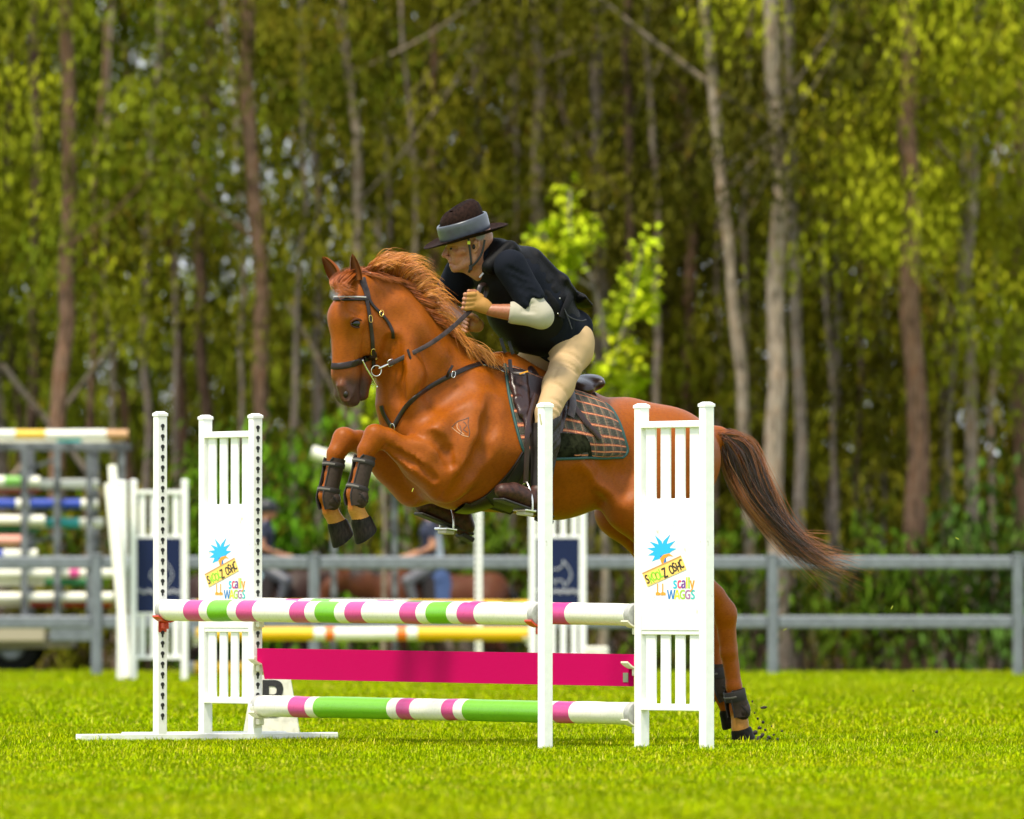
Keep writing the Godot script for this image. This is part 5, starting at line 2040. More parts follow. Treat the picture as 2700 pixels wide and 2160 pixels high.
func tendon_boot(axis: Array, radii: Array, front: Vector3, label: String, fetlock: Vector3, hind := false) -> void:
	# a hard shell wrapped round the back and sides of the leg, open in front, with two strap bands
	var t := in_horse("tendon_boot", label, "leg boot", "boots on the horse's legs")
	var path := smooth_path(axis, 4)
	var g := Geo.new()
	var m := 16
	var first := 0
	for sh in 2:
		first = g.v.size()
		for i in path.size():
			var u := float(i) / (path.size() - 1) * (radii.size() - 1)
			var r := lerpf(radii[int(u)], radii[mini(int(u) + 1, radii.size() - 1)], u - int(u))
			var a: Vector3 = path[max(i - 1, 0)]
			var b: Vector3 = path[min(i + 1, path.size() - 1)]
			var ax := (b - a).normalized()
			var fr := (front - ax * front.dot(ax)).normalized()
			var sd := ax.cross(fr)
			var open := 0.62 + 0.35 * exp(-float(i) * 0.9)
			for j in m + 1:
				var an := lerpf(open, TAU - open, float(j) / m)
				var d := fr * cos(an) + sd * sin(an)
				var rr := r + (0.011 if sh == 0 else 0.003)
				g.vert((path[i] as Vector3) + d * rr, d if sh == 0 else -d, Vector2(float(j) / m, u))
		for i in path.size() - 1:
			for j in m:
				var q := first + i * (m + 1) + j
				g.quad(q, q + 1, q + m + 2, q + m + 1)
	# rim between the two skins
	var half: int = path.size() * (m + 1)
	for i in path.size() - 1:
		for e in [0, m]:
			var q: int = i * (m + 1) + e
			g.quad(q, q + m + 1, half + q + m + 1, half + q)
	for e in [0, path.size() - 1]:
		for j in m:
			var q: int = e * (m + 1) + j
			g.quad(q, q + 1, half + q + 1, half + q)
	part("shell", g.mesh(), M.boot_shell, t)
	# raised fetlock cup with cut ribs
	var cupg := Geo.new()
	var side := front.cross(Vector3.UP).normalized()
	if side.z < 0:
		side = -side
	cupg.ball(fetlock + side * 0.024 + Vector3(0.006, -0.006, 0), 0.044, Vector3(0.95, 1.12, 0.75), Basis.IDENTITY, 16)
	part("fetlock_cup", cupg.mesh(), M.boot_shell, t)
	for k in 3:
		var rg := Geo.new()
		rg.beam(fetlock + side * 0.0575 + Vector3(-0.018 + k * 0.008, 0.018 - k * 0.004, 0), fetlock + side * 0.0575 + Vector3(0.010 + k * 0.006, -0.010 - k * 0.006, 0), 0.0028, 0.0028, side)
		part("rib", rg.mesh(), M.boot_lining, t)
	for f in ([0.18, 0.62] if not hind else [0.25]):
		var i := int(f * (path.size() - 1))
		var u := float(i) / (path.size() - 1) * (radii.size() - 1)
		var r := lerpf(radii[int(u)], radii[mini(int(u) + 1, radii.size() - 1)], u - int(u)) + 0.0125
		var ax = ((path[i + 1] as Vector3) - path[i]).normalized()
		var fr = (front - ax * front.dot(ax)).normalized()
		var sd = ax.cross(fr)
		var sg := Geo.new()
		var ps := []
		var ns := []
		for j in 17:
			var an := TAU * j / 16.0
			var d = fr * cos(an) + sd * sin(an)
			ps.append((path[i] as Vector3) + d * r)
			ns.append(d)
		sg.strap(ps, ns, 0.022 if not hind else 0.05, 0.003)
		part("strap", sg.mesh(), M.boot_lining, t)
		var s2 := Geo.new()
		var ps2 := []
		var ns2 := []
		for j in 7:
			var an := TAU * (j - 3) / 16.0
			var d = fr * cos(an) + sd * sin(an)
			ps2.append((path[i] as Vector3) + d * (r + 0.003))
			ns2.append(d)
		s2.strap(ps2, ns2, 0.009, 0.0015)
		part("webbing", s2.mesh(), M.webbing, t)
	# dark lining edge down the opening
	for e in [0, m]:
		var lp := []
		for i in path.size():
			lp.append(g.v[i * (m + 1) + e])
		var lg := Geo.new()
		lg.tube(lp, [0.0042], 6)
		part("lining_edge", lg.mesh(), M.boot_lining, t)

func buckle(parent: Node3D, px: float, py: float, turn: float, w: float, h: float, m: Material) -> void:
	var q := on_horse(px, py, 0.006)
	if q.is_empty():
		return
	var nn: Vector3 = q[1]
	var y := (Vector3(sin(turn), cos(turn), 0) - nn * nn.dot(Vector3(sin(turn), cos(turn), 0))).normalized()
	var x := y.cross(nn)
	var g := Geo.new()
	g.ring(q[0], x * w, y * h, 1.0, 0.0021, 20, 0.35)
	part("buckle", g.mesh(), m, parent)

func build_tack() -> void:
	build_horse_details()
	build_hair()

	var b := in_horse("bridle", "dark brown leather bridle with brass buckles on the chestnut horse", "bridle")
	var g := Geo.new()
	laid_strap(g, [[865, 789], [885, 789], [911, 789], [940, 788], [966, 787]], 0.022, 0.009, 0.002)
	part("browband", g.mesh(), M.leather, b)
	var pip := Geo.new()
	laid_strap(pip, [[867, 787], [885, 787], [911, 787], [940, 786], [962, 786]], 0.006, 0.004, 0.0105)
	part("piping", pip.mesh(), plain(lin(0.34, 0.32, 0.30), 0.4), b)
	g = Geo.new()
	laid_strap(g, [[955, 733], [960, 752], [966, 770], [970, 790]], 0.030, 0.004, 0.002)
	part("headpiece", g.mesh(), M.leather_worn, b)
	g = Geo.new()
	laid_strap(g, [[966, 792], [971, 822], [976, 858], [980, 890], [982, 922]], 0.019, 0.005, 0.003)
	part("cheekpiece", g.mesh(), M.leather, b)
	g = Geo.new()
	laid_strap(g, [[970, 786], [984, 808], [1004, 828], [1022, 850], [1035, 874], [1037, 892]], 0.015, 0.004, 0.003)
	part("throatlash", g.mesh(), M.leather, b)
	g = Geo.new()
	laid_strap(g, [[878, 966], [892, 966], [910, 964], [930, 959], [950, 951], [972, 942], [990, 934]], 0.030, 0.010, 0.002)
	part("noseband", g.mesh(), M.leather, b)
	g = Geo.new()
	laid_strap(g, [[982, 922], [984, 940], [983, 960], [981, 972]], 0.017, 0.005, 0.006)
	part("bit_strap", g.mesh(), M.leather, b)
	buckle(b, 975, 841, -0.1, 0.010, 0.016, M.brass)
	buckle(b, 1004, 827, 0.6, 0.010, 0.015, M.brass)
	buckle(b, 982, 927, -0.1, 0.010, 0.015, M.brass)
	buckle(b, 991, 943, -0.4, 0.009, 0.013, M.brass)
	# bit: a bar beside the mouth, a ring, and the clip of the rein
	g = Geo.new()
	g.tube([hh(956, 951, 0.074), hh(966, 972, 0.076), hh(978, 990, 0.076), hh(994, 1020, 0.072)], [0.0035, 0.005, 0.006, 0.0035], 8)
	g.ball(hh(956, 951, 0.074), 0.006)
	g.ball(hh(994, 1020, 0.072), 0.0065)
	part("bit_bar", g.mesh(), M.steel, b)
	g = Geo.new()
	g.ring(hh(992, 978, 0.078), Vector3(0.92, 0.2, 0.2).normalized(), Vector3(-0.2, 0.95, 0.0).normalized(), 0.024, 0.0032, 20)
	part("bit_ring", g.mesh(), M.steel, b)
	g = Geo.new()
	g.tube([hh(998, 972, 0.084), hh(1012, 966, 0.09), hh(1026, 960, 0.10)], [0.004, 0.0065, 0.004], 8)
	g.ring(hh(1030, 957, 0.102), Vector3(0.8, 0.4, 0.2).normalized(), Vector3(-0.4, 0.85, 0.2).normalized(), 0.015, 0.003, 16, 0.4)
	part("rein_clip", g.mesh(), M.steel, b)
	g = Geo.new()
	free_strap(g, [hh(1026, 961, 0.105), hp(1080, 935, 0.16), hp(1132, 908, 0.18), hp(1180, 874, 0.175), hp(1216, 842, 0.155), hp(1240, 818, 0.135), hp(1250, 800, 0.125)], 0.021, 0.004, Vector3(0.1, 0.35, 0.93))
	part("rein", g.mesh(), M.leather_worn, b)
	g = Geo.new()
	free_strap(g, [hp(1074, 922, 0.165), hp(1079, 938, 0.172), hp(1084, 954, 0.168)], 0.010, 0.006, Vector3(0.1, 0.3, 0.95))
	part("rein_keeper", g.mesh(), M.leather, b)
	g = Geo.new()
	free_strap(g, [hh(1026, 961, -0.06), hp(1100, 900, -0.14), hp(1180, 872, -0.13), hp(1236, 856, -0.06)], 0.019, 0.004, Vector3(0.1, 0.35, 0.93))
	part("rein", g.mesh(), M.leather_worn, b)
	# the bight standing up out of the fist
	g = Geo.new()
	free_strap(g, [hp(1256, 792, 0.12), hp(1262, 768, 0.115), hp(1268, 753, 0.11), hp(1280, 752, 0.10), hp(1283, 768, 0.09), hp(1274, 790, 0.085)], 0.022, 0.004, Vector3(-0.4, 0.5, 0.75))
	part("rein_bight", g.mesh(), M.leather, b)
	# breastplate
	var bp := in_horse("breastplate", "dark leather breastplate strapped round the horse's shoulders", "breastplate")
	g = Geo.new()
	laid_strap(g, [[1274, 958], [1240, 968], [1195, 987], [1150, 1010], [1112, 1034], [1080, 1062], [1056, 1095], [1040, 1124]], 0.022, 0.005, 0.002)
	part("shoulder_strap", g.mesh(), M.leather, bp)
	g = Geo.new()
	laid_strap(g, [[1034, 1126], [1022, 1108], [1012, 1090], [1006, 1070]], 0.022, 0.006, 0.002)
	part("breast_strap", g.mesh(), M.leather, bp)
	g = Geo.new()
	laid_strap(g, [[1274, 956], [1268, 938], [1258, 922]], 0.016, 0.005, 0.003)
	part("wither_strap", g.mesh(), M.leather, bp)
	g = Geo.new()
	laid_strap(g, [[1276, 960], [1300, 968], [1330, 976]], 0.022, 0.006, 0.003)
	free_strap(g, [on_or(1328, 976, 0.10), hp(1350, 980, 0.20), hp(1384, 987, 0.24)], 0.018, 0.005, Vector3(0, 0.3, 0.95))
	part("saddle_tie", g.mesh(), M.leather, bp)
	g = Geo.new()
	free_strap(g, [on_or(1177, 994, 0.008), on_or(1177, 982, 0.02), on_or(1182, 964, 0.03)], 0.012, 0.003, Vector3(-0.6, 0.2, 0.75))
	part("strap_end", g.mesh(), M.leather, bp)
	buckle(bp, 1194, 988, 0.3, 0.009, 0.015, M.steel)
	buckle(bp, 1273, 958, 0.0, 0.015, 0.017, M.steel)
	buckle(bp, 1037, 1127, 0.0, 0.012, 0.018, M.steel)
	buckle(bp, 1326, 975, 0.0, 0.010, 0.012, M.steel)
	build_saddle()
	# boots
	var fwd := Vector3(-1, 0.1, 0.0)
	tendon_boot([hp(962, 1203, 0.155), hp(954, 1240, 0.155), hp(944, 1280, 0.155), hp(938, 1306, 0.155), hp(940, 1330, 0.155)], [0.040, 0.034, 0.035, 0.043, 0.038], fwd, "brown tendon boot on the horse's near raised foreleg", hp(939, 1310, 0.155))
	tendon_boot([hp(882, 1210, -0.155), hp(876, 1248, -0.155), hp(868, 1286, -0.155), hp(865, 1312, -0.155), hp(870, 1338, -0.155)], [0.040, 0.034, 0.035, 0.043, 0.038], fwd, "brown tendon boot on the horse's far raised foreleg", hp(866, 1316, -0.155))
	tendon_boot([hp(1935, 1818, 0.114), hp(1939, 1840, 0.113), hp(1946, 1866, 0.11), hp(1949, 1890, 0.11)], [0.034, 0.038, 0.044, 0.040], fwd, "brown fetlock boot on the hind leg that stands on the grass", hp(1947, 1870, 0.11), true)
	tendon_boot([hp(1887, 1752, -0.115), hp(1889, 1785, -0.114), hp(1898, 1818, -0.11), hp(1908, 1842, -0.11)], [0.036, 0.036, 0.044, 0.040], fwd, "brown fetlock boot on the hind leg half hidden by the logo wing", hp(1897, 1818, -0.11), true)

func on_or(px: float, py: float, lift: float) -> Vector3:
	var q := on_horse(px, py, lift)
	return q[0] if q.size() > 0 else hp(px, py, 0.2)

func plaid_image() -> ImageTexture:
	var n := 512
	var im := Image.create(n, n, false, Image.FORMAT_RGB8)
	var base := Color(0.30, 0.285, 0.235)
	var fuzz := FastNoiseLite.new()
	fuzz.frequency = 0.25
	for y in n:
		for x in n:
			var c := base
			var fy := fposmod(y * 9.0 / n, 1.0)
			var fx := fposmod(x * 13.0 / n, 1.0)
			if absf(fx - 0.5) < 0.26:
				c = c.darkened(0.28)
			if absf(fy - 0.5) < 0.14:
				c = Color(0.47, 0.25, 0.19)
			if absf(fy - 0.5) < 0.065:
				c = Color(0.76, 0.48, 0.32)
			if absf(fx - 0.92) < 0.06:
				c = c.lerp(Color(0.66, 0.50, 0.36), 0.40)
			if absf(fx - 0.06) < 0.03:
				c = c.lerp(Color(0.50, 0.20, 0.18), 0.5)
			var f := fuzz.get_noise_2d(x, y)
			c = c.lerp(Color(0.45, 0.38, 0.30), 0.10 * absf(f))
			im.set_pixel(x, y, c)
	return ImageTexture.create_from_image(im)

func patch(front: Array, back: Array, nu: int, nv: int, lift: float, quilt := 0.0) -> Geo:
	# a sheet over the horse between two pixel lines that run from the spine downwards
	var fpath := []
	var bpath := []
	for q in front:
		fpath.append(Vector3(q[0], q[1], 0))
	for q in back:
		bpath.append(Vector3(q[0], q[1], 0))
	fpath = smooth_path(fpath, 8)
	bpath = smooth_path(bpath, 8)
	var g := Geo.new()
	var grid := []
	for j in nv + 1:
		var v := float(j) / nv
		var fa: Vector3 = fpath[int(v * (fpath.size() - 1))]
		var ba: Vector3 = bpath[int(v * (bpath.size() - 1))]
		var row := []
		for i in nu + 1:
			var u := float(i) / nu
			var q := fa.lerp(ba, u)
			var edge := minf(minf(u, 1.0 - u) * nu * 0.5, minf((1.0 - v) * nv * 0.5, 1.0))
			var puff := quilt * absf(sin(u * 3.0 * PI)) * clampf(edge, 0.0, 1.0)
			var h := on_horse(q.x, q.y, lift * clampf(0.35 + edge, 0.0, 1.0) + puff)
			if h.is_empty():
				h = on_horse(q.x, q.y + 14.0, lift + puff)
			if h.is_empty():
				h = [hp(q.x, q.y + 6, 0.02), Vector3(0, 0.9, 0.3)]
			row.append(h)
		grid.append(row)
	var first := g.v.size()
	for j in nv + 1:
		for i in nu + 1:
			var p: Vector3 = grid[j][i][0]
			var px: Vector3 = grid[j][mini(i + 1, nu)][0] - grid[j][maxi(i - 1, 0)][0]
			var py: Vector3 = grid[mini(j + 1, nv)][i][0] - grid[maxi(j - 1, 0)][i][0]
			var nn := px.cross(py).normalized()
			if nn.dot(grid[j][i][1]) < 0:
				nn = -nn
			g.vert(p, nn, Vector2(float(i) / nu, float(j) / nv))
	for j in nv:
		for i in nu:
			var q := first + j * (nu + 1) + i
			g.quad(q, q + 1, q + nu + 2, q + nu + 1)
	return g

func rim(g: Geo, nu: int, nv: int, cols: Array) -> Array:
	# the points of the sheet's front, lower and back edges
	var out := []
	for j in nv + 1:
		out.append(g.v[j * (nu + 1)])
	for i in range(1, nu + 1):
		out.append(g.v[nv * (nu + 1) + i])
	for j in range(nv - 1, -1, -1):
		out.append(g.v[j * (nu + 1) + nu])
	return out

func build_saddle() -> void:
	# pad
	var pad := in_horse("saddle_pad", "quilted plaid saddle pad with dark green binding on the horse", "saddle pad")
	var nu := 22
	var nv := 16
	var g := patch([[1330, 962], [1334, 990], [1342, 1050], [1358, 1120], [1374, 1175], [1392, 1212]], [[1592, 1066], [1612, 1082], [1632, 1118], [1646, 1160], [1653, 1190], [1640, 1206]], nu, nv, 0.016, 0.006)
	var cloth := StandardMaterial3D.new()
	cloth.albedo_texture = plaid_image()
	cloth.roughness = 0.9
	cloth.normal_enabled = true
	cloth.normal_texture = M.grain
	cloth.normal_scale = 0.5
	part("pad", g.mesh(), cloth, pad)
	var bg := Geo.new()
	bg.tube(rim(g, nu, nv, []), [0.0075], 8)
	part("binding", bg.mesh(), M.binding, pad)
	var sw := patch([[1440, 1150], [1440, 1180], [1440, 1207]], [[1545, 1152], [1556, 1175], [1558, 1205]], 8, 5, 0.0330)
	part("suede_patch", sw.mesh(), M.suede, pad)
	# saddle
	var s := in_horse("saddle", "dark brown leather jumping saddle with a raised cantle under the rider", "saddle")
	var B := Body.new()
	B.def_k = 0.03
	B.limb(hp(1372, 985), hp(1440, 1018), 0.040, 0.030, 0.05, wide(2.6))
	B.limb(hp(1440, 1018), hp(1510, 1026), 0.030, 0.036, 0.05, wide(3.6))
	B.limb(hp(1500, 1034), hp(1546, 1010), 0.046, 0.034, 0.04, wide(3.4))
	B.limb(hp(1546, 1010), hp(1556, 1002), 0.034, 0.022, 0.03, wide(4.6))
	B.limb(hp(1358, 982), hp(1384, 972), 0.034, 0.030, 0.03, wide(1.8))
	var sg := Geo.new()
	B.net(sg, 0.008)
	part("seat", sg.mesh(), M.leather_red, s)
	var C := Body.new()
	C.def_k = 0.02
	C.limb(hp(1400, 1052, 0.09), hp(1530, 1062, 0.085), 0.045, 0.042, 0.02, wide(1.3))
	C.limb(hp(1400, 1052, -0.09), hp(1530, 1062, -0.085), 0.045, 0.042, 0.02, wide(1.3))
	C.limb(hp(1450, 1035, 0.0), hp(1535, 1044, 0.0), 0.022, 0.026, 0.02, wide(5.0))
	var cg := Geo.new()
	C.net(cg, 0.008)
	part("panel", cg.mesh(), M.leather, s)
	# flap with its padded knee roll
	var fl := patch([[1350, 985], [1352, 1020], [1362, 1075], [1376, 1120], [1392, 1165], [1410, 1205]], [[1500, 1035], [1500, 1075], [1494, 1110], [1482, 1150], [1466, 1188], [1445, 1215]], 12, 12, 0.034)
	part("flap", fl.mesh(), M.leather_red, s)
	var eg := Geo.new()
	eg.tube(rim(fl, 12, 12, []), [0.0045], 6)
	part("flap_edge", eg.mesh(), M.leather_worn, s)
	var K := Body.new()
	K.def_k = 0.01
	for q in [[[1366, 1000], [1372, 1045], [1382, 1100], [1391, 1150], 0.034, 0.026], [[1347, 990], [1350, 1030], [1358, 1068], [1366, 1098], 0.024, 0.018]]:
		for i in 3:
			K.limb(on_or(q[i][0], q[i][1], 0.030), on_or(q[i + 1][0], q[i + 1][1], 0.030), lerpf(q[4], q[5], i / 3.0), lerpf(q[4], q[5], (i + 1) / 3.0), 0.012, wide(0.6))
	var kg := Geo.new()
	K.net(kg, 0.006)
	part("knee_roll", kg.mesh(), M.leather_red, s)
	var tag_g := Geo.new()
	tag_g.beam(hp(1370, 986, 0.285), hp(1392, 979, 0.285), 0.004, 0.006)
	part("orange_tag", tag_g.mesh(), M.orange_tag, s)
	# stirrup leather, its loose end and the irons on both sides
	var lg := Geo.new()
	free_strap(lg, [on_or(1400, 1060, 0.05), hp(1392, 1120, 0.36), hp(1389, 1200, 0.37), hp(1386, 1274, 0.36)], 0.024, 0.005, Vector3(-0.2, 0.05, 1))
	part("stirrup_leather", lg.mesh(), M.leather_red, s)
	lg = Geo.new()
	free_strap(lg, [on_or(1478, 1072, 0.046), on_or(1510, 1090, 0.036), on_or(1540, 1122, 0.026), on_or(1574, 1158, 0.024)], 0.026, 0.005, Vector3(-0.1, 0.1, 1))
	part("leather_end", lg.mesh(), M.leather_red, s)
	lg = Geo.new()
	free_strap(lg, [on_or(1492, 1040, 0.05), on_or(1498, 1060, 0.05), on_or(1500, 1085, 0.048), on_or(1494, 1110, 0.044)], 0.042, 0.006, Vector3(0.1, 0.1, 1))
	part("skirt_strap", lg.mesh(), M.leather_worn, s)
	for side in [0.36, -0.36]:
		var dx := 0.0 if side > 0 else -208.0
		var ig := Geo.new()
		var top := hp(1386 + dx, 1272 if side > 0 else 1322, side)
		var l := Vector3(0, -0.125, 0.062)
		var rr := Vector3(0, -0.125, -0.062)
		ig.tube(smooth_path([top + l, top + Vector3(0, -0.07, 0.058), top + Vector3(0, -0.012, 0.022), top + Vector3(0, 0.0, 0.0), top + Vector3(0, -0.012, -0.022), top + Vector3(0, -0.07, -0.058), top + rr], 4), [0.0052], 8)
		part("stirrup_iron", ig.mesh(), M.steel, s)
		var tr := Geo.new()
		tr.box(Transform3D(Basis(Vector3(0, 0, 1), -0.12), top + Vector3(-0.005, -0.128, 0)), Vector3(0.058, 0.011, 0.118), 0.003)
		part("stirrup_tread", tr.mesh(), M.steel, s)
		var tb := Geo.new()
		tb.box(Transform3D(Basis(Vector3(0, 0, 1), -0.12), top + Vector3(-0.004, -0.142, 0)), Vector3(0.046, 0.016, 0.08), 0.003)
		part("tread_pad", tb.mesh(), plain(lin(0.45, 0.43, 0.36), 0.6), s)
	lg = Geo.new()
	free_strap(lg, [hp(1205, 1150, -0.30), hp(1185, 1250, -0.355), hp(1178, 1324, -0.36)], 0.024, 0.005, Vector3(0.2, 0.05, -1))
	part("stirrup_leather", lg.mesh(), M.leather_red, s)
	# girth with its belly guard
	var gi := in_horse("girth", "broad black padded girth with a belly guard under the horse", "girth")
	var gg := patch([[1378, 1192], [1350, 1235], [1318, 1272], [1286, 1302], [1252, 1326]], [[1436, 1206], [1424, 1250], [1404, 1290], [1376, 1325], [1345, 1352]], 6, 10, 0.014)
	part("guard", gg.mesh(), rough_up(plain(lin(0.012, 0.011, 0.011), 0.5), M.grain, Vector3.ONE * 8, 0.4), gi)
	var ge := Geo.new()
	ge.tube(rim(gg, 6, 10, []), [0.006], 6)
	part("guard_edge", ge.mesh(), M.leather, gi)
	for q in [[[1368, 1210], [1335, 1262], [1300, 1300]], [[1392, 1212], [1362, 1270], [1326, 1318]], [[1415, 1212], [1392, 1275], [1355, 1332]]]:
		var sg2 := Geo.new()
		laid_strap(sg2, q, 0.006, 0.003, 0.015, 4)
		part("stitching", sg2.mesh(), M.leather_worn, gi)
	var belly := Geo.new()
	laid_strap(belly, [[1290, 1318], [1262, 1330], [1236, 1338], [1212, 1334]], 0.10, 0.014, 0.004, 4)
	part("belly_band", belly.mesh(), M.leather, gi)

# ---------------------------------------------------------------- the rider, in the horse's frame

var RHF := Transform3D.IDENTITY   # frame of the rider's head: almost in profile
var rider_node: Node3D
var rider_noise := FastNoiseLite.new()

func rh(px: float, py: float, w := 0.0) -> Vector3:
	return HF.affine_inverse() * (RHF * on_plane(px, py, w, RHF))

func rh_wide(s: float) -> Basis:
	var r := Basis(Vector3.UP, 0.10 - HYAW)
	return r * Basis.from_scale(Vector3(1, 1, s)) * r.inverse()

var skin_spots := []

func skin_paint(p: Vector3) -> Color:
	var c := Color(0.36, 0.155, 0.075)
	var t := rider_noise.get_noise_3dv(p * 14.0) * 0.5 + 0.5
	c = c.lerp(Color(0.42, 0.195, 0.10), t)
	c = c * (1.0 + 0.10 * rider_noise.get_noise_3dv(p * 90.0))
	# ruddy nose and cheek, lips, grey hair round the ear, sun-browned forearm
	for q in skin_spots:
		var d := p.distance_to(q[0])
		if d < q[1]:
			c = c.lerp(q[3], q[4] * smoothstep(q[1], q[2], d))
	return Color(c.r, c.g, c.b, 1.0)

func paint_skin(g: Geo) -> void:
	skin_spots = [[rh(1174, 677, 0.0), 0.030, 0.012, Color(0.40, 0.12, 0.065), 0.5], [rh(1206, 674, 0.055), 0.045, 0.015, Color(0.40, 0.13, 0.07), 0.45], [rh(1188, 694, 0.012), 0.016, 0.009, Color(0.33, 0.09, 0.06), 0.7], [rh(1266, 620, 0.07), 0.030, 0.018, Color(0.22, 0.20, 0.18), 1.0], [hp(1318, 826, 0.20), 0.20, 0.12, Color(0.30, 0.095, 0.040), 0.75]]
	g.colored = true
	for k in g.v.size():
		g.c[k] = skin_paint(g.v[k])

func torso(B: Body, grow: float, belly := true) -> void:
	# grow: how far the cloth lies off the body
	B.limb(hp(1474, 892), hp(1408, 812), 0.110 + grow, 0.145 + grow, 0.06, wide(1.22))
	B.limb(hp(1408, 812), hp(1345, 735), 0.150 + grow, 0.135 + grow, 0.06, wide(1.18))
	B.limb(hp(1345, 735), hp(1298, 690), 0.132 + grow, 0.085 + grow, 0.06, wide(1.3))
	if belly:
		B.limb(hp(1362, 822), hp(1388, 858), 0.105 + grow, 0.100 + grow, 0.06, wide(1.2))

func arm_points(side: float) -> Array:
	if side > 0:
		return [hp(1346, 702, 0.205), hp(1424, 832, 0.285), hp(1292, 818, 0.175)]
	return [hp(1216, 722, -0.205), hp(1168, 806, -0.29), hp(1232, 846, -0.06)]

func hand(B: Body, k0: Array, mid: Array, tip: Array, palm: Array, thumb: Array, wrist: Vector3) -> void:
	B.limb(wrist, palm[0], 0.027, 0.028, 0.015, Basis.IDENTITY)
	B.limb(palm[0], palm[1], 0.026, 0.022, 0.015)
	B.limb(palm[0], palm[2], 0.026, 0.021, 0.015)
	B.limb(palm[1], palm[2], 0.021, 0.019, 0.012)
	for i in 4:
		var r: float = [0.0100, 0.0104, 0.0098, 0.0086][i]
		B.limb(k0[i], mid[i], r * 1.08, r, 0.006)
		B.limb(mid[i], tip[i], r, r * 0.86, 0.004)
	B.limb(thumb[0], thumb[1], 0.0135, 0.0112, 0.008)
	B.limb(thumb[1], thumb[2], 0.0110, 0.0092, 0.005)

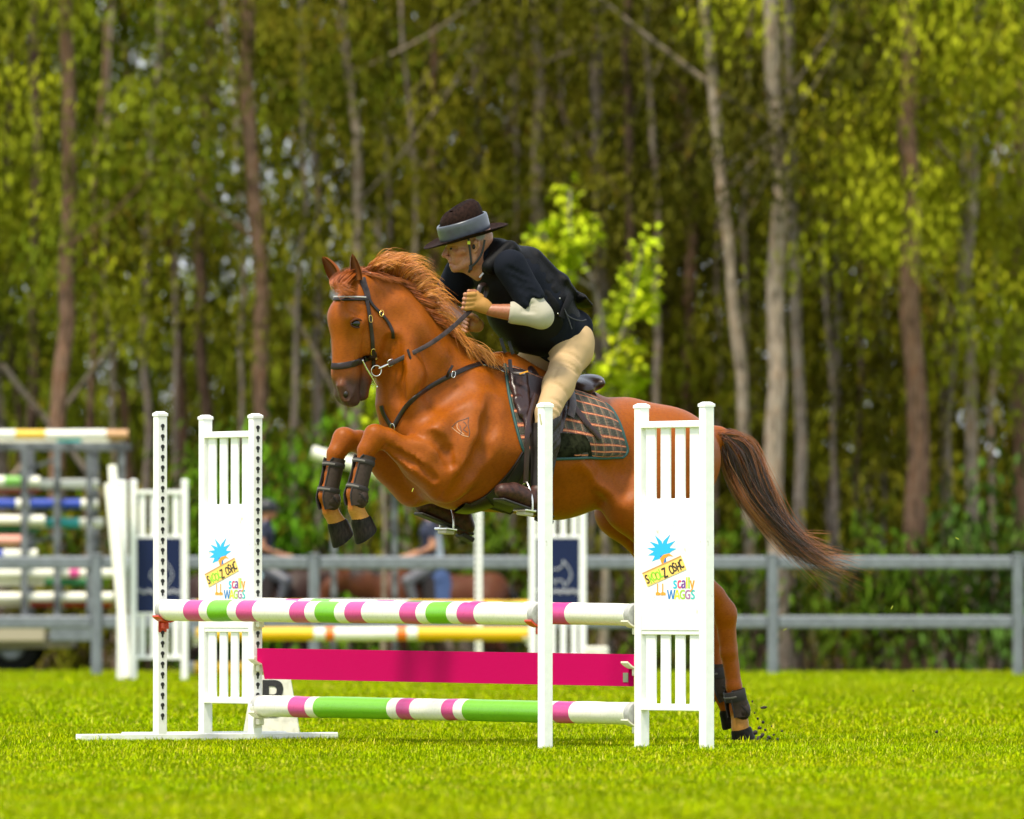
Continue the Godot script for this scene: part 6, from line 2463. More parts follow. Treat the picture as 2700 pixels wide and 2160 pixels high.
func build_rider() -> void:
	rider_noise.frequency = 1.0
	rider_noise.seed = 8
	RHF = Transform3D(Basis(Vector3.UP, 0.10), HF * hp(1262, 680, 0.0))
	rider_node = in_horse("person", "rider in dark brown hat, black vest and beige breeches leaning over the horse's neck", "person")
	var t := rider_node
	# ---- body: torso, legs, arms, one continuous skin
	var B := Body.new()
	B.def_k = 0.03
	torso(B, -0.025)
	var la := arm_points(1.0)
	var ra2 := arm_points(-1.0)
	B.limb(la[0], la[1], 0.052, 0.045, 0.03)
	B.limb(la[1], la[1].lerp(la[2], 0.4), 0.045, 0.044, 0.02)
	B.limb(la[1].lerp(la[2], 0.4), la[2], 0.044, 0.029, 0.02)
	B.limb(ra2[0], ra2[1], 0.052, 0.045, 0.03)
	B.limb(ra2[1], ra2[2], 0.045, 0.029, 0.02)
	for s in [1.0, -1.0]:
		var l := leg_points(s)
		B.limb(l[0], l[1], 0.058, 0.040, 0.03)
		B.limb(l[1], l[2], 0.046, 0.032, 0.03)
		B.limb(l[2], l[3], 0.034, 0.028, 0.02)
	B.limb(rh(1262, 688), hp(1305, 715), 0.056, 0.066, 0.03)
	var g := Geo.new()
	B.net(g, 0.0150)
	# ---- head on a fine grid
	var Hd := Body.new()
	Hd.def_k = 0.02
	Hd.limb(rh(1232, 622), rh(1248, 628), 0.086, 0.090, 0.02, rh_wide(0.84))
	Hd.limb(rh(1210, 640), rh(1212, 682), 0.056, 0.046, 0.025, rh_wide(1.05))
	Hd.limb(rh(1212, 684), rh(1205, 704), 0.038, 0.022, 0.015, rh_wide(0.95))
	for s in [-1.0, 1.0]:
		Hd.limb(rh(1246, 688, 0.050 * s), rh(1208, 707, 0.020 * s), 0.019, 0.016, 0.012)
		Hd.limb(rh(1250, 660, 0.056 * s), rh(1248, 692, 0.050 * s), 0.026, 0.024, 0.02)
		Hd.limb(rh(1208, 666, 0.042 * s), rh(1222, 662, 0.054 * s), 0.017, 0.016, 0.012)
		Hd.limb(rh(1186, 645, 0.018 * s), rh(1200, 644, 0.046 * s), 0.0115, 0.011, 0.012)
		Hd.limb(rh(1194, 658, 0.034 * s), rh(1196, 659, 0.034 * s), 0.011, 0.011, 0.004)
		Hd.limb(rh(1187, 655, 0.040 * s), rh(1200, 656, 0.052 * s), 0.008, 0.008, 0.010, Basis.IDENTITY, 1)
		Hd.limb(rh(1180, 679, 0.011 * s), rh(1182, 681, 0.013 * s), 0.0085, 0.008, 0.006)
		Hd.limb(rh(1179, 685, 0.006 * s), rh(1180, 685, 0.007 * s), 0.0035, 0.0035, 0.003, Basis.IDENTITY, 1)
		# fold from nose to mouth
		Hd.limb(rh(1188, 680, 0.036 * s), rh(1196, 698, 0.040 * s), 0.004, 0.004, 0.008, Basis.IDENTITY, 1)
	Hd.limb(rh(1185, 645), rh(1172, 673), 0.0110, 0.0135, 0.009)
	Hd.limb(rh(1187, 690, -0.016), rh(1187, 690, 0.016), 0.0095, 0.0095, 0.010)
	Hd.limb(rh(1190, 700, -0.014), rh(1190, 700, 0.014), 0.0098, 0.0098, 0.008)
	Hd.limb(rh(1183, 695.5, -0.022), rh(1183, 695.5, 0.022), 0.0035, 0.0035, 0.004, Basis.IDENTITY, 1)
	Hd.limb(rh(1198, 709, -0.010), rh(1198, 709, 0.010), 0.0165, 0.0165, 0.010)
	Hd.limb(rh(1250, 680), rh(1276, 706), 0.054, 0.058, 0.03)
	Hd.limb(rh(1222, 704), rh(1262, 712), 0.024, 0.050, 0.02)
	# ears
	for s in [-1.0, 1.0]:
		Hd.limb(rh(1255, 641, 0.082 * s), rh(1252, 660, 0.077 * s), 0.0165, 0.011, 0.005, rh_wide(0.55))
		Hd.limb(rh(1262, 638, 0.089 * s), rh(1263, 650, 0.089 * s), 0.0065, 0.006, 0.004)
		Hd.limb(rh(1263, 650, 0.089 * s), rh(1254, 664, 0.082 * s), 0.006, 0.006, 0.004)
		Hd.limb(rh(1252, 647, 0.093 * s), rh(1253, 654, 0.092 * s), 0.006, 0.006, 0.004, Basis.IDENTITY, 1)

	Hd.net(g, 0.0042)

	# ---- hands on a fine grid
	var Ha := Body.new()
	Ha.def_k = 0.01
	var kn := []
	var mi := []
	var ti := []
	for i in 4:
		kn.append(hp(1250 - i * 2.0, 776 + i * 11.5, 0.158 - 0.003 * i))
		mi.append(hp(1227 - i * 2.0, 777 + i * 12.0, 0.150 - 0.003 * i))
		ti.append(hp(1233 - i * 1.5, 783 + i * 11.5, 0.112 - 0.002 * i))
	hand(Ha, kn, mi, ti, [hp(1274, 806, 0.155), hp(1254, 784, 0.145), hp(1249, 806, 0.140)], [hp(1268, 784, 0.115), hp(1252, 770, 0.108), hp(1236, 768, 0.112)], hp(1292, 818, 0.172))
	Ha.net(g, 0.0040)
	var Hr := Body.new()
	Hr.def_k = 0.01
	kn = []
	mi = []
	ti = []
	for i in 4:
		kn.append(hp(1248 - i * 1.5, 834 + i * 11.0, -0.045 - 0.004 * i))
		mi.append(hp(1225 - i * 1.5, 836 + i * 11.0, -0.045 - 0.004 * i))
		ti.append(hp(1234 - i * 1.5, 843 + i * 10.5, -0.010 - 0.003 * i))
	hand(Hr, kn, mi, ti, [hp(1258, 858, -0.055), hp(1248, 842, -0.035), hp(1244, 862, -0.04)], [hp(1256, 842, -0.015), hp(1244, 832, -0.004), hp(1232, 832, -0.008)], hp(1240, 858, -0.07))
	Hr.net(g, 0.0045)
	paint_skin(g)
	part("body", g.mesh(), M.skin, t)
	# ---- gloves over the backs of the hands
	var Gl := Body.new()
	Gl.def_k = 0.008
	Gl.limb(hp(1284, 812, 0.166), hp(1274, 806, 0.157), 0.030, 0.031, 0.01)
	Gl.limb(hp(1274, 806, 0.157), hp(1254, 784, 0.147), 0.0290, 0.0245, 0.015)
	Gl.limb(hp(1274, 806, 0.157), hp(1249, 806, 0.142), 0.0290, 0.0235, 0.015)
	for i in 4:
		Gl.limb(hp(1250 - i * 2.0, 776 + i * 11.5, 0.158 - 0.003 * i), hp(1234 - i * 2.0, 777 + i * 12.0, 0.153 - 0.003 * i), 0.0132, 0.0122, 0.005)
	Gl.limb(hp(1268, 784, 0.116), hp(1256, 773, 0.110), 0.0155, 0.0135, 0.008)
	var gg := Geo.new()
	Gl.net(gg, 0.0040)
	part("glove", gg.mesh(), rough_up(plain(lin(0.36, 0.175, 0.036), 0.75), M.grain, Vector3.ONE * 16, 0.5, null), t)
	var G2 := Body.new()
	G2.def_k = 0.008
	G2.limb(hp(1258, 858, -0.055), hp(1248, 842, -0.035), 0.0285, 0.0245, 0.015)
	G2.limb(hp(1258, 858, -0.055), hp(1244, 862, -0.04), 0.0285, 0.0235, 0.015)
	for i in 4:
		G2.limb(hp(1248 - i * 1.5, 834 + i * 11.0, -0.045 - 0.004 * i), hp(1233 - i * 1.5, 836 + i * 11.0, -0.045 - 0.004 * i), 0.013, 0.012, 0.005)
	gg = Geo.new()
	G2.net(gg, 0.0040)
	part("glove", gg.mesh(), rough_up(plain(lin(0.34, 0.16, 0.036), 0.75), M.grain, Vector3.ONE * 16, 0.5, null), t)

	build_clothes(t, la, ra2)
	build_hat(t)


func leg_points(s: float) -> Array:
	if s > 0:
		return [hp(1506, 930, 0.10), hp(1444, 1088, 0.335), hp(1424, 1312, 0.365), hp(1330, 1296, 0.385)]
	return [hp(1440, 920, -0.10), hp(1262, 1110, -0.335), hp(1216, 1358, -0.355), hp(1118, 1334, -0.375)]

func build_clothes(t: Node3D, la: Array, ra2: Array) -> void:
	# shirt: sleeves, collar, tail below the vest
	var S := Body.new()
	S.def_k = 0.03
	torso(S, 0.006)
	S.limb(hp(1478, 885), hp(1512, 862), 0.105, 0.082, 0.05, wide(1.35))
	S.limb(hp(1396, 868), hp(1450, 868), 0.085, 0.11, 0.05, wide(1.45))
	S.limb(la[0], la[0].lerp(la[1], 0.62), 0.077, 0.066, 0.04)
	S.limb(la[0].lerp(la[1], 0.55), la[0].lerp(la[1], 0.70) + Vector3(-0.004, 0.0, 0.0), 0.065, 0.068, 0.02)
	S.limb(ra2[0], ra2[0].lerp(ra2[1], 0.70), 0.080, 0.070, 0.05)
	# the sleeves end in a hem
	S.limb(la[0].lerp(la[1], 1.0), la[0].lerp(la[1], 1.3), 0.082, 0.09, 0.004, Basis.IDENTITY, 1)
	S.limb(ra2[0].lerp(ra2[1], 1.02), ra2[0].lerp(ra2[1], 1.3), 0.082, 0.09, 0.004, Basis.IDENTITY, 1)
	# folds
	var r := RandomNumberGenerator.new()
	r.seed = 3
	var folds := []
	for k in 6:
		var u := 0.10 + 0.11 * k
		var c: Vector3 = la[0].lerp(la[1], u)
		folds.append(S.groove(c + Vector3(-0.060, 0.015 - 0.012 * (k % 2), 0.05), c + Vector3(0.025, -0.035 - 0.012 * (k % 3), 0.075), 0.012, 0.005, 0.014))
	for k in 5:
		folds.append(S.groove(hp(1410 + k * 30, 930 - k * 8, 0.22), hp(1432 + k * 30, 880 - k * 12, 0.22), 0.012, 0.004, 0.014))
	S.crease(folds)
	var g := Geo.new()
	S.net(g, 0.0095)
	part("shirt", g.mesh(), M.shirt, t)
	# vest: a body protector over the shirt
	var V := Body.new()
	V.def_k = 0.025
	V.limb(hp(1446, 858), hp(1404, 808), 0.148, 0.166, 0.05, wide(1.16))
	V.limb(hp(1404, 808), hp(1345, 735), 0.168, 0.154, 0.05, wide(1.12))
	V.limb(hp(1345, 735), hp(1308, 700), 0.150, 0.108, 0.05, wide(1.18))
	V.limb(hp(1362, 828), hp(1388, 864), 0.122, 0.114, 0.05, wide(1.22))
	# shoulder straps and collar
	for s in [-1.0, 1.0]:
		V.limb(hp(1345, 655 + 12 * (1 - s) * 0.5, 0.115 * s), hp(1290, 702, 0.12 * s), 0.036, 0.034, 0.05)
	V.limb(hp(1304, 676), hp(1290, 702), 0.080, 0.072, 0.04, wide(1.1))
	# arm holes
	V.limb(la[0] + Vector3(-0.01, 0.0, 0.055), la[0].lerp(la[1], 0.75) + Vector3(0, 0, 0.03), 0.093, 0.086, 0.010, Basis.IDENTITY, 1)
	V.limb(ra2[0] + Vector3(-0.01, 0.0, -0.055), ra2[0].lerp(ra2[1], 0.75) + Vector3(0, 0, -0.03), 0.093, 0.086, 0.010, Basis.IDENTITY, 1)
	# hollow for the neck
	V.limb(rh(1240, 660), hp(1286, 690), 0.066, 0.072, 0.010, Basis.IDENTITY, 1)
	# cut off at the waist
	V.limb(hp(1560, 960), hp(1480, 1010), 0.10, 0.10, 0.01, wide(4.0), 1)
	# raised back plate that ends in a tail flap
	V.limb(hp(1385, 674, 0.0), hp(1448, 740, 0.0), 0.042, 0.042, 0.02, wide(3.2))
	V.limb(hp(1448, 740, 0.0), hp(1503, 786, 0.0), 0.040, 0.024, 0.02, wide(4.0))
	V.limb(hp(1503, 786, 0.0), hp(1542, 806, 0.0), 0.024, 0.013, 0.02, wide(6.0))
	var seams := []
	for q in [[[1400, 690], [1440, 760], [1462, 840]], [[1345, 745], [1380, 830], [1400, 905]], [[1452, 745], [1490, 800], [1506, 850]], [[1372, 660], [1420, 700], [1470, 760]]]:
		for i in 2:
			seams.append(V.groove(hp(q[i][0], q[i][1], 0.22), hp(q[i + 1][0], q[i + 1][1], 0.22), 0.010, 0.006, 0.010))
	for k in 7:
		seams.append(V.groove(hp(1352 + k * 22, 640 + k * 20, 0.16), hp(1336 + k * 22, 660 + k * 20, 0.20), 0.009, 0.004, 0.010))
	V.crease(seams)
	g = Geo.new()
	V.net(g, 0.0095)
	part("vest", g.mesh(), M.vest, t)
	# vest trimmings: side strap, hip cord, buttons, label
	var sg := Geo.new()
	free_strap(sg, [hp(1480, 838, 0.205), hp(1493, 806, 0.205), hp(1506, 778, 0.185)], 0.034, 0.005, Vector3(0.15, 0.1, 1))
	part("side_strap", sg.mesh(), rough_up(plain(lin(0.012, 0.012, 0.014), 0.8, 0.0, 0.2), M.grain, Vector3.ONE * 20, 0.4), t)
	for q in [[[1488, 815], [1500, 835], [1530, 846], [1546, 843]], [[1490, 820], [1500, 845], [1508, 868]]]:
		var cg := Geo.new()
		var pts := []
		for e in q:
			pts.append(hp(e[0], e[1], 0.215))
		cg.tube(smooth_path(pts, 4), [0.003], 6)
		part("cord", cg.mesh(), plain(lin(0.02, 0.022, 0.028), 0.6), t)
	for q in [[1476, 787, 0.212], [1471, 827, 0.216]]:
		var bg := Geo.new()
		bg.ball(hp(q[0], q[1], q[2]), 0.0045, Vector3(1, 1, 0.6), Basis.IDENTITY, 8)
		part("press_stud", bg.mesh(), M.steel, t)
	var lab := Geo.new()
	lab.beam(hp(1264, 732, 0.135), hp(1274, 720, 0.130), 0.008, 0.002, Vector3(-0.5, 0.3, 0.8))
	part("label_print", lab.mesh(), plain(lin(0.10, 0.11, 0.11), 0.6), t)
	for k in 2:
		var strap := Geo.new()
		free_strap(strap, [hp(1320 + k * 22, 892 + k * 8, 0.05), hp(1326 + k * 22, 912 + k * 8, 0.06), hp(1332 + k * 20, 930 + k * 4, 0.06)], 0.016, 0.004, Vector3(-0.3, 0.2, 1))
		part("front_strap", strap.mesh(), M.black_strap, t)
	# elbow sleeve
	var E := Body.new()
	E.def_k = 0.02
	E.limb(la[0].lerp(la[1], 0.70), la[1], 0.055, 0.056, 0.02)
	E.limb(la[1], la[1].lerp(la[2], 0.52), 0.055, 0.052, 0.025)
	E.limb(la[1] + Vector3(0.012, -0.008, 0), la[1] + Vector3(0.016, -0.012, 0), 0.044, 0.044, 0.02)
	E.limb(la[0].lerp(la[1], 0.0), la[0].lerp(la[1], 0.40), 0.09, 0.075, 0.004, Basis.IDENTITY, 1)
	E.limb(la[1].lerp(la[2], 0.85), la[1].lerp(la[2], 1.1), 0.068, 0.09, 0.004, Basis.IDENTITY, 1)
	folds = []
	for k in 3:
		folds.append(E.groove(hp(1378, 806 + k * 6, 0.33), hp(1408, 796 + k * 12, 0.35), 0.010, 0.0025, 0.010))
	E.crease(folds)
	g = Geo.new()
	E.net(g, 0.0065)
	part("elbow_sleeve", g.mesh(), M.sleeve, t)
	# breeches
	var L := Body.new()
	L.def_k = 0.04
	L.limb(hp(1494, 900), hp(1462, 890), 0.112, 0.105, 0.04, wide(1.35))
	L.limb(hp(1508, 905, 0.07), hp(1506, 925, 0.08), 0.090, 0.090, 0.04)
	L.limb(hp(1470, 905, -0.07), hp(1466, 915, -0.08), 0.090, 0.085, 0.04)
	folds = []
	for s in [1.0, -1.0]:
		var l := leg_points(s)
		L.limb(l[0], l[0].lerp(l[1], 0.55), 0.086, 0.066, 0.05)
		L.limb(l[0].lerp(l[1], 0.55), l[1], 0.066, 0.055, 0.04)
		L.limb(l[1], l[1].lerp(l[2], 0.12), 0.055, 0.054, 0.02)
	for k in 7:
		var u: float = [0.08, 0.2, 0.27, 0.55, 0.78, 0.86, 0.95][k]
		var c: Vector3 = leg_points(1.0)[0].lerp(leg_points(1.0)[1], u)
		folds.append(L.groove(c + Vector3(-0.085, 0.030 - 0.014 * (k % 3), 0.06), c + Vector3(0.01 + 0.03 * (k % 3), -0.030 - 0.020 * (k % 2), 0.10), 0.010, 0.0038, 0.010))
	folds.append(L.groove(hp(1470, 940, 0.24), hp(1446, 1040, 0.34), 0.010, 0.003, 0.010))
	folds.append(L.groove(hp(1430, 978, 0.10), hp(1418, 946, 0.02), 0.014, 0.008, 0.02))
	L.crease(folds)
	g = Geo.new()
	L.net(g, 0.009)
	part("breeches", g.mesh(), M.breeches, t)
	# half chaps, boots
	for s in [1.0, -1.0]:
		var l := leg_points(s)
		var C := Body.new()
		C.def_k = 0.02
		var a: Vector3 = l[1].lerp(l[2], 0.02)
		C.limb(a, l[1].lerp(l[2], 0.35), 0.066, 0.064, 0.03)
		C.limb(l[1].lerp(l[2], 0.35), l[1].lerp(l[2], 0.98), 0.064, 0.044, 0.03)
		C.limb(l[1].lerp(l[2], -0.55), l[1].lerp(l[2], -0.03) + Vector3(-0.03, 0.035, 0), 0.10, 0.10, 0.004, Basis.IDENTITY, 1)
		if s > 0:
			folds = []
			for k in 8:
				var c: Vector3 = l[1].lerp(l[2], 0.20 + 0.09 * k)
				folds.append(C.groove(c + Vector3(-0.02, -0.035, 0.07), c + Vector3(0.062, 0.022 + 0.006 * (k % 3), 0.05), 0.010, 0.005, 0.012))
			C.crease(folds)
		g = Geo.new()
		C.net(g, 0.0085)
		part("half_chap", g.mesh(), M.chap, t)
		var F2 := Body.new()
		F2.def_k = 0.02
		var heel: Vector3 = l[2] + Vector3(0.02, -0.055, 0)
		var toe: Vector3 = l[3]
		F2.limb(l[2] + Vector3(0, 0.03, 0), heel, 0.045, 0.040, 0.02)
		F2.limb(l[2] + Vector3(-0.01, -0.02, 0), toe + Vector3(0.05, 0.004, 0), 0.042, 0.038, 0.03)
		F2.limb(heel, toe, 0.036, 0.033, 0.03, wide(1.15))
		F2.limb(toe, toe + Vector3(-0.018, 0.004, 0), 0.034, 0.028, 0.02, wide(1.15))
		g = Geo.new()
		F2.net(g, 0.008)
		var boot := part("boot", g.mesh(), M.boot_brown, t)
		var so := Geo.new()
		so.beam(heel + Vector3(0.03, -0.034, 0), toe + Vector3(-0.035, -0.034, 0), 0.088, 0.012, Vector3.UP, 0.005)
		so.box(Transform3D(Basis(Vector3(0, 0, 1), atan2(heel.y - toe.y, heel.x - toe.x)), heel + Vector3(0.0, -0.048, 0)), Vector3(0.065, 0.022, 0.078), 0.005)
		part("sole", so.mesh(), M.sole, boot)

func build_hat(t: Node3D) -> void:
	# felt hat: an oval brim curled up at the sides, a pinched crown, a thick grey band
	var front := rh(1116, 649)
	var back := rh(1338, 590)
	var mid := (front + back) * 0.5
	var x := (back - front).normalized()
	var z0 := (Basis(Vector3.UP, 0.10 - HYAW) * Vector3(0, 0, 1))
	var z := (z0 - x * z0.dot(x)).normalized()
	var y := z.cross(x).normalized()
	var fr := Transform3D(Basis(x, y, z) * Basis(Vector3.RIGHT, 0.13), mid)
	var hl := (back - front).length() * 0.5
	var hat := Node3D.new()
	hat.name = "hat"
	hat.transform = fr
	t.add_child(hat)
	var g := Geo.new()
	var n := 44
	var rings := [[0.50, 0.004], [0.62, -0.003], [0.80, -0.006], [0.94, -0.002], [1.0, 0.003]]
	var tops := []
	for sh in 2:
		var first := g.v.size()
		for q in rings:
			for k in n + 1:
				var a := TAU * k / n
				var f: float = (q[0] - 0.5) / 0.5
				var curl := 0.012 * f * f * pow(absf(sin(a)), 1.6) - 0.014 * f * f * maxf(0.0, -cos(a)) - 0.002 * f * f * maxf(0.0, cos(a))
				var p := Vector3(cos(a) * hl * q[0], q[1] + curl - 0.0035 * sh, sin(a) * hl * 0.80 * q[0])
				g.vert(p, Vector3(-cos(a) * 0.1, 1.0 if sh == 0 else -1.0, -sin(a) * 0.5 * f * (1 if sh == 0 else -1)).normalized())
		for i in rings.size() - 1:
			for k in n:
				var q := first + i * (n + 1) + k
				g.quad(q, q + 1, q + n + 2, q + n + 1)
		tops.append(first + (rings.size() - 1) * (n + 1))
	for k in n:
		g.quad(tops[0] + k, tops[0] + k + 1, tops[1] + k + 1, tops[1] + k)
	part("brim", g.mesh(), M.felt, hat)
	# crown: side wall, rounded edge, a crease along the top and a dent each side
	var c := Geo.new()
	var prof := [[0.0, 1.0], [0.05, 0.985], [0.09, 0.96], [0.120, 0.90], [0.134, 0.80], [0.136, 0.62], [0.130, 0.40], [0.124, 0.2], [0.122, 0.0]]
	var first := c.v.size()
	for q in prof:
		for k in n + 1:
			var a := TAU * k / n
			var rx: float = 0.106 * q[1]
			var rz: float = 0.088 * q[1] * (1.0 - 0.16 * smoothstep(0.06, 0.13, q[0]) * maxf(0.0, -cos(a)))
			var yy: float = q[0] * (1.0 - 0.17 * (-cos(a)) * smoothstep(0.04, 0.12, q[0]))
			var crease := 0.018 * exp(-pow(sin(a) * q[1] / 0.35, 2.0)) * smoothstep(0.10, 0.134, q[0])
			var dent := 0.012 * exp(-pow((cos(a) + 0.45) / 0.30, 2.0)) * smoothstep(0.05, 0.11, q[0]) * (1.0 if q[1] > 0.5 else 0.3)
			c.vert(Vector3(cos(a) * rx, yy - crease, sin(a) * (rz - dent)), Vector3(cos(a) * 0.9, 0.1 + 0.9 * smoothstep(0.10, 0.13, q[0]), sin(a) * 0.9).normalized())
	for i in prof.size() - 1:
		for k in n:
			var q := first + i * (n + 1) + k
			c.quad(q, q + 1, q + n + 2, q + n + 1)
	part("crown", c.mesh(), M.felt, hat)
	var b := Geo.new()
	var bp := [[-0.002, 1.0], [0.0, 1.075], [0.012, 1.10], [0.052, 1.10], [0.068, 1.085], [0.075, 1.04], [0.073, 0.98]]
	first = b.v.size()
	for i in bp.size():
		var q: Array = bp[i]
		for k in n + 1:
			var a := TAU * k / n
			var tilt := 0.006 * cos(a)
			var e: Array = bp[mini(i + 1, bp.size() - 1)]
			var d2: Array = bp[maxi(i - 1, 0)]
			var ny: float = (d2[1] - e[1]) * 0.106
			var nr: float = e[0] - d2[0]
			b.vert(Vector3(cos(a) * 0.110 * q[1], q[0] + tilt, sin(a) * 0.092 * q[1]), Vector3(cos(a) * nr, ny, sin(a) * nr).normalized())
	for i in bp.size() - 1:
		for k in n:
			var q := first + i * (n + 1) + k
			b.quad(q, q + 1, q + n + 2, q + n + 1)
	part("band", b.mesh(), M.hatband, hat)
	# chin strap, tag, ear piece
	for q in [[[1235, 628, 0.094], [1238, 652, 0.090], [1241, 678, 0.085], [1242, 700, 0.078], [1236, 718, 0.030]], [[1278, 632, 0.094], [1271, 666, 0.090], [1257, 690, 0.085], [1243, 703, 0.079]]]:
		var sg := Geo.new()
		var pts := []
		for e in q:
			pts.append(rh(e[0], e[1], e[2]))
		free_strap(sg, pts, 0.010, 0.003, (Basis(Vector3.UP, 0.10 - HYAW) * Vector3(0, 0, 1)), 4)
		part("chin_strap", sg.mesh(), M.black_strap, t)
	var kg := Geo.new()
	kg.box(Transform3D(Basis(Vector3.UP, 0.10 - HYAW), rh(1241, 706, 0.076)), Vector3(0.016, 0.026, 0.010), 0.003)
	part("strap_toggle", kg.mesh(), M.black_strap, t)
	var tg := Geo.new()
	tg.box(Transform3D(Basis(Vector3.UP, 0.10 - HYAW), rh(1236, 640, 0.098)), Vector3(0.014, 0.016, 0.003), 0.001)
	part("yellow_tag", tg.mesh(), M.yellow_tag, t)
	var eg := Geo.new()
	eg.ball(rh(1249, 651, 0.088), 0.008, Vector3(1, 1.5, 0.7), Basis.IDENTITY, 10)
	part("ear_piece", eg.mesh(), M.black_strap, t)
	for s in [-1.0, 1.0]:
		var ey := Geo.new()
		ey.ball(rh(1189, 656, 0.034 * s), 0.0075, Vector3(0.8, 0.6, 1), Basis.IDENTITY, 10)
		part("eye", ey.mesh(), M.eye, t)
		var br := Geo.new()
		br.tube([rh(1184, 647, 0.016 * s), rh(1188, 645, 0.034 * s), rh(1200, 646, 0.052 * s)], [0.0022, 0.003, 0.002], 6)
		part("eyebrow", br.mesh(), plain(lin(0.10, 0.08, 0.06), 0.8), t)

# ---------------------------------------------------------------- behind the jump: a second jump, the pole trailer, ridden horses

func scribble(t: Node3D, mid: float, y: float, z: float) -> void:
	# a white line drawing and a line of illegible script on the navy panel
	var r := RandomNumberGenerator.new()
	r.seed = 77
	var g := Geo.new()
	g.paint(Color(0.62, 0.62, 0.66))
	var pts := []
	for k in 46:
		var u := k / 45.0
		pts.append(Vector3(mid - 0.165 + 0.33 * u, y - 0.10 + 0.016 * sin(k * 1.9) + 0.008 * sin(k * 0.7), z))
	g.tube(pts, [0.0045], 5)
	part("script_print", g.mesh(), M.print, t)
	var h := Geo.new()
	h.paint(Color(0.50, 0.51, 0.56))
	var outline := [[-0.05, 0.02], [-0.045, 0.06], [-0.02, 0.085], [0.0, 0.08], [0.02, 0.10], [0.035, 0.13], [0.03, 0.15], [0.05, 0.12], [0.07, 0.08], [0.08, 0.03], [0.06, -0.02], [0.04, -0.05], [0.03, -0.01], [0.0, 0.0], [-0.02, -0.03], [-0.03, 0.0], [-0.05, 0.02]]
	var hpts := []
	for q in outline:
		hpts.append(Vector3(mid + q[0] * 1.3, y + q[1] - 0.01, z))
	h.tube(smooth_path(hpts, 3), [0.004], 5)
	part("horse_print", h.mesh(), M.print, t)

func build_back_jump() -> void:
	var D := 84.0
	var lw := wing(G(352, D), Vector3(1, 0, 0.05), "white slatted wing with navy panel standing beside the pole trailer", M.navy_panel, "navy-panelled wings of the second jump", (487.0 - 352.0) / F * D, false, 1.56)
	scribble(lw, (487.0 - 352.0) / F * D * 0.5, 0.80, 0.024)
	var rw := wing(G(1405, D), Vector3(1, 0, 0.05), "white slatted wing with navy panel seen below the horse's belly", M.navy_panel, "navy-panelled wings of the second jump", (1537.0 - 1405.0) / F * D, false, 1.56)
	scribble(rw, (1537.0 - 1405.0) / F * D * 0.5, 0.80, 0.024)
	var a := thing("jump_post", "white jump post with small holes standing between the two ridden horses and the belly", "jump post", G(1262, D + 0.3))
	var p := add_post(a, 0.0, 1.56, 0.056)
	var km := keyhole_mesh()
	for k in 24:
		part("keyhole", km, M.hole, p, Transform3D(Basis.IDENTITY, Vector3(-0.010, 1.42 - k * 0.052, 0.0286)))
	var b := thing("jump_post", "white round jump post leaning poles rest on, beside the navy wing", "jump post", G(321, D - 0.2))
	add_post(b, 0.0, 1.55, 0.075)
	# spare poles leaning on that post
	for q in [[296, 1228, 318, 1560, 0.035, "white spare pole leaning behind the post at the trailer"], [285, 1275, 338, 1790, 0.032, "white spare pole leaning in front of the post at the trailer"]]:
		var e := P(q[2], q[3], D - 0.35)
		var s := P(q[0], q[1], D - 0.12)
		var dv := (e - s).normalized()
		var foot := s + dv * ((s.y - 0.04) / -dv.y)
		pole(s, foot, q[4], [], q[5], "spare poles by the trailer", "jump_pole", false)
	var yel := Color(0.72, 0.42, 0.0)
	var org := Color(0.75, 0.16, 0.01)
	var pa := P(505, 1672, D + 0.1)
	var pb := P(1405, 1672, D + 0.1)
	var bands := bands_at(pa, pb, [[400, 828, yel], [857, 882, org], [1046, 1073, org], [1100, 1500, yel]])
	pole(pa, pb, 0.052, bands, "yellow, white and orange pole of the second jump, lower one", "yellow poles of the second jump")
	var pc := P(505, 1600, D + 0.6)
	var pd2 := P(1405, 1600, D + 0.6)
	pole(pc, pd2, 0.050, bands_at(pc, pd2, [[400, 800, yel], [1080, 1500, yel]]), "yellow and white pole of the second jump, upper one behind the striped pole", "yellow poles of the second jump")
	var pe := P(500, 1762, D + 0.2)
	var pf := P(700, 1762, D + 0.2)
	pole(pe, pf, 0.05, [[0.0, 0.06, WHITE_P], [0.06, 1.0, yel]], "yellow pole low behind the keyhole wing", "yellow poles of the second jump")
	for q in [[pa, 505], [pb, 1405], [pc, 505], [pd2, 1405]]:
		var at: Vector3 = q[0]
		cup(at + Vector3(0.02 if q[1] < 1000 else -0.02, -0.028, 0), Vector3(1 if q[1] < 1000 else -1, 0, 0), M.cup, "cream pole cup on a navy-panelled wing", "cream cups of the second jump")
	# low white marker beyond
	var m := thing("marker_block", "small white marker block beside the far navy wing", "marker", G(1572, D - 0.4))
	var g := Geo.new()
	g.box(Transform3D(Basis.IDENTITY, Vector3(0, 0.14, 0)), Vector3(0.19, 0.28, 0.10), 0.012)
	part("block", g.mesh(), M.block, m)

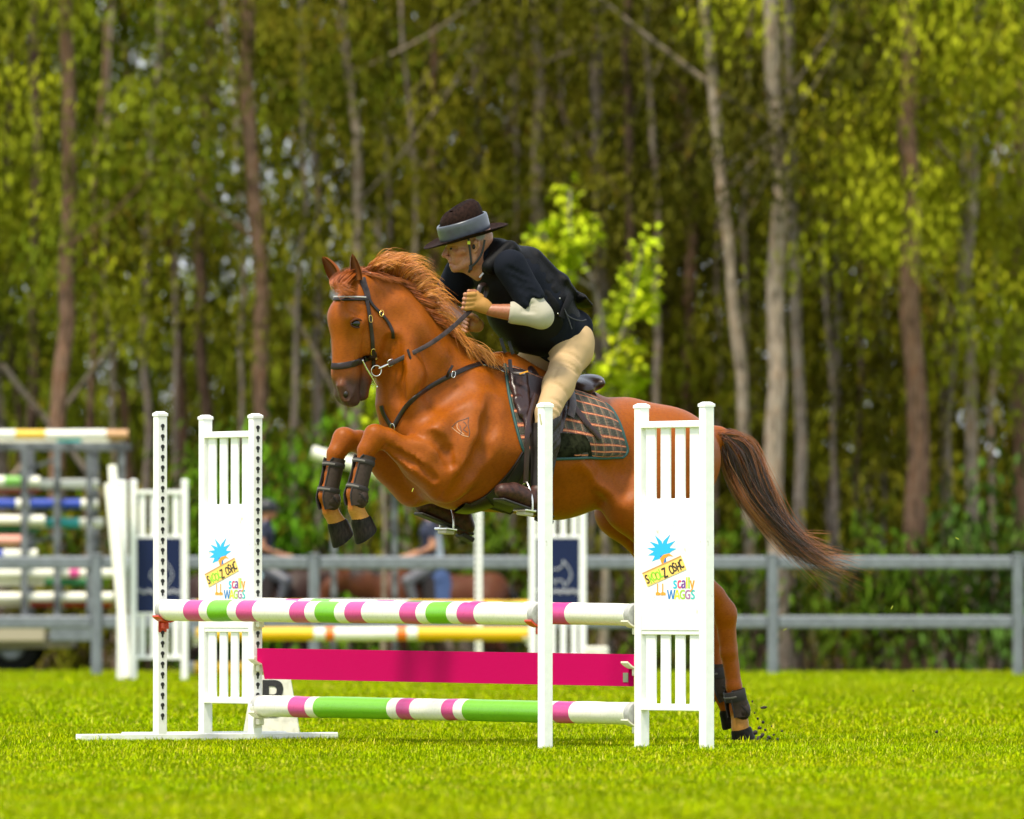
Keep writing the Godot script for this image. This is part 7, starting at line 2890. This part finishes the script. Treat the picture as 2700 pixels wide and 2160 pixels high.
func build_trailer() -> void:
	var D := 94.0
	var at := G(60, D)
	var t := thing("pole_trailer", "grey steel trailer rack loaded with coloured jump poles", "trailer", at)
	var s := D / F
	var o := at
	var g := Geo.new()
	# deck and chassis
	g.box(Transform3D(Basis.IDENTITY, P(60, 1690, D) - o + Vector3(-0.5, 0, 0)), Vector3(1.86, 0.12, 1.5), 0.01)
	part("deck", g.mesh(), rough_up(plain(lin(0.16, 0.13, 0.10), 0.8), M.fine, Vector3.ONE * 2, 0.3), t)
	g = Geo.new()
	g.box(Transform3D(Basis.IDENTITY, P(-40, 1665, D) - o + Vector3(0, 0, 0.78)), Vector3(1.1, 0.17, 0.06), 0.01)
	part("side_board", g.mesh(), rough_up(plain(lin(0.35, 0.30, 0.22), 0.7), M.fine, Vector3.ONE * 3, 0.3), t)
	g = Geo.new()
	g.box(Transform3D(Basis.IDENTITY, P(195, 1666, D) - o + Vector3(0, 0, 0.76)), Vector3(0.36, 0.16, 0.06), 0.01)
	part("tool_box", g.mesh(), M.galv, t)
	# uprights and arms
	for q in [[72, 0.0], [158, 0.0], [243, 0.0], [328, 0.0], [72, -1.3], [243, -1.3]]:
		var gp := Geo.new()
		var base := P(q[0], 1690, D) - o + Vector3(0, 0, 0.6 + q[1])
		var top := P(q[0], 1172, D) - o + Vector3(0, 0, 0.6 + q[1])
		gp.beam(base, top, 0.055, 0.055, Vector3.FORWARD, 0.004)
		part("upright", gp.mesh(), M.grey_steel, t)
	for q in [[0.6], [-0.7]]:
		var gb := Geo.new()
		gb.beam(P(-60, 1178, D) - o + Vector3(0, 0, q[0]), P(338, 1178, D) - o + Vector3(0, 0, q[0]), 0.05, 0.055, Vector3.UP, 0.004)
		part("top_beam", gb.mesh(), M.grey_steel, t)
	for q in [[72, 1242], [72, 1440]]:
		var gd := Geo.new()
		gd.beam(P(q[0], q[1], D) - o + Vector3(0, 0, 0.5), P(q[0] + 86, q[1] - 30, D) - o + Vector3(0, 0, 0.5), 0.03, 0.03, Vector3.FORWARD, 0.003)
		part("brace", gd.mesh(), M.grey_steel, t)
	for y in [1305, 1347, 1409, 1442, 1479, 1551, 1605]:
		for x in [72, 158, 243]:
			var ga := Geo.new()
			ga.beam(P(x, y, D) - o + Vector3(0, 0, 0.6), P(x, y, D) - o + Vector3(0, 0, -0.7), 0.03, 0.03, Vector3.UP, 0.003)
			part("arm", ga.mesh(), M.grey_steel, t)
	for z in [0.62, -0.62]:
		var w := Node3D.new()
		w.name = "wheel"
		w.transform = Transform3D(Basis(Vector3.RIGHT, PI / 2), Vector3(P(38, 1700, D).x - o.x, 0.24, z))
		t.add_child(w, true)
		var tg := Geo.new()
		tg.lathe(Transform3D.IDENTITY, [Vector2(0.13, -0.09), Vector2(0.22, -0.10), Vector2(0.24, -0.07), Vector2(0.24, 0.07), Vector2(0.22, 0.10), Vector2(0.13, 0.09)], 28)
		part("tyre", tg.mesh(), M.rubber, w)
		var rg := Geo.new()
		rg.lathe(Transform3D.IDENTITY, [Vector2(0.0, -0.05), Vector2(0.10, -0.06), Vector2(0.131, -0.085), Vector2(0.131, 0.085), Vector2(0.10, 0.06), Vector2(0.0, 0.05)], 20)
		part("rim", rg.mesh(), M.grey_steel, w)
	# the poles on it
	var W := WHITE_P
	var red := Color(0.45, 0.03, 0.02)
	var blue := Color(0.01, 0.045, 0.36)
	var teal := Color(0.02, 0.36, 0.38)
	var green := Color(0.02, 0.20, 0.07)
	var lime := Color(0.18, 0.42, 0.08)
	var gold := Color(0.75, 0.48, 0.05)
	var salmon := Color(0.70, 0.32, 0.25)
	var tan := Color(0.48, 0.27, 0.12)
	var list := [[-330, 112, 1270, 0.55, [[-330, -60, W], [12, 60, lime]], "green and white"], [-300, 110, 1288, 0.30, [[-300, 112, red]], "red"], [-240, 265, 1278, 0.45, [[-240, -20, blue]], "white-ended"], [-300, 264, 1330, 0.55, [[-300, 42, blue], [78, 214, blue]], "blue and white"], [-300, 125, 1372, 0.55, [], "plain white"], [-240, 276, 1380, 0.42, [[-240, 60, green], [120, 210, teal]], "teal and white"], [-300, 112, 1392, 0.30, [[-300, 112, green]], "dark green"], [-300, 68, 1425, 0.55, [[-300, 66, salmon]], "salmon pink"], [-300, 105, 1462, 0.55, [[-300, 10, blue]], "white with blue end"], [-200, 150, 1510, 0.40, [[-60, 150, lime]], "lime green"], [-200, 305, 1512, 0.52, [[183, 210, PINK_P]], "white with a pink ring"], [-200, 252, 1534, 0.40, [[118, 232, green]], "green and white"], [-200, 305, 1575, 0.52, [[-200, 305, W]], "white top layer"], [-200, 300, 1588, 0.40, [[80, 145, red], [165, 230, red], [270, 300, red]], "red and white"], [-260, 342, 1148, 0.45, [[-260, -60, gold], [40, 120, gold], [280, 342, tan]], "gold and white"], [-260, 290, 1163, 0.20, [[-260, -20, W], [150, 215, teal]], "white and teal"], [-260, 320, 1152, -0.1, [[290, 320, tan]], "white with a tan end"]]
	for q in list:
		var a := P(q[0], q[2], D) + Vector3(0, 0, q[3])
		var b := P(q[1], q[2], D) + Vector3(0, 0, q[3])
		pole(a, b, 0.042, bands_at(a, b, q[4]), "%s jump pole lying on the trailer rack" % q[5], "jump poles on the trailer rack", "jump_pole", false)
	# a bundle of timber offcuts lying on the deck
	var r := RandomNumberGenerator.new()
	r.seed = 2
	for k in 5:
		var q0 := P(-60 + k * 4, 1666 - k * 9.4, D) + Vector3(0, 0, 0.5 - k * 0.02)
		var bg := Geo.new()
		bg.beam(q0 - o, q0 - o + Vector3(0.40 + 0.02 * k, -0.03, 0), 0.08, 0.03, Vector3.UP, 0.004)
		var tim := thing("timber_board", "pale weathered board lying on the trailer deck", "board", o, 0.0, "boards on the trailer deck")
		part("board", bg.mesh(), rough_up(plain(lin(0.50, 0.40, 0.28), 0.8), M.fine, Vector3.ONE * 3, 0.3), tim)
	# a white pole resting high behind the forelegs, on a pair of posts
	var wa := P(822, 1192, 95.0)
	var wb := P(1120, 1282, 95.0)
	pole(wa, wb, 0.055, [], "white pole propped on two steel posts behind the horse's raised knees", "", "jump_pole", false)
	for q in [[1040, 1254], [880, 1206]]:
		var top := P(q[0], q[1], 95.08)
		var st := thing("steel_post", "dark steel post propping the white pole behind the forelegs", "post", Vector3(top.x, 0, top.z), 0.0, "steel posts under the propped pole")
		var sg := Geo.new()
		sg.box(Transform3D(Basis.IDENTITY, Vector3(0, top.y * 0.5, 0)), Vector3(0.05, top.y, 0.04), 0.004)
		part("shaft", sg.mesh(), M.grey_steel, st)

func small_horse(at: Vector3, turn: float, coat: Color, mane_c: Color, label: String, head_low: float, sd: int) -> Node3D:
	# a standing or walking horse; x points backwards, y up
	var B := Body.new()
	B.def_k = 0.06
	B.limb(Vector3(-0.42, 1.17, 0), Vector3(0.30, 1.13, 0), 0.29, 0.29, 0.08, wide(0.88))
	B.limb(Vector3(0.30, 1.15, 0), Vector3(0.72, 1.24, 0), 0.27, 0.25, 0.08, wide(1.0))
	B.limb(Vector3(-0.42, 1.42, 0), Vector3(0.2, 1.36, 0), 0.10, 0.08, 0.1, wide(0.7))
	B.limb(Vector3(-0.50, 1.25, 0), Vector3(-0.86, 1.25 + 0.32 * (1.0 - head_low), 0), 0.25, 0.17, 0.08, wide(0.62))
	B.limb(Vector3(-0.86, 1.25 + 0.32 * (1.0 - head_low), 0), Vector3(-1.12, 1.25 + 0.62 * (1.0 - head_low), 0), 0.17, 0.11, 0.06, wide(0.6))
	var pl := Vector3(-1.12, 1.27 + 0.62 * (1.0 - head_low), 0)
	B.limb(pl, pl + Vector3(-0.16, -0.14, 0), 0.11, 0.115, 0.05, wide(0.8))
	B.limb(pl + Vector3(-0.14, -0.12, 0), pl + Vector3(-0.36, -0.46, 0), 0.10, 0.062, 0.05, wide(0.8))
	for s in [-1.0, 1.0]:
		B.limb(pl + Vector3(-0.02, 0.06, 0.05 * s), pl + Vector3(-0.05, 0.19, 0.07 * s), 0.035, 0.012, 0.02)
		var k: float = 0.06 * s
		B.limb(Vector3(-0.40, 1.05, 0.14 * s), Vector3(-0.42 - k, 0.72, 0.14 * s), 0.14, 0.075, 0.06)
		B.limb(Vector3(-0.42 - k, 0.72, 0.14 * s), Vector3(-0.43 - k * 2, 0.46, 0.13 * s), 0.065, 0.045, 0.03)
		B.limb(Vector3(-0.43 - k * 2, 0.46, 0.13 * s), Vector3(-0.41 - k * 2, 0.16, 0.13 * s), 0.038, 0.036, 0.02)
		B.limb(Vector3(-0.41 - k * 2, 0.16, 0.13 * s), Vector3(-0.45 - k * 2, 0.04, 0.13 * s), 0.036, 0.052, 0.02)
		B.limb(Vector3(0.66, 1.12, 0.14 * s), Vector3(0.62, 0.84, 0.16 * s), 0.21, 0.13, 0.08)
		B.limb(Vector3(0.62, 0.84, 0.16 * s), Vector3(0.80 + k, 0.52, 0.13 * s), 0.12, 0.055, 0.05)
		B.limb(Vector3(0.80 + k, 0.52, 0.13 * s), Vector3(0.76 + k * 2, 0.17, 0.13 * s), 0.045, 0.038, 0.02)
		B.limb(Vector3(0.76 + k * 2, 0.17, 0.13 * s), Vector3(0.72 + k * 2, 0.04, 0.13 * s), 0.038, 0.052, 0.02)
	var t := thing("ridden_horse", label, "horse", at, turn)
	t.scale = Vector3.ONE * 0.72
	var g := Geo.new()
	B.net(g, 0.026)
	g.colored = true
	for i in g.v.size():
		var p := g.v[i]
		var c := coat * (1.0 + 0.12 * coat_noise.get_noise_3dv(p * 6.0))
		c = c.lerp(mane_c, smoothstep(0.62, 0.45, p.y + 0.03 * coat_noise.get_noise_3dv(p * 20.0)))
		g.c[i] = Color(c.r, c.g, c.b)
	part("body", g.mesh(), M.coat, t)
	var r := RandomNumberGenerator.new()
	r.seed = sd
	var mg := Geo.new()
	for k in 60:
		var u := r.randf()
		var a := Vector3(-0.35, 1.50, 0).lerp(pl + Vector3(0.06, 0.10, 0), u)
		lock(mg, [a, a + Vector3(0.03, -0.05, 0.07), a + Vector3(0.06, -0.20, 0.10)], 6, 0.012, 0.02, 0.006, Vector3(0, 0.2, 1), mane_c, mane_c, r)
	part("mane", mg.mesh(), M.hair, t).set_meta("kind", "stuff")
	var tg := Geo.new()
	for k in 50:
		var w := r.randfn(0, 0.03)
		lock(tg, [Vector3(0.90, 1.30, w), Vector3(1.02, 1.16, w), Vector3(1.06 + r.randfn(0, 0.02), 0.85, w), Vector3(1.05 + r.randfn(0, 0.03), 0.45 + r.randf() * 0.15, w)], 6, 0.012, 0.02, 0.006, Vector3(0.3, 0.2, 1), mane_c, mane_c, r)
	part("tail", tg.mesh(), M.hair, t).set_meta("kind", "stuff")
	var sg := Geo.new()
	var S := Body.new()
	S.limb(Vector3(-0.18, 1.50, 0), Vector3(0.16, 1.48, 0), 0.05, 0.06, 0.03, wide(2.4))
	S.limb(Vector3(-0.10, 1.36, 0.24), Vector3(-0.06, 1.08, 0.28), 0.10, 0.08, 0.05, wide(0.3))
	S.limb(Vector3(-0.10, 1.36, -0.24), Vector3(-0.06, 1.08, -0.28), 0.10, 0.08, 0.05, wide(0.3))
	S.net(sg, 0.022)
	part("saddle", sg.mesh(), M.leather, t)
	var pg := Geo.new()
	var Q := Body.new()
	Q.limb(Vector3(0.05, 1.38, 0.20), Vector3(0.08, 1.06, 0.262), 0.16, 0.14, 0.05, wide(0.25))
	Q.limb(Vector3(0.05, 1.38, -0.20), Vector3(0.08, 1.06, -0.262), 0.16, 0.14, 0.05, wide(0.25))
	Q.limb(Vector3(0.03, 1.475, -0.10), Vector3(0.03, 1.475, 0.10), 0.05, 0.05, 0.05)
	Q.limb(Vector3(0.03, 1.475, 0.10), Vector3(0.04, 1.40, 0.20), 0.05, 0.05, 0.05)
	Q.limb(Vector3(0.03, 1.475, -0.10), Vector3(0.04, 1.40, -0.20), 0.05, 0.05, 0.05)
	Q.net(pg, 0.022)
	part("saddle_cloth", pg.mesh(), plain(lin(0.03, 0.06, 0.16), 0.8) if sd != 5 else plain(lin(0.35, 0.52, 0.60), 0.8), t)
	return t

func small_rider(at: Vector3, turn: float, shirt: Color, legs: Color, label: String) -> void:
	var t := thing("person", label, "person", at, turn)
	t.scale = Vector3.ONE * 0.72
	var B := Body.new()
	B.def_k = 0.03
	B.limb(Vector3(0.02, 1.62, 0), Vector3(-0.03, 1.98, 0), 0.13, 0.13, 0.05, wide(1.25))
	B.limb(Vector3(-0.03, 1.98, 0), Vector3(-0.05, 2.12, 0), 0.10, 0.055, 0.05, wide(1.5))
	B.limb(Vector3(-0.07, 2.23, 0), Vector3(-0.08, 2.28, 0), 0.085, 0.095, 0.03)
	B.limb(Vector3(-0.13, 2.20, 0), Vector3(-0.12, 2.23, 0), 0.05, 0.05, 0.03)
	B.limb(Vector3(-0.165, 2.235, 0), Vector3(-0.17, 2.215, 0), 0.012, 0.016, 0.02)
	for s in [-1.0, 1.0]:
		B.limb(Vector3(-0.04, 2.06, 0.19 * s), Vector3(-0.03, 1.80, 0.25 * s), 0.052, 0.040, 0.03)
		B.limb(Vector3(-0.03, 1.80, 0.25 * s), Vector3(-0.30, 1.68, 0.12 * s), 0.038, 0.028, 0.02)
		B.limb(Vector3(-0.30, 1.68, 0.12 * s), Vector3(-0.36, 1.68, 0.09 * s), 0.034, 0.03, 0.02)
		B.limb(Vector3(0.02, 1.58, 0.12 * s), Vector3(-0.36, 1.38, 0.33 * s), 0.10, 0.072, 0.04)
		B.limb(Vector3(-0.36, 1.38, 0.33 * s), Vector3(-0.24, 0.98, 0.34 * s), 0.068, 0.045, 0.03)
		B.limb(Vector3(-0.22, 0.94, 0.34 * s), Vector3(-0.40, 0.92, 0.35 * s), 0.045, 0.036, 0.03)
	var g := Geo.new()
	B.net(g, 0.02)
	g.colored = true
	for i in g.v.size():
		var p := g.v[i]
		var c := Color(0.46, 0.21, 0.11)
		if p.y < 1.05:
			c = Color(0.02, 0.016, 0.014)
		elif p.y < 1.62 and p.x > -0.46 and not (p.y > 1.62):
			c = legs
		if p.y > 1.60 and p.y < 2.14 and absf(p.x + 0.0) < 0.17 and (absf(p.z) < 0.22 or p.y > 1.90):
			c = shirt
		if p.y > 1.62 and p.y < 1.98 and p.x > 0.03 and absf(p.z) > 0.07 and absf(p.z) < 0.20:
			c = Color(0.55, 0.60, 0.68)
		g.c[i] = c
	part("body", g.mesh(), M.skin, t)
	var hg := Geo.new()
	hg.ball(Vector3(-0.07, 2.30, 0), 0.125, Vector3(1.08, 0.85, 0.9), Basis.IDENTITY, 16)
	hg.box(Transform3D(Basis(Vector3(0, 0, 1), 0.25), Vector3(-0.21, 2.265, 0)), Vector3(0.10, 0.012, 0.15), 0.005)
	part("helmet", hg.mesh(), plain(lin(0.015, 0.016, 0.02), 0.4), t)

func build_back_riders() -> void:
	coat_noise.frequency = 1.0
	coat_noise.seed = 4
	var bay := Color(0.085, 0.027, 0.011)
	var black := Color(0.010, 0.007, 0.006)
	var a := G(1140, 97.3)
	small_horse(a, 0.16, bay, black, "bay horse walking behind the fence with a rider in navy", 0.75, 4)
	small_rider(a, 0.16, Color(0.010, 0.014, 0.040), Color(0.10, 0.10, 0.11), "rider in navy shirt with white side panels on the bay horse")
	var b := G(690, 97.9)
	small_horse(b, -0.12 + PI, Color(0.030, 0.014, 0.010), black, "dark brown horse standing behind the fence by the keyhole wing", 0.55, 5)
	small_rider(b, -0.12 + PI, Color(0.012, 0.016, 0.045), Color(0.06, 0.065, 0.08), "rider half hidden behind the keyhole wing on the dark brown horse")

# ---------------------------------------------------------------- kicked-up soil and clippings

func build_small_things() -> void:
	var r := RandomNumberGenerator.new()
	r.seed = 31
	var soil := rough_up(plain(lin(0.030, 0.022, 0.016), 0.95), M.fine, Vector3.ONE * 12, 0.8)
	var meshes := []
	for v in 4:
		var g := Geo.new()
		var prof := []
		for k in 6:
			var an := PI * k / 5.0 - PI / 2
			prof.append(Vector2(cos(an) * r.randf_range(0.7, 1.2), sin(an)) * 0.5)
		prof[0].x = 0.0
		prof[5].x = 0.0
		g.lathe(Transform3D(Basis.from_scale(Vector3(r.randf_range(0.7, 1.2), 1.0, r.randf_range(0.6, 1.1)))), prof, 7)
		meshes.append(g.mesh())
	var d := 50.2
	var list := [[2014, 1866, 0.008, 2.6], [1990, 1880, 0.006, 1], [1998, 1895, 0.008, 1], [2012, 1905, 0.009, 1], [2003, 1920, 0.012, 1], [2018, 1925, 0.008, 1], [1992, 1932, 0.014, 1], [2010, 1940, 0.016, 0.7], [2028, 1945, 0.012, 0.8], [2040, 1938, 0.008, 1], [2050, 1950, 0.013, 0.6], [2000, 1950, 0.020, 0.6], [2022, 1952, 0.018, 0.6], [1984, 1850, 0.005, 1.5], [2035, 1915, 0.006, 1], [2470, 1930, 0.010, 1], [2408, 1822, 0.005, 1], [2062, 1928, 0.006, 1]]
	for q in list:
		var sz: float = q[2] * 1.6
		solo("soil_clod", meshes[r.randi() % 4], soil, "dark crumb of soil kicked up behind the pushing hind hoof", "soil", "crumbs of kicked-up soil", Transform3D(Basis(Vector3(0, 0, 1), r.randf() * 3.0) * Basis.from_scale(Vector3(sz, sz * q[3], sz)), P(q[0], q[1], d + r.randf_range(-0.15, 0.15))))
	# scuffed bare patch where the hoof bites in
	var pg := Geo.new()
	var c := P(2000, 1955, d)
	var ring := []
	for k in 24:
		var an := TAU * k / 24.0
		ring.append(Vector3(c.x + cos(an) * 0.10 * r.randf_range(0.8, 1.3), 0.012, c.z + sin(an) * 0.16 * r.randf_range(0.8, 1.3)))
	pg.flat(ring, Vector3.UP)
	var o := structure("bare_soil_patch", pg.mesh(), soil)
	o.set_meta("label", "small bare soil scuff behind the hind hoof")
	var clip := plain(lin(0.45, 0.48, 0.04), 0.7)
	var bl := Geo.new()
	bl.box(Transform3D.IDENTITY, Vector3(0.018, 0.003, 0.003), 0.0)
	var bm := bl.mesh()
	for q in [[1088, 1292], [2524, 1420], [2352, 1602], [2070, 1660]]:
		solo("grass_clipping", bm, clip, "pale grass clipping flying in the air behind the leaping horse", "grass", "flying grass clippings", Transform3D(Basis(Vector3(0, 0, 1), r.randf() * 3.0), P(q[0], q[1], 49.2 if q[0] < 1200 else 50.6)))
